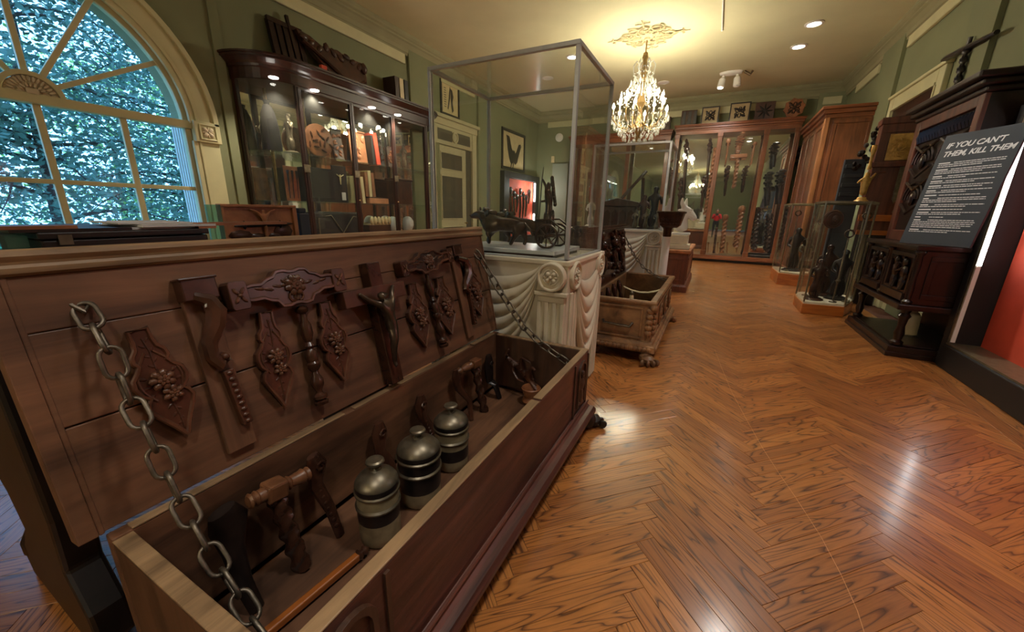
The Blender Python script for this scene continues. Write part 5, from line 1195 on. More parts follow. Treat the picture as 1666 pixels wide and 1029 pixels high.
for k, (y, lb) in enumerate(((6.0, 'white sculpted head by the third cabinet post, lowest level'), (6.45, 'white sculpted head near the right end of the lowest level'))):
    t = T('white_bust', lb, 'bust', (CXI, y, S0), 'white heads low in the glass cabinet')
    o = skin('head', [((CXI, y, S0+.05), .09), ((CXI, y, S0+.30), .06), ((CXI+.01, y, S0+.48), .12), ((CXI+.02, y, S0+.60), .12), ((CXI, y, S0+.68), .07), ((CXI+.13, y, S0+.50), .03), ((CXI+.13, y, S0+.42), .03)], [(0, 1), (1, 2), (2, 3), (3, 4), (2, 5), (2, 6)], K['marble'], t.o, t.base)
    t.p('bust_plinth', MB().box((CXI-.12, y-.12, S0), (CXI+.12, y+.12, S0+.06)), K['redwood'], None, .006)
# things on top of the cabinet
ZT = 3.376
t = T('slatted_screen', 'dark slatted wooden panel leaning on the wall on top of the glass cabinet', 'panel', (-6.0, 4.3, ZT))
mm = M.Translation((-5.98, 4.28, ZT)) @ M.Rotation(-.2, 4, 'Y')
for k in range(5): t.p('slat', MB().box((-.02, -.24+.11*k, 0), (.01, -.16+.11*k, .66), mm), K['mahog'], None, .004)
t.p('top_rail', MB().box((-.03, -.25, .60), (.02, .29, .67), mm), K['mahog'], None, .004); t.p('backing', MB().box((-.05, -.25, 0), (-.02, .29, .64), mm), K['ebony'])
solo('orange_tag', MB().box((-5.72, 4.52, ZT), (-5.66, 4.62, ZT+.12)), K['red'], (-5.7, 4.55, ZT), 'small bright orange tag on top of the cabinet by the slatted panel', 'tag', None, .006)
t = T('carved_scroll_lintel', 'carved brown scroll lintel with lion ends leaning on top of the glass cabinet', 'carving', (-5.95, 5.0, ZT))
mm = M.Translation((-5.98, 5.05, ZT)) @ M.Rotation(-.15, 4, 'Y') @ M(((0, 0, 1, 0), (1, 0, 0, 0), (0, 1, 0, 0), (0, 0, 0, 1)))
t.p('lintel_board', MB().prism([(-.62, .62), (-.58, .52), (-.35, .32), (-.1, .12), (.3, .02), (.62, 0), (.66, .3), (.6, .52), (.3, .5), (.1, .56), (-.2, .52), (-.4, .60)], -.03, .05, mm), K['carve'], None, .01)
m = MB()
for k in range(9): m.blob((-.52+.13*k, .54-.035*(k % 3)-.02*k*.3, .05), (.15, .10, .07), mm, 7, 5, .5*k)
m.tube([mm @ V((-.55, .48, .06)), mm @ V((-.2, .3, .07)), mm @ V((.1, .14, .07)), mm @ V((.4, .1, .06)), mm @ V((.58, .2, .06))], .03, 6); m.blob((.6, .42, .06), (.14, .2, .12), mm)
t.p('scroll_carving', m, K['carve']); t.p('corner_stakes', MB().bar(mm @ V((-.66, .2, -.02)), mm @ V((-.70, .78, -.02)), .04, .04).bar(mm @ V((.70, 0, -.02)), mm @ V((.66, .46, -.02)), .025, .025), K['mahog'])
for k, lb in enumerate(('dark red book standing on top of the cabinet, first of three', 'cream striped book in the middle of three on top of the cabinet', 'black and cream book at the right of three on top of the cabinet')): book('upright_book', lb, 6.30+k*.13, ZT, .11, .46, .3, [K['mahog'], K['ivory'], K['black']][k], .04, 'book', 'three books on top of the cabinet', -5.95)
# ================================================================== LEFT WALL BEYOND
dr = T('door_1', None, None, (XL, 8.65, 0)); dr.o['kind'] = 'structure'
K['doorp'] = plain('cream_door_paint', (196, 190, 156), .45, 0, .05); K['dpanel'] = plain('dark_door_panel', (84, 82, 70), .35, 0, .1)
dr.p('door_casing', MB().box((XL, 7.62, 0), (XL+.09, 7.82, 3.35)).box((XL, 9.40, 0), (XL+.09, 9.60, 3.35)), K['doorp'], None, .01)
dr.p('door_head', MB().box((XL, 7.58, 3.35), (XL+.10, 9.64, 3.50)).box((XL, 7.52, 3.50), (XL+.15, 9.70, 3.58)), K['doorp'], None, .01)
dr.p('transom_bar', MB().box((XL, 7.82, 2.93), (XL+.07, 9.40, 3.35)), K['doorp'], None, .008)
for y0 in (7.92, 8.72): dr.p('transom_panel', MB().box((XL+.07, y0, 3.02), (XL+.075, y0+.58, 3.27)), K['dpanel'])
dr.p('transom_medallion', MB().lathe([(.13, 0), (.13, .03), (.09, .04), (.07, .02), (.0, .03)], 20, M.Translation((XL+.07, 8.61, 3.145)) @ M.Rotation(pi/2, 4, 'Y')), K['doorp'])
lf = dr.p('door_leaf', MB().box((XL, 7.84, 0), (XL+.055, 9.12, 2.91)), K['doorp'], None, .006)
for z0, z1 in ((2.38, 2.74), (1.18, 2.2), (.3, .95)): dr.p('door_panel', MB().box((XL+.055, 8.05, z0), (XL+.06, 8.92, z1)), K['dpanel'], lf); dr.p('panel_bead', rect_frame(MB(), 'x', 8.02, 8.95, z0-.03, z1+.03, XL+.055, .03, .018), K['doorp'], lf, .004)
dr.p('door_handle', MB().blob((XL+.12, 9.04, 1.05), (.06, .06, .06)).tube([(XL+.05, 9.04, 1.05), (XL+.12, 9.04, 1.05)], .014, 6), K['brass'], lf)
dr.p('dark_gap', MB().box((XL, 9.14, 0), (XL+.04, 9.38, 2.91)), K['dpanel'])
def picture(name, label, y0, y1, z0, z1, w):
    t = T(name, label, 'picture', (XL, (y0+y1)/2, z0))
    t.p('frame', rect_frame(MB(), 'x', y0, y1, z0, z1, XL+.002, w, .04), K['ebony'], None, .006)
    t.p('print_sheet', MB().box((XL+.002, y0+w, z0+w), (XL+.012, y1-w, z1-w)), K['ivory']); return t
t = picture('torso_print', 'narrow framed print with a dark torso figure hung above the cream door', 8.14, 8.90, 3.62, 4.36, .045)
mm = M(((0, 0, 1, XL+.012), (1, 0, 0, 8.55), (0, 1, 0, 3.98), (0, 0, 0, 1)))
t.p('printed_figure', MB().prism([(.0, .26), (.07, .24), (.12, .1), (.08, -.02), (.12, -.2), (.06, -.27), (.02, -.12), (.0, .05)], 0, .002, mm).prism([(-.02, .3), (.0, .26), (-.02, .05), (-.06, -.1), (-.10, -.22), (-.13, -.2), (-.08, 0), (-.06, .15)], 0, .002, mm), K['ebony'])
t.p('printed_lines', (lambda m: [m.box((-.26, .22-.05*k, 0), (-.18, .235-.05*k, .002), mm) for k in range(9)] and m)(MB()), K['ebony'])
t = picture('bat_print', 'square framed print of a dark spread-winged bat above the red alcove', 11.15, 12.80, 2.68, 3.88, .085)
mm = M(((0, 0, 1, XL+.012), (1, 0, 0, 11.97), (0, 1, 0, 3.26), (0, 0, 0, 1)))
t.p('bat_figure', MB().prism([(-.05, .02), (-.14, .1), (-.30, .42), (-.52, .44), (-.46, .30), (-.42, .05), (-.30, -.22), (-.2, -.36), (-.1, -.38), (0, -.32), (.15, -.38), (.28, -.3), (.40, -.05), (.55, .22), (.5, .30), (.36, .26), (.2, .02), (.12, -.04), (.08, .06), (.03, .02), (0, .07)], 0, .003, mm).prism([(-.16, -.36), (-.2, -.5), (-.15, -.5), (-.1, -.37)], 0, .003, mm).prism([(-.02, -.33), (-.05, -.5), (0, -.5), (.04, -.34)], 0, .003, mm), K['ebony'])
al = T('red_lit_alcove', 'black framed alcove with coral red back and hanging dark weapons on the left wall', 'alcove', (XL, 12.4, 0))
al.p('black_frame', MB().box((XL, 11.1, 0), (XL+.16, 11.45, 2.62)).box((XL, 13.55, 0), (XL+.16, 13.85, 2.62)).box((XL, 11.45, 2.42), (XL+.16, 13.55, 2.62)).box((XL, 11.45, 0), (XL+.16, 13.55, .55)), K['black'], None, .006)
al.p('red_back', MB().box((XL+.01, 11.45, .55), (XL+.03, 13.55, 2.42)), K['red'])
al.p('light_tube', MB().tube([(XL+.13, 13.50, 1.75), (XL+.13, 13.50, 2.38)], .03, 8), K['led']); al.p('light_tube', MB().tube([(XL+.13, 13.50, .7), (XL+.13, 13.50, 1.3)], .03, 8), K['led'])
lamp('POINT', 'alcove_lamp', (XL+.45, 12.9, 2.2), 26, (1, .95, .9), .05)
for k in range(7):
    y = 11.62+.24*k; h = (1.2, 1.35, .6, 1.25, .9, .75, .5)[k]; z1 = 2.15-.1*(k % 3)
    t = T('hanging_weapon', 'dark carved weapon hanging in the red alcove, number %s from the left' % ('one two three four five six seven'.split()[k]), 'weapon', (XL+.10, y, z1-h), 'weapons hanging in the red alcove')
    t.p('weapon_shaft', MB().tube([(XL+.10, y, z1-h), (XL+.12, y+.02, z1-h*.5), (XL+.10, y, z1)], [.02, .045, .03], 8), K['carve_dark']); t.p('weapon_head', MB().blob((XL+.12, y, z1-.1), (.1, .17, .22)).blob((XL+.12, y+.05, z1-.25), (.06, .16, .08)), K['ebony'])
# ================================================================== BACK WALL CABINETS
def big_cab(name, label, x0, x1, posts, yf, zt, contents_mirror=True, wtag=''):
    t = T(name, label, 'cabinet', ((x0+x1)/2, yf+.2, 0)); yb = YB-.03
    t.p('cabinet_base', MB().box((x0+.05, yf+.05, 0), (x1-.05, yb, .10)), K['ebony'])
    t.p('bottom_board', MB().box((x0, yf-.02, .10), (x1, yb, .20)), K['oakx'], None, .01)
    t.p('base_step', MB().box((x0, yf-.05, .08), (x1, yf-.02, .14)), K['oakx'], None, .006)
    t.p('mirror_back', MB().box((x0+.03, yb-.02, .20), (x1-.03, yb-.01, zt-.25)), K['mirror'], None, 0, 'mirrored back')
    t.p('back_board', MB().box((x0, yb-.01, .10), (x1, yb, zt-.2)), K['oakz'])
    t.p('cabinet_top', MB().box((x0, yf, zt-.26), (x1, yb, zt-.22)), K['oakx'])
    fr = t.p('frieze', MB().box((x0, yf-.005, zt-.25), (x1, yf+.03, zt-.15)), K['oakx'])
    m = MB()
    for lo, hi, d in ((-.16, -.12, .03), (-.12, -.06, .06), (-.06, -.03, .10), (-.03, 0, .12)): m.box((x0-d*.5, yf-d, zt+lo), (x1+d*.5, yb, zt+hi))
    t.p('cornice', m, K['oakx'], None, .008)
    for x in posts:
        p = t.p('post', MB().box((x-.06, yf-.01, .2), (x+.06, yf+.06, zt-.25)), K['oakz'], None, .008)
        t.p('post_cap', MB().box((x-.075, yf-.025, zt-.36), (x+.075, yf+.06, zt-.25)), K['oakz'], p, .008); t.p('post_foot', MB().box((x-.075, yf-.025, .2), (x+.075, yf+.06, .34)), K['oakz'], p, .008)
        t.p('post_flute', MB().box((x-.02, yf-.018, .4), (x+.02, yf-.01, zt-.42)), K['oakz'], p, .004)
    for a, b in zip(posts[:-1], posts[1:]): t.p('front_pane', MB().box((a+.06, yf+.03, .2), (b-.06, yf+.034, zt-.25)), K['glass'])
    for x in (x0, x1-.03): t.p('side_wall', MB().box((x, yf+.06, .2), (x+.03, yb-.01, zt-.25)), K['oakz'])
    return t
mc = big_cab('mirrored_cabinet', 'tall brown glass cabinet with mirrored back and twisted sticks on the far wall', -1.42, 1.70, (-1.36, -.21, .93, 1.64), 13.40, 3.95)
big_cab('tall_side_cabinet', 'tall brown glass cabinet left of the mirrored cabinet, behind the large case', -4.75, -1.55, (-4.68, -3.9, -2.8, -1.62), 13.42, 3.86)
for x in (-.8, .35, 1.25): lamp('SPOT', 'cabinet_lamp', (x, 13.62, 3.62), 30, (1, .88, .7), .03, (x, 13.6, 0), 110, .8)
SY = 13.56
GS = 'carved sticks in the mirrored cabinet'
def stick(name, label, a, b, r, kind, mat, y=SY):
    p0 = at(*a, 1, y); p1 = at(*b, 1, y)
    t = T(name, label, 'stick', tuple(p1), GS)
    d = p1-p0
    if kind == 'twist': t.p('twisted_shaft', MB().twist(p0+d*.06, p1, r, max(3, d.length/.13), 10, None, 2, .36), mat); t.p('knob', MB().blob(p0+d*.03, (r*3, r*3, r*3.4)), mat)
    elif kind == 'finial':
        t.p('shaft', MB().turn(p0+d*.2, p1, [(r*.8, 0), (r, .1), (r*.7, 1)], 10), mat)
        t.p('carved_finial', MB().turn(p0, p0+d*.24, [(r*.4, 0), (r*1.4, .15), (r*.8, .3), (r*2.4, .5), (r*1.2, .65), (r*2.0, .8), (r*.8, 1)], 10), mat)
    elif kind == 'club': t.p('shaft', MB().turn(p0+d*.15, p1, [(r*.7, 0), (r*.9, .3), (r*.5, 1)], 8), mat); t.p('club_head', MB().blob(p0+d*.1, (r*4, r*3, d.length*.2)), mat)
    elif kind == 'figure':
        t.p('shaft', MB().turn(p0+d*.45, p1, [(r*1.2, 0), (r*.8, .2), (r, .5), (r*.6, 1)], 8), mat)
        m = MB()
        for k in range(6): m.blob(p0+d*(.04+.08*k)+V((.02*(-1)**k, -.01, 0)), (r*(3.4-.2*k), r*2.6, d.length*.11), None, 7, 5)
        t.p('carved_head', m, mat)
    return t
CT, CDk = K['carve_tan'], K['carve_dark']
stick('finial_staff', 'staff with spear finial high in the left bay beside the first post', (1117, 226), (1111, 322), .035, 'finial', CDk)
stick('finial_staff', 'staff with spear finial high in the left bay by the second post', (1156, 224), (1147, 322), .035, 'finial', CDk)
stick('twisted_staff', 'long barley-twist staff crossing behind the second post', (1164, 240), (1146, 350), .04, 'twist', CT, 13.60)
stick('figure_stick', 'dark carved figure stick in the left bay under the right finial staff', (1146, 286), (1140, 345), .04, 'figure', CDk)
stick('figure_stick', 'dark carved figure stick in the left bay under the left finial staff', (1108, 290), (1103, 350), .04, 'figure', CDk)
stick('knob_club', 'small knobbed club at upper left of the middle bay', (1186, 225), (1180, 268), .035, 'club', CT)
stick('knob_club', 'thin club at upper right of the middle bay', (1229, 230), (1222, 268), .028, 'club', CT)
t = stick('totem_staff', 'wide carved totem head with crossbar over a twisted shaft, centre of middle bay', (1206, 221), (1200, 250), .075, 'figure', CT)
p0, p1 = at(1188, 255, 1, SY), at(1216, 253, 1, SY); t.p('crossbar', MB().bar(p0, p1, .10, .08, (0, 1, 0)), CT, None, .01)
p0, p1 = at(1201, 258, 1, SY), at(1194, 305, 1, SY); t.p('twisted_shaft', MB().twist(p0, p1, .045, 7, 10), CT)
stick('figure_stick', 'dark figure stick hanging low left in the middle bay', (1184, 270), (1179, 318), .04, 'figure', CDk)
stick('figure_stick', 'dark figure stick hanging low right in the middle bay', (1214, 270), (1208, 312), .04, 'figure', CDk)
stick('twisted_spindle', 'twisted leg standing at lower left of the middle bay by the second post', (1166, 372), (1161, 412), .028, 'twist', CDk)
stick('twisted_spindle', 'twisted leg with scrolled top in the lower centre of the middle bay', (1181, 352), (1174, 412), .055, 'twist', CT)
stick('twisted_spindle', 'thick tan twisted leg at lower right of the middle bay', (1208, 338), (1197, 404), .06, 'twist', CT)
stick('twisted_spindle', 'dark twisted leg at the left of the right bay', (1233, 340), (1227, 408), .055, 'twist', CDk)
stick('twisted_spindle', 'glossy twisted leg in the centre of the right bay', (1254, 350), (1248, 410), .05, 'twist', CDk)
stick('twisted_spindle', 'dark twisted leg at the right of the right bay', (1278, 336), (1272, 404), .055, 'twist', CDk)
for k, (a, b, lb) in enumerate((((1262, 232), (1258, 272), 'dark bunched carving at the top of the right bay'), ((1302, 238), (1296, 300), 'dark carved bracket at top right of the right bay'), ((1252, 280), (1249, 335), 'dark standing figure in the middle of the right bay'), ((1272, 276), (1268, 332), 'dark standing figure at right of the right bay'), ((1298, 300), (1290, 350), 'carved scroll hanging at right edge of the right bay'))):
    stick('dark_carving', lb, a, b, .06, 'figure', K['ebony'])
p0, p1 = at(1218, 415, 1, 13.5), at(1259, 417, 1, 13.5)
solo('black_rod', MB().tube([V((p0.x, 13.5, .245)), V((p1.x, 13.5, .245))], .04, 10).blob((p0.x, 13.5, .245), (.12, .1, .09)).blob((p1.x, 13.5, .245), (.12, .1, .09)), K['ebony'], (p0.x, 13.5, .2), 'black rod lying on the floor of the right bay', 'rod')
for k in range(4): stick('small_fork', 'small tan fork hung low in the mirrored cabinet, %s' % ['left bay by the second post', 'just left of the scrolled twisted leg', 'just right of the scrolled twisted leg', 'next to the third post'][k], (1152+16*k, 396), (1151+16*k, 413), .012, 'club', CT)
# tiles along the top of the mirrored cabinet
ZB = 3.952
tl = [(1122, .42, 'ebony', 'brown slatted tile at the left end on top of the mirrored cabinet', 0), (1156, .46, 'ivory', 'cream tile with dark leaf cross, second on top of the mirrored cabinet', 1), (1203, .50, 'ivory', 'cream framed tile with dark bird figure in the middle of the cabinet top', 2), (1243, .46, 'carve', 'brown tile with diagonal star carving, fourth on the cabinet top', 3), (1290, .50, 'carve_tan', 'rounded tan carved tile at the right end of the cabinet top', 4)]
for px, s_, mk, lb, kd in tl:
    x = at(px, 185, 1, 13.55).x; t = T('carved_tile', lb, 'tile', (x, 13.5, ZB), 'carved tiles on the cabinet top')
    mm = M(((1, 0, 0, x), (0, 0, -1, 13.5), (0, 1, 0, ZB), (0, 0, 0, 1)))
    t.p('tile_slab', MB().prism([(-s_/2, 0), (s_/2, 0), (s_/2, s_), (-s_/2, s_)] if kd != 4 else [(s_*.5*cos(a)*(1.0 if k % 2 else .86), s_/2+s_*.5*sin(a)*(1.0 if k % 2 else .86)) for k, a in enumerate([2*pi*k/16-.2 for k in range(16)])], -.03, .03, mm), K[{'ivory': 'tile_tan'}.get(mk, mk)] if mk != 'ebony' else K['carve_dark'], None, .006)
    m = MB()
    if kd in (0,):
        for k in range(3): m.box((-s_*.4+k*.15, .04, .03), (-s_*.4+k*.15+.08, s_-.04, .05), mm)
    elif kd == 3:
        for a in (pi/4, 3*pi/4, 0, pi/2): m.blob((0, s_/2, .03), (s_*.95, .05, .05), mm, 8, 5, a)
    else:
        r_ = random.Random(kd)
        for k in range(4): m.blob((s_*.25*cos(pi/4+k*pi/2), s_/2+s_*.25*sin(pi/4+k*pi/2), .035), (s_*.30, s_*.13, .05), mm, 8, 5, pi/4+k*pi/2+(.5 if kd == 2 else 0))
        for k in range(6): m.tube([mm @ V((s_*(.16+.12*sin(j))*cos(k*pi/3+j*.3), s_/2+s_*(.16+.12*sin(j))*sin(k*pi/3+j*.3), .04)) for j in range(5)], .014, 5)
        m.blob((0, s_/2+(.05 if kd == 2 else 0), .04), (s_*.24, s_*.2, .06), mm)
    t.p('tile_carving', m, K['ebony'] if kd != 4 else K['carve_dark'])
    if kd in (1, 2): t.p('tile_frame', (lambda q: q)(MB().ring([(-s_/2, 0), (s_/2, 0), (s_/2, s_), (-s_/2, s_)], [(-s_/2+.03, .03), (s_/2-.03, .03), (s_/2-.03, s_-.03), (-s_/2+.03, s_-.03)], .03, .05, mm)), K['ebony'])
solo('small_picture', MB().box((-1.85, 13.5, 3.862), (-1.62, 13.54, 4.25)), K['carve_dark'], (-1.7, 13.5, 3.862), 'small dark frame on the side cabinet behind the chandelier', 'frame', None, .01)
statuette('white_robed_figure', 'white robed figure in front of the side cabinet behind the large case', -3.75, 13.0, 0.95, .9, K['white'], .2)
solo('dark_side_table', MB().box((-4.3, 12.8, 0), (-3.2, 13.2, .92)).box((-4.35, 12.75, .92), (-3.15, 13.22, .95)), K['ebony'], (-3.75, 13.0, 0), 'dark table under the white robed figure by the side cabinet', 'table', None, .01)
struct('door_3', MB().box((-5.55, YB-.05, 0), (-4.95, YB-.005, 3.08)), plain('grey_green_door', (138, 146, 130), .5, 0, .05), .006)
solo('round_wall_sensor', MB().lathe([(.14, 0), (.14, .04), (.1, .06), (0, .065)], 24, M.Translation((-5.35, YB, 3.95)) @ M.Rotation(pi/2, 4, 'X')), K['white'], (-5.35, YB, 3.95), 'white round sensor high on the far wall above the grey-green door', 'sensor')
solo('light_switch', MB().box((-5.62, YB-.03, 3.12), (-5.5, YB, 3.34)), K['ivory'], (-5.55, YB, 3.2), 'small cream plate on the wall at the top of the grey-green door', 'plate', None, .006)
# end cabinet on the right wall
t = T('side_wardrobe', 'tall brown panelled cabinet with end panel facing the room, right of the mirrored cabinet', 'wardrobe', (2.15, 12.0, 0))
x0, x1, y0, y1, zt = 1.76, 2.56, 10.85, 13.3, 3.62
t.p('cabinet_body', MB().box((x0+.02, y0+.02, .12), (x1, y1, zt-.2)), K['oakz'], None, .006)
t.p('plinth', MB().box((x0-.02, y0-.02, 0), (x1, y1+.01, .14)), K['oakx'], None, .008)
t.p('cornice', MB().box((x0-.01, y0-.01, zt-.22), (x1, y1, zt-.14)).box((x0-.06, y0-.06, zt-.14), (x1, y1+.02, zt-.06)).box((x0-.10, y0-.10, zt-.06), (x1, y1+.04, zt)), K['oakx'], None, .012)
t.p('corner_stile', MB().box((x0-.01, y0-.01, .14), (x0+.09, y0+.10, zt-.2)), K['wardrobe_post'], None, .02, 'lighter rounded corner post')
ep = t.p('end_panel', MB().box((x0+.22, y0, .5), (x1-.04, y0+.02, zt-.34)), K['oakz'], None, .006); t.p('panel_moulding', rect_frame(MB(), 'y', x0+.14, x1-.005, .4, zt-.26, y0+.02, .07, .03), K['oakz'], ep, .01)
for k in range(3): t.p('front_door', rect_frame(MB(), 'x', y0+.12+.78*k, y0+.86+.78*k, .2, zt-.28, x0+.02, .09, -.02), K['oakz'], None, .008)
# ================================================================== CHANDELIER AND CEILING FITTINGS
hx, hy = -1.70, 8.96
t = T('ceiling_rose', 'cream plaster ceiling rose of interlaced scrolls above the chandelier', 'ceiling rose', (hx, hy, ZC))
m = MB(); K['rose'] = plain('aged_plaster_scroll', (196, 182, 140), .8, 0, .15)
for k in range(12):
    a = k*pi/6; R_ = .34 if k % 2 else .52
    pts = []
    for j in range(13):
        s_ = j/12; r = .08+R_*s_; da = .28*sin(s_*pi*2)*(1 if k % 2 else -1); pts.append((hx+r*cos(a+da), hy+r*sin(a+da)*.85, ZC-.02-.015*sin(s_*pi)))
    m.tube(pts, [.020-.008*j/12 for j in range(13)], 5)
    c = (hx+.42*cos(a), hy+.36*sin(a)); m.tube([(c[0]+.085*cos(q_), c[1]+.075*sin(q_), ZC-.025) for q_ in [2*pi*i/10 for i in range(10)]], .014, 5, True)
    c = (hx+.22*cos(a+.26), hy+.2*sin(a+.26)); m.tube([(c[0]+.07*cos(q_), c[1]+.07*sin(q_), ZC-.03) for q_ in [2*pi*i/10 for i in range(10)]], .013, 5, True)
for a in (0.05, pi/2, pi+.05, 3*pi/2):
    m.tube([(hx+r*cos(a), hy+r*sin(a)*.9, ZC-.02) for r in (.5, .62, .78)], [.02, .014, .006], 5)
    for s_ in (-1, 1): m.tube([(hx+.6*cos(a), hy+.54*sin(a), ZC-.02), (hx+.68*cos(a+.1*s_), hy+.6*sin(a+.1*s_), ZC-.03), (hx+.66*cos(a+.2*s_), hy+.58*sin(a+.2*s_), ZC-.02)], .012, 5)
t.p('scrollwork', m, K['rose']); t.p('rose_boss', MB().lathe([(.13, 0), (.12, -.03), (.06, -.05), (.05, -.08), (.02, -.09)], 18, M.Translation((hx, hy, ZC))), K['rose'])
t = T('crystal_chandelier', 'lit crystal chandelier with candle bulbs hanging from the ceiling rose', 'chandelier', (hx, hy, 2.75))
t.p('stem', MB().turn((hx, hy, ZC-.09), (hx, hy, 2.85), [(.014, 0), (.014, .12), (.05, .15), (.02, .2), (.03, .3), (.075, .36), (.03, .42), (.045, .52), (.10, .6), (.04, .66), (.06, .8), (.12, .86), (.05, .92), (.03, 1)], 12), K['brass'])
for k in range(6):
    a = k*pi/3+.2; c, s_ = cos(a), sin(a)
    t.p('crown_arm', MB().tube([(hx+r*c, hy+r*s_, z) for r, z in ((.02, 4.05), (.10, 4.0), (.19, 4.12), (.21, 4.28), (.15, 4.36), (.11, 4.30), (.13, 4.24))], .012, 6), K['crystal'])
    t.p('crown_arm', MB().tube([(hx+r*c, hy+r*s_, z) for r, z in ((.03, 4.5), (.06, 4.35), (.10, 4.2), (.06, 4.1))], .009, 6), K['brass'])
for k in range(12):
    a = k*pi/6; c, s_ = cos(a), sin(a); R_, zz = (.56, 3.46) if k % 2 else (.42, 3.58)
    am = t.p('candle_arm', MB().tube([(hx+r*c, hy+r*s_, z) for r, z in ((.05, 3.25), (R_*.45, 3.10), (R_*.8, 3.14), (R_, 3.28), (R_, zz-.13))], .012, 6), K['brass'])
    t.p('drip_pan', MB().lathe([(.015, -.02), (.055, 0), (.06, .01), (.02, .005)], 12, M.Translation((hx+R_*c, hy+R_*s_, zz-.12))), K['crystal'], am)
    t.p('candle', MB().lathe([(.016, 0), (.016, .10)], 8, M.Translation((hx+R_*c, hy+R_*s_, zz-.11))), K['ivory'], am)
    t.p('bulb', MB().lathe([(.012, 0), (.030, .03), (.026, .065), (.010, .10), (.002, .115)], 10, M.Translation((hx+R_*c, hy+R_*s_, zz))), K['bulb'], am, 0, 'glowing candle bulb')
m = MB()
def drop(x, y, z, L_): m.lathe([(.001, 0), (.018, -L_*.35), (.027, -L_*.65), (.013, -L_*.9), (.001, -L_)], 5, M.Translation((x, y, z)), False)
for R_, z, n, L_ in ((.57, 3.33, 26, .11), (.50, 3.2, 24, .10), (.40, 3.08, 20, .10), (.30, 2.98, 16, .10), (.18, 2.90, 10, .10), (.24, 4.02, 12, .12), (.42, 3.80, 12, .14), (.30, 3.86, 12, .12)):
    for k in range(n):
        a = 2*pi*k/n; x, y = hx+R_*cos(a), hy+R_*sin(a); drop(x, y, z, L_)
for k in range(18):
    a = 2*pi*k/18
    for r0, z0, r1, z1 in ((.56, 3.42, .28, 3.0), (.12, 3.95, .50, 3.62), (.2, 4.15, .10, 3.75), (.05, 4.3, .42, 3.72)):
        for j in range(8):
            s_ = (j+.5)/8; r = r0+(r1-r0)*s_; z = z0+(z1-z0)*s_-.08*sin(pi*s_); m.blob((hx+r*cos(a), hy+r*sin(a), z), (.030, .030, .034), None, 5, 3)
t.p('crystal_strands', m, K['crystal'], None, 0, None, 'stuff')
for par in (bpy.data.objects['ceiling_rose'], bpy.data.objects['crystal_chandelier']):  # unseen copies, added as fittings for the hall fill light
    c = copy_tree(par); c.location.y = -7.5
    c['label'] = 'added plaster ceiling rose in the hall behind the photographer' if 'rose' in par.name else 'second crystal chandelier added for fill light in the hall behind the photographer'
def downlight(x, y, label, on=True, grp='recessed ceiling lights'):
    t = T('recessed_downlight', label, 'ceiling light', (x, y, ZC), grp)
    t.p('trim_ring', MB().lathe([(.15, 0), (.15, -.012), (.11, -.022), (.10, 0)], 24, M.Translation((x, y, ZC)), False), K['white'])
    t.p('lamp_face', MB().lathe([(.10, -.004), (.08, -.018), (.001, -.02)], 20, M.Translation((x, y, ZC)), False), K['can'] if on else K['white'])
downlight(1.03, 10.76, 'lit recessed light in the ceiling, the one nearest the far right corner')
downlight(1.10, 9.70, 'lit recessed light at the top edge, nearer than its lit neighbour')
downlight(-1.75, 12.07, 'unlit white recessed disc on ceiling right of the chandelier', False)
downlight(-4.45, 10.5, 'unlit white recessed disc seen through the top of the large case', False)
for k, (x, y) in enumerate(DOWN[2:]): downlight(x, y, 'added recessed fill light over %s' % ['the text sign aisle', 'the glass cabinet', 'the cream door', 'the floor beside the foreground chest', 'the red-jacketed photographer', 'the hall behind the photographer', 'the left of the hall behind the photographer', 'the far end of the hall behind the photographer'][k])
t = T('twin_spotlight', 'white twin-head spotlight on the ceiling in front of the mirrored cabinet', 'spotlight', (-.16, 11.9, ZC))
t.p('ceiling_plate', MB().lathe([(.22, 0), (.20, -.05), (.10, -.07)], 20, M.Translation((-.16, 11.9, ZC)) @ M.Diagonal((1.2, .6, 1, 1))), K['white'])
for dx, mt in ((-.16, K['can']), (.14, K['white'])):
    h = t.p('lamp_head', MB().turn((-.16+dx, 11.9, ZC-.05), (-.16+dx*1.2, 11.85, ZC-.34), [(.03, 0), (.03, .2), (.075, .35), (.085, .95), (.07, 1)], 14), K['white']); t.p('lamp_face', MB().blob((-.16+dx*1.2, 11.85, ZC-.345), (.13, .13, .04)), mt, h)
t.p('swivel_arm', MB().tube([(.12, 11.9, ZC-.02), (.26, 11.92, ZC-.10), (.30, 11.93, ZC-.02)], .03, 6), K['pewter'])
solo('ceiling_conduit', MB().tube([(-.39, 7.2, ZC-.012), (-.39, 9.25, ZC-.012)], .014, 6).blob((-.39, 9.3, ZC-.012), (.05, .06, .03)), K['white'], (-.39, 8, ZC), 'thin white conduit running along the ceiling right of the chandelier', 'conduit')
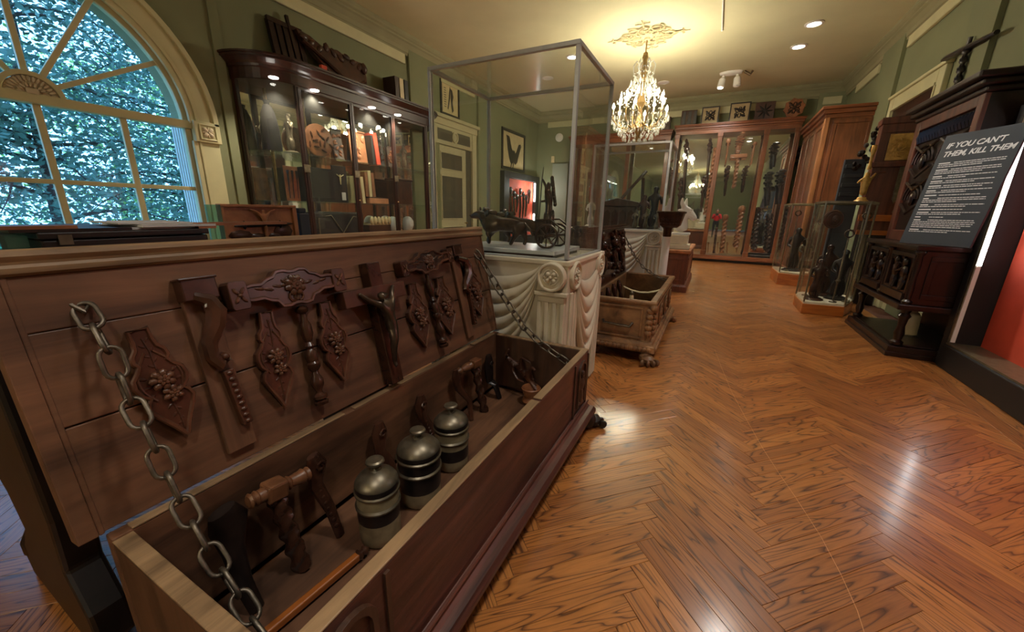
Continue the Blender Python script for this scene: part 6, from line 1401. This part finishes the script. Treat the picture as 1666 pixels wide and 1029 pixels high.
# ================================================================== RIGHT SIDE
def showcase(poly, zb, zt, label, wob):
    c = (sum(p[0] for p in poly)/len(poly), sum(p[1] for p in poly)/len(poly))
    t = T('octagonal_showcase', label, 'showcase', (c[0], c[1], 0), 'angular floor showcases with orange bases')
    ins = [tuple(V(c)+(V(p)-V(c))*.965) for p in poly]
    t.p('wood_base', MB().prism(poly, 0, zb), K['orange'], None, .008); t.p('base_lining', MB().prism(ins, zb, zb+.03), K['stone'])
    n = len(poly); q = [V((*p, 0)) for p in ins]
    for i in range(n):
        a, b = q[i], q[(i+1) % n]
        t.p('glass_pane', MB().bar(a+V((0, 0, zb+.03))+(b-a)*.5-(b-a)*.48, a+V((0, 0, zb+.03))+(b-a)*.98, .001, .001) if 0 else MB().add([tuple(a+V((0, 0, zb+.03))), tuple(b+V((0, 0, zb+.03))), tuple(b+V((0, 0, zt-.03))), tuple(a+V((0, 0, zt-.03)))], [(0, 1, 2, 3)]), K['glass'])
        t.p('edge_strip', MB().tube([a+V((0, 0, zb+.03)), a+V((0, 0, zt-.02))], .012, 6), K['pewterd'])
        t.p('top_rail', MB().bar(a+V((0, 0, zt-.015)), b+V((0, 0, zt-.015)), .03, .03), K['pewterd'])
    t.p('top_pane', MB().prism(ins, zt-.012, zt-.006), K['glass']); return t
K['pewterd'] = plain('dull_brass_strip', (132, 122, 96), .35, .6, .2, 20)
showcase([(1.33, 6.92), (1.84, 6.98), (2.06, 7.5), (2.06, 7.95), (1.42, 7.85), (1.33, 7.6)], .15, 1.62, 'nearer angular glass showcase with orange wooden base in front of the carved cabinet', 0)
showcase([(1.34, 9.72), (1.72, 9.66), (2.0, 9.95), (2.0, 10.7), (1.32, 10.7)], .24, 1.66, 'farther angular glass showcase with orange base before the panelled wardrobe', 1)
GI = 'dark carvings in the angular showcases'
t = T('round_face_shield', 'dark round shield with a raised face in the nearer showcase', 'shield', (1.60, 7.35, .9), GI)
p = at(1356, 357, 1, 7.35); mm = M.Translation(p) @ M.Rotation(pi/2, 4, 'X') @ M.Rotation(.3, 4, 'Y')
t.p('shield_disc', MB().lathe([(.13, -.02), (.135, 0), (.12, .02), (.10, .015), (.09, .03), (0, .045)], 24, mm), K['carve']); t.p('shield_face', MB().blob((0, 0, .04), (.09, .12, .06), mm).blob((0, -.01, .07), (.03, .05, .05), mm), K['carve']); t.p('shield_post', MB().tube([p+V((0, .03, -.05)), V((p.x, p.y+.03, .18))], .016, 6), K['ebony'])
statuette('dark_showcase_figure', 'dark twisting figure standing left in the nearer showcase', 1.50, 7.2, .18, .62, K['carve_dark'], .9, GI)
statuette('dark_showcase_figure', 'black figure with outstretched arm standing right in the nearer showcase', 1.82, 7.45, .18, .75, K['ebony'], 1.1, GI)
statuette('dark_showcase_figure', 'brown carved figure at the back of the nearer showcase', 1.68, 7.7, .18, .8, K['carve_dark'], .2, GI)
statuette('dark_showcase_figure', 'dark carved figure in the farther showcase', 1.6, 10.1, .27, .9, K['ebony'], .9, GI)
statuette('dark_showcase_figure', 'pewter horned figure at right in the farther showcase', 1.82, 10.25, .27, .7, K['pewter'], .5, GI)
for k, (x, y, h, lb) in enumerate(((1.45, 7.5, 1.1, 'tall thin iron candle rod at the left in the nearer showcase'), (1.72, 7.12, .95, 'hooked iron rod by the front glass of the nearer showcase'), (1.9, 7.25, 1.2, 'iron rod with ring top at the right glass of the nearer showcase'), (1.5, 9.95, 1.15, 'ringed iron rod at the left in the farther showcase'))):
    z = .18 if y < 9 else .27; t = T('iron_rod', lb, 'rod', (x, y, z), 'iron rods in the angular showcases')
    t.p('rod_shaft', MB().turn((x, y, z), (x, y, z+h), [(.05, 0), (.05, .015), (.012, .03), (.012, .3), (.03, .34), (.012, .38), (.01, 1)], 8), K['pewter'])
    t.p('rod_ring', MB().tube([(x+.05*cos(a), y, z+h+.05+.05*sin(a)) for a in [2*pi*i/12 for i in range(12)]], .012, 5, True), K['bronze'])
# gilt figure on the nearer showcase
t = T('dark_relief_stele', 'dark grey carved upright panel standing behind the nearer showcase', 'panel', (2.05, 8.7, 0))
xa, xb = at(1366, 300, 1, 8.72).x, at(1402, 300, 1, 8.72).x
t.p('stele_slab', MB().box((xa, 8.72, 0), (xb, 8.8, 2.35)), K['slate'], None, .01)
m = MB()
for k in range(5): m.box((xa+.02, 8.69, 1.60+.15*k), (xb-.02, 8.72, 1.67+.15*k))
t.p('stele_bands', m, K['slate'], None, .01)
m = MB(); r_ = random.Random(4)
for k in range(20): m.blob((xa+.1+(xb-xa-.1)*r_.random()+.006*k, 8.68, 2.2+.035*k), (.10, .06, .08), None, 6, 4, r_.uniform(0, 3))
t.p('leaf_crest', m, K['ebony'], None, 0, None, 'stuff')
t = T('gilt_candlestick_figure', 'gilt cherub candlestick standing on the nearer glass showcase', 'candlestick', (1.90, 7.72, 1.62))
t.p('gilt_base', MB().lathe([(.10, 0), (.10, .02), (.06, .05), (.05, .08)], 14, M.Translation((1.90, 7.72, 1.62))), K['gold'])
skin('cherub', [((1.90, 7.72, 1.72), .045), ((1.90, 7.72, 1.84), .05), ((1.90, 7.72, 1.93), .055), ((1.90, 7.72, 2.0), .025), ((1.90, 7.71, 2.06), .045), ((1.85, 7.72, 1.95), .022), ((1.80, 7.69, 1.90), .016), ((1.95, 7.72, 1.96), .022), ((1.99, 7.69, 2.04), .016)], [(0, 1), (1, 2), (2, 3), (3, 4), (2, 5), (5, 6), (2, 7), (7, 8)], K['gold'], t.o, t.base)
t.p('gilt_column', MB().turn((1.90, 7.72, 2.09), (1.90, 7.72, 2.42), [(.03, 0), (.018, .2), (.02, .6), (.035, .8), (.03, 1)], 10), K['gold'])
# shelf cabinet with gilt relief door
A_ = at(1408, 343, 1, 7.02); B_ = at(1450, 340, 1, 6.82)
t = T('gilt_relief_cabinet', 'reddish wooden cabinet door with gilt face relief, left of the dark carved cabinet', 'cabinet', (2.3, 8.3, 0))
ang = -.10; mm = M.Translation((2.06, 8.22, -.30)) @ M.Rotation(ang, 4, 'Z') @ M.Diagonal((1.05, 1, 1.2, 1))     # local x to the right along the front, -y towards viewer
t.p('cabinet_box', MB().box((0, 0, 1.2), (.46, .28, 2.62), mm), K['redwood'], None, .006); t.p('lower_stand', MB().box((.04, .04, .25), (.42, .26, 1.2), mm), K['ebony'], None, .008)
t.p('top_frame', MB().box((-.02, -.02, 2.56), (.48, .29, 2.64), mm).box((0, -.015, 2.46), (.46, 0, 2.56), mm), K['redwood'], None, .006)
t.p('stile', MB().box((0, -.02, 1.3), (.09, 0, 2.46), mm), K['redwood'], None, .005); t.p('stile', MB().box((.38, -.02, 1.3), (.46, 0, 2.46), mm), K['redwood'], None, .005)
t.p('mid_ledge', MB().box((-.03, -.06, 2.05), (.46, 0, 2.11), mm).box((.0, -.05, 1.98), (.16, 0, 2.0), mm), K['redwood'], None, .006); t.p('bottom_ledge', MB().box((-.02, -.05, 1.38), (.47, 0, 1.46), mm).box((0, -.03, 1.2), (.46, 0, 1.26), mm), K['orange'], None, .006)
gr = t.p('gilt_plate', MB().box((.11, -.012, 2.13), (.36, -.002, 2.44), mm), K['gold'], None, .003, 'gilt relief plate')
m = MB(); r_ = random.Random(11)
MG = mm @ M(((1, 0, 0, .235), (0, 0, -1, -.012), (0, 1, 0, 2.28), (0, 0, 0, 1)))
for k in range(16): a = k*.75; m.blob((.07*cos(a)*(.3+k*.05), .10*sin(a)*(.3+k*.05), .006), (.09, .03, .022), MG, 7, 5, a+1)
m.blob((.01, .02, .012), (.07, .09, .03), MG); t.p('gilt_face', m, K['gold'], gr)
t.p('hanging_tassel', MB().box((.30, -.03, 1.72), (.36, -.015, 2.05), mm).lathe([(.0, 0), (.035, .06), (.03, .12), (.02, .14)], 8, mm @ M.Translation((.33, -.03, 1.60))), K['pewter']); t.p('door_knob', MB().blob((.36, -.04, 1.50), (.05, .05, .05), mm), K['pewter'])
# tall carved gothic cabinet
gx, gy0, gy1 = 1.83, 5.20, 6.62
g = T('carved_gothic_cabinet', 'tall very dark carved cabinet on turned legs behind the text sign', 'cabinet', (2.15, 5.9, 0))
Gm = wood('near_black_oak', (22, 14, 12), (48, 30, 24), 'o', .28, 1.4, .5, .15); K['goth'] = Gm
g.p('platform', MB().box((gx-.03, gy0, .02), (2.56, gy1, .11)).box((gx+.02, gy0+.05, .11), (2.56, gy1-.05, .125)), Gm, None, .008); g.p('platform_step', MB().box((gx-.045, gy0-.015, 0), (2.56, gy1+.015, .05)), Gm, None, .006)
for x, y in ((gx+.05, gy0+.07), (gx+.05, gy1-.07), (2.4, gy0+.07), (2.4, gy1-.07)): g.p('turned_leg', MB().lathe([(.05, .12), (.055, .15), (.03, .17), (.045, .24), (.03, .32), (.04, .40), (.055, .43), (.035, .46), (.05, .50)], 12, M.Translation((x, y, 0))), Gm)
sh = g.p('shelf_slab', MB().box((gx-.05, gy0-.02, .50), (2.56, gy1+.02, .56)), Gm, None, .01)
bo = g.p('lower_body', MB().box((gx+.03, gy0+.02, .56), (2.56, gy1-.02, 1.10)), Gm, None, .006)
g.p('top_slab', MB().box((gx-.04, gy0-.03, 1.10), (2.58, gy1+.03, 1.15)), Gm, None, .012)
for x, y in ((gx+.02, gy0+.03), (gx+.02, gy1-.03), (gx+.02, (gy0+gy1)/2)): g.p('corner_colonnette', MB().turn((x, y, .56), (x, y, 1.10), [(.04, 0), (.045, .05), (.025, .09), (.03, .3), (.022, .5), (.03, .7), (.024, .9), (.045, .96), (.04, 1)], 10), Gm)
for y0, y1 in ((gy0+.07, (gy0+gy1)/2-.05), ((gy0+gy1)/2+.05, gy1-.07)):
    pa = g.p('front_panel', rect_frame(MB(), 'x', y0, y1, .60, 1.06, gx+.03, .04, -.03), Gm, bo, .004)
    g.p('panel_ledge', MB().box((gx-.02, y0, .58), (gx+.03, y1, .66)).box((gx, y0+.03, .66), (gx+.03, y1-.03, .69)), Gm, bo, .006)
    c = (y0+y1)/2; m = MB(); r_ = random.Random(int(y0*100))
    for s_, yy in ((1, c-.12), (-1, c+.10)):
        m.blob((gx+.02, yy, .74), (.07, .12, .20)); m.blob((gx+.015, yy, .86), (.07, .12, .14)); m.blob((gx+.01, yy+.01, .965), (.06, .06, .08)); m.tube([(gx+.01, yy+.05, .9), (gx-.02, yy+.10*s_, .86), (gx-.02, yy+.14*s_, .95)], .018, 6); m.tube([(gx+.01, yy-.05, .75), (gx-.01, yy-.07, .68)], .022, 6)
    for k in range(10): m.blob((gx+.02, y0+.06+(y1-y0-.12)*r_.random(), .72+.3*r_.random()), (.05, .07, .07), None, 6, 4)
    g.p('carved_figures', m, Gm, pa)
g.p('end_panel', rect_frame(MB(), 'y', gx+.1, 2.45, .62, 1.05, gy0+.02, .05, .012), Gm, bo, .005)
g.p('rear_board', MB().box((2.50, gy0+.06, .12), (2.56, gy1-.06, .5)), Gm)
ux, uy0, uy1, ut = 1.99, 5.30, 6.66, 2.50
up = g.p('upper_body', MB().box((ux+.02, uy0, 1.15), (2.56, uy1, ut)), Gm, None, .006)
for a_, b_ in ((uy1-.12, uy1+.01), (uy0, uy0+.1)): g.p('upper_stile', MB().box((ux-.01, a_, 1.15), (ux+.03, b_, ut)), K['redwood'], up, .006, 'reddish upright')
for a_, b_ in ((ut-.1, ut), (1.15, 1.27)): g.p('upper_rail', MB().box((ux-.01, uy0+.1, a_), (ux+.03, uy1-.12, b_)), K['redwood'], up, .006)
m = MB(); 
for j, (a, b) in enumerate(((uy0+.12, (uy0+uy1)/2-.04), ((uy0+uy1)/2+.02, uy1-.14))):
    c = (a+b)/2; w_ = (b-a)/2
    for k in range(9): m.tube([(ux+.01, a+(b-a)*k/8, ut-.12), (ux-.005, a+(b-a)*(k+.3)/8, ut-.19), (ux+.01, a+(b-a)*(k+.1)/8, ut-.25)], .016, 5)
    for zc in (2.02, 1.62):
        for q_ in range(3): m.tube([(ux, c+w_*(.9-.28*q_)*cos(s_), zc+.19*(1-.28*q_)*sin(s_)) for s_ in [pi*i/8 for i in range(9)]], .014, 5)
        m.tube([(ux-.005, a+.02, zc-.05), (ux-.02, c, zc-.16), (ux-.005, b-.02, zc-.05)], .018, 5); m.blob((ux, c, zc), (.05, .10, .16)); m.tube([(ux, b, zc+.2), (ux-.01, c, zc+.1), (ux, a, zc+.2)], .013, 5)
g.p('tracery_carving', m, Gm, up)
g.p('upper_cornice', MB().box((ux-.03, uy0-.03, ut), (2.56, uy1+.02, ut+.05)).box((ux-.08, uy0-.08, ut+.05), (2.56, uy1+.03, ut+.10)).box((ux-.13, uy0-.12, ut+.10), (2.58, uy1+.04, ut+.16)), Gm, None, .014)
t = T('pale_jar_candle', 'pale green-white candle jar standing on the carved cabinet platform', 'candle', (2.12, 5.75, .125)); t.p('candle_body', MB().lathe([(.07, 0), (.075, .02), (.07, .22), (.05, .26), (.035, .27), (.035, .30), (.01, .31)], 16, M.Translation((2.12, 5.75, .125))), K['ivory']); t.p('candle_base', MB().lathe([(.09, 0), (.09, .012), (.07, .02)], 16, M.Translation((2.12, 5.75, .125))), K['pewter'])
# text sign
BL, BR_ = V((1.70, 5.34, 1.165)), V((1.985, 4.79, 1.165)); hx_ = (BR_-BL); WS_ = hx_.length; hx_.normalize()
upv = V((.139, .083, .98)).normalized(); nv = hx_.cross(upv).normalized()
SMx = M(((hx_.x, upv.x, nv.x, BL.x), (hx_.y, upv.y, nv.y, BL.y), (hx_.z, upv.z, nv.z, BL.z), (0, 0, 0, 1)))
HS = 1.02
sg = T('text_sign', 'slate grey text sign with white lettering mounted beside the black LED alcove', 'sign', (0, 0, 0), None, True, mat=SMx)
sg.p('sign_board', MB().box((0, 0, -.02), (WS_, HS, 0)), K['slate'], None, .002)
K['ink'] = plain('white_ink', (236, 238, 238), .6, 0, .02)
def text(s_, x, y, size, w_=None):
    c = bpy.data.curves.new('headline', 'FONT'); c.body = s_; c.size = size; c.shear = .25; c.offset = size*.022; c.extrude = .0006; c.space_character = .96
    o = bpy.data.objects.new('headline', c); COL.objects.link(o); bpy.context.view_layer.update()
    nm = bpy.data.meshes.new_from_object(o.evaluated_get(bpy.context.evaluated_depsgraph_get())); bpy.data.objects.remove(o)
    nm.materials.clear(); nm.materials.append(K['ink']); o = bpy.data.objects.new('headline', nm); COL.objects.link(o)
    xs = [v.co.x for v in nm.vertices]; k = (w_/(max(xs)-min(xs))) if w_ else 1
    o.parent = sg.o; o.location = (x, y, .001); o.scale = (k, 1, 1)
text("IF YOU CAN'T", .045, HS-.125, .066, .46); text("THEM, KILL THEM", .045, HS-.200, .066, .545)
m = MB(); r_ = random.Random(21); y = HS-.265
paras = [3, 3, 2, 2, 2, 2, 1, 3, 2, 1, 2, 1, 5, 2]
for n_p in paras:
    for i in range(n_p):
        x = .045; end = WS_-.05-(r_.uniform(.05, .3) if i == n_p-1 else r_.uniform(0, .02))
        if i == 0: m.box((x, y, .0005), (x+r_.uniform(.05, .12), y+.0095, .0012)); x += .13
        while x < end:
            w_ = r_.uniform(.012, .045); m.box((x, y+.001, .0005), (min(x+w_, end), y+.0072, .0010)); x += w_+.005
        y -= .0165
    y -= .011
sg.p('body_text', m, K['ink'], None, 0, None, 'stuff')
sg.p('sign_bracket', MB().box((.10, .45, -.24), (.14, .50, -.02)), K['black'])
# black LED alcove on the right wall
t = T('black_led_alcove', 'black wall alcove with kerb, white LED strip and coral red back at the right edge', 'alcove', (2.4, 3.5, 0))
t.p('kerb', MB().box((2.15, 1.2, 0), (2.598, 5.10, .23)), K['black'], None, .01); t.p('kerb_ledge', MB().box((2.17, 1.2, .23), (2.598, 5.09, .245)), K['pewterd'])
t.p('end_jamb', MB().box((2.17, 5.09, 0), (2.598, 5.18, 2.35)), K['black'], None, .006); t.p('lintel', MB().box((2.17, 1.2, 2.25), (2.598, 5.09, 2.45)), K['black'], None, .006)
t.p('red_back', MB().box((2.40, 1.2, .245), (2.42, 5.08, 2.25)), K['red'])
t.p('led_channel', MB().box((2.172, 5.055, .245), (2.215, 5.09, 2.25)), K['pewter'], None, .004); t.p('led_strip', MB().box((2.178, 5.047, 1.0), (2.209, 5.055, 2.25)), K['led'], None, 0, 'glowing white LED strip')
t.p('white_tube', MB().box((2.178, 5.047, .26), (2.209, 5.055, .99)), K['white'])
lamp('POINT', 'alcove_lamp', (2.27, 3.0, 2.1), 16, (.97, .98, 1), .03)  # no fitting here; added to brighten the red back
0 and lamp('AREA', 'led_lamp', (2.20, 5.02, 1.6), 12, (.95, .98, 1), aim=(2.30, 4.0, 1.2), sx=.05, sy=1.2)
# doorway and cross on the right wall
d2 = T('door_2', None, None, (XR, 9.2, 0)); d2.o['kind'] = 'structure'
d2.p('door_casing', MB().box((XR-.07, 8.05, 0), (XR, 8.25, 3.48)).box((XR-.07, 9.85, 0), (XR, 10.05, 3.48)).box((XR-.07, 8.25, 3.26), (XR, 9.85, 3.48)).box((XR-.10, 8.02, 3.48), (XR, 10.08, 3.53)), K['trim'], None, .012)
d2.p('door_leaf', MB().box((XR-.04, 8.25, 0), (XR-.005, 9.85, 3.26)), K['mahog']); d2.p('inner_bead', MB().box((XR-.085, 8.21, 0), (XR-.07, 8.25, 3.26)).box((XR-.085, 9.85, 0), (XR-.07, 9.89, 3.3)).box((XR-.085, 8.25, 3.26), (XR-.07, 9.85, 3.3)), K['trim'], None, .004)
t = T('wall_crucifix', 'dark wooden crucifix with twisted lower shaft on the right wall above the doorway', 'crucifix', (XR, 7.9, 3.0))
p0, p1 = at(1533, 98, 0, XR-.10), at(1622, 52, 0, XR-.10); t.p('crossbeam', MB().tube([p0, p0.lerp(p1, .1), p0.lerp(p1, .5), p1], [.02, .036, .034, .026], 8), K['ebony'])
pt, pm_, pb = at(1580, 60, 0, XR-.10), at(1573, 80, 0, XR-.10), at(1553, 150, 0, XR-.10)
t.p('twisted_upright', MB().twist(pm_, pb, .032, 4.5, 10), K['ebony']); t.p('upper_upright', MB().tube([pt, pm_], .024, 8), K['ebony']); t.p('wall_pegs', MB().tube([V((XR-.1, pm_.y, pm_.z)), V((XR, pm_.y, pm_.z))], .02, 6), K['ebony'])
solo('wall_sensor', MB().blob((XR-.03, 10.9, 4.05), (.06, .10, .14)), K['white'], (XR, 10.9, 4.05), 'small white sensor on the right wall under the cornice', 'sensor')
# ================================================================== PHOTOGRAPHER (seen in the far mirror)
t = T('person', 'person in red jacket and dark trousers holding up a phone, seen in the far mirror', 'person', (.05, -.55, 0))
px_, py_ = .05, -.55
def q(a, b, c): return (px_+a, py_+b, c)
J = [(q(0, 0, .98), (.15, .11)), (q(0, 0, 1.16), (.14, .10)), (q(0, 0, 1.34), (.16, .11)), (q(0, .01, 1.46), (.065, .06)), (q(0, .02, 1.52), .055),
     (q(.10, 0, .88), .095), (q(.11, .02, .50), .062), (q(.11, 0, .10), .042), (q(.11, .09, .045), .042), (q(.11, .17, .035), .03), (q(-.10, 0, .88), .095), (q(-.11, .02, .50), .062), (q(-.11, 0, .10), .042), (q(-.11, .09, .045), .042), (q(-.11, .17, .035), .03),
     (q(.19, 0, 1.40), .062), (q(.24, .12, 1.17), .048), (q(.10, .40, 1.34), .030), (q(-.19, 0, 1.40), .062), (q(-.24, .12, 1.17), .048), (q(-.10, .40, 1.34), .030)]
E_ = [(0, 1), (1, 2), (2, 3), (3, 4), (0, 5), (5, 6), (6, 7), (7, 8), (8, 9), (0, 10), (10, 11), (11, 12), (12, 13), (13, 14), (2, 15), (15, 16), (16, 17), (2, 18), (18, 19), (19, 20)]
bd = skin('body', J, E_, K['navy'], t.o, t.base, 1)
J2 = [(q(0, 0, .96), (.175, .13)), (q(0, 0, 1.16), (.165, .12)), (q(0, 0, 1.35), (.18, .125)), (q(0, 0, 1.45), (.08, .075)), (q(.20, 0, 1.40), .075), (q(.25, .12, 1.17), .06), (q(.12, .36, 1.32), .045), (q(-.20, 0, 1.40), .075), (q(-.25, .12, 1.17), .06), (q(-.12, .36, 1.32), .045)]
skin('red_jacket', J2, [(0, 1), (1, 2), (2, 3), (2, 4), (4, 5), (5, 6), (2, 7), (7, 8), (8, 9)], K['redcloth'], t.o, t.base, 1)
hd = skin('head', [(q(0, .02, 1.50), .05), (q(0, .03, 1.57), .075), (q(0, .02, 1.65), .095), (q(0, .01, 1.70), .08)], [(0, 1), (1, 2), (2, 3)], K['skin'], t.o, t.base, 2)
t.p('face', MB().blob(q(0, .125, 1.615), (.03, .04, .05)).blob(q(.088, .01, 1.62), (.02, .04, .06)).blob(q(-.088, .01, 1.62), (.02, .04, .06)), K['skin'], hd)
t.p('eyes_and_mouth', MB().blob(q(.034, .108, 1.645), (.026, .014, .012)).blob(q(-.034, .108, 1.645), (.026, .014, .012)).blob(q(0, .112, 1.575), (.045, .012, .01)), K['carve'], hd)
t.p('hair', MB().blob(q(0, -.02, 1.69), (.21, .21, .17)).blob(q(0, -.06, 1.62), (.19, .12, .18)), K['hair'], hd)
for s_ in (1, -1):
    m = MB(); m.blob(q(.088*s_, .43, 1.37), (.04, .07, .085))
    for k in range(4): m.tube([q(.088*s_, .455, 1.345+.018*k), q(.070*s_, .475, 1.35+.018*k), q(.05*s_, .478, 1.352+.018*k)], [.009, .0085, .007], 6)
    m.tube([q(.085*s_, .42, 1.40), q(.07*s_, .43, 1.43), q(.055*s_, .44, 1.435)], [.011, .010, .008], 6); t.p('hand', m, K['skin'])
t = T('phone', 'dark phone held up in both hands by the red-jacketed person', 'phone', (.05, -.07, 1.4)); t.p('phone_body', MB().box((-.03, -.075, 1.365), (.13, -.066, 1.44)), K['black'], None, .003); t.p('camera_bump', MB().box((-.02, -.066, 1.405), (.01, -.063, 1.435)), K['black'], None, .002)
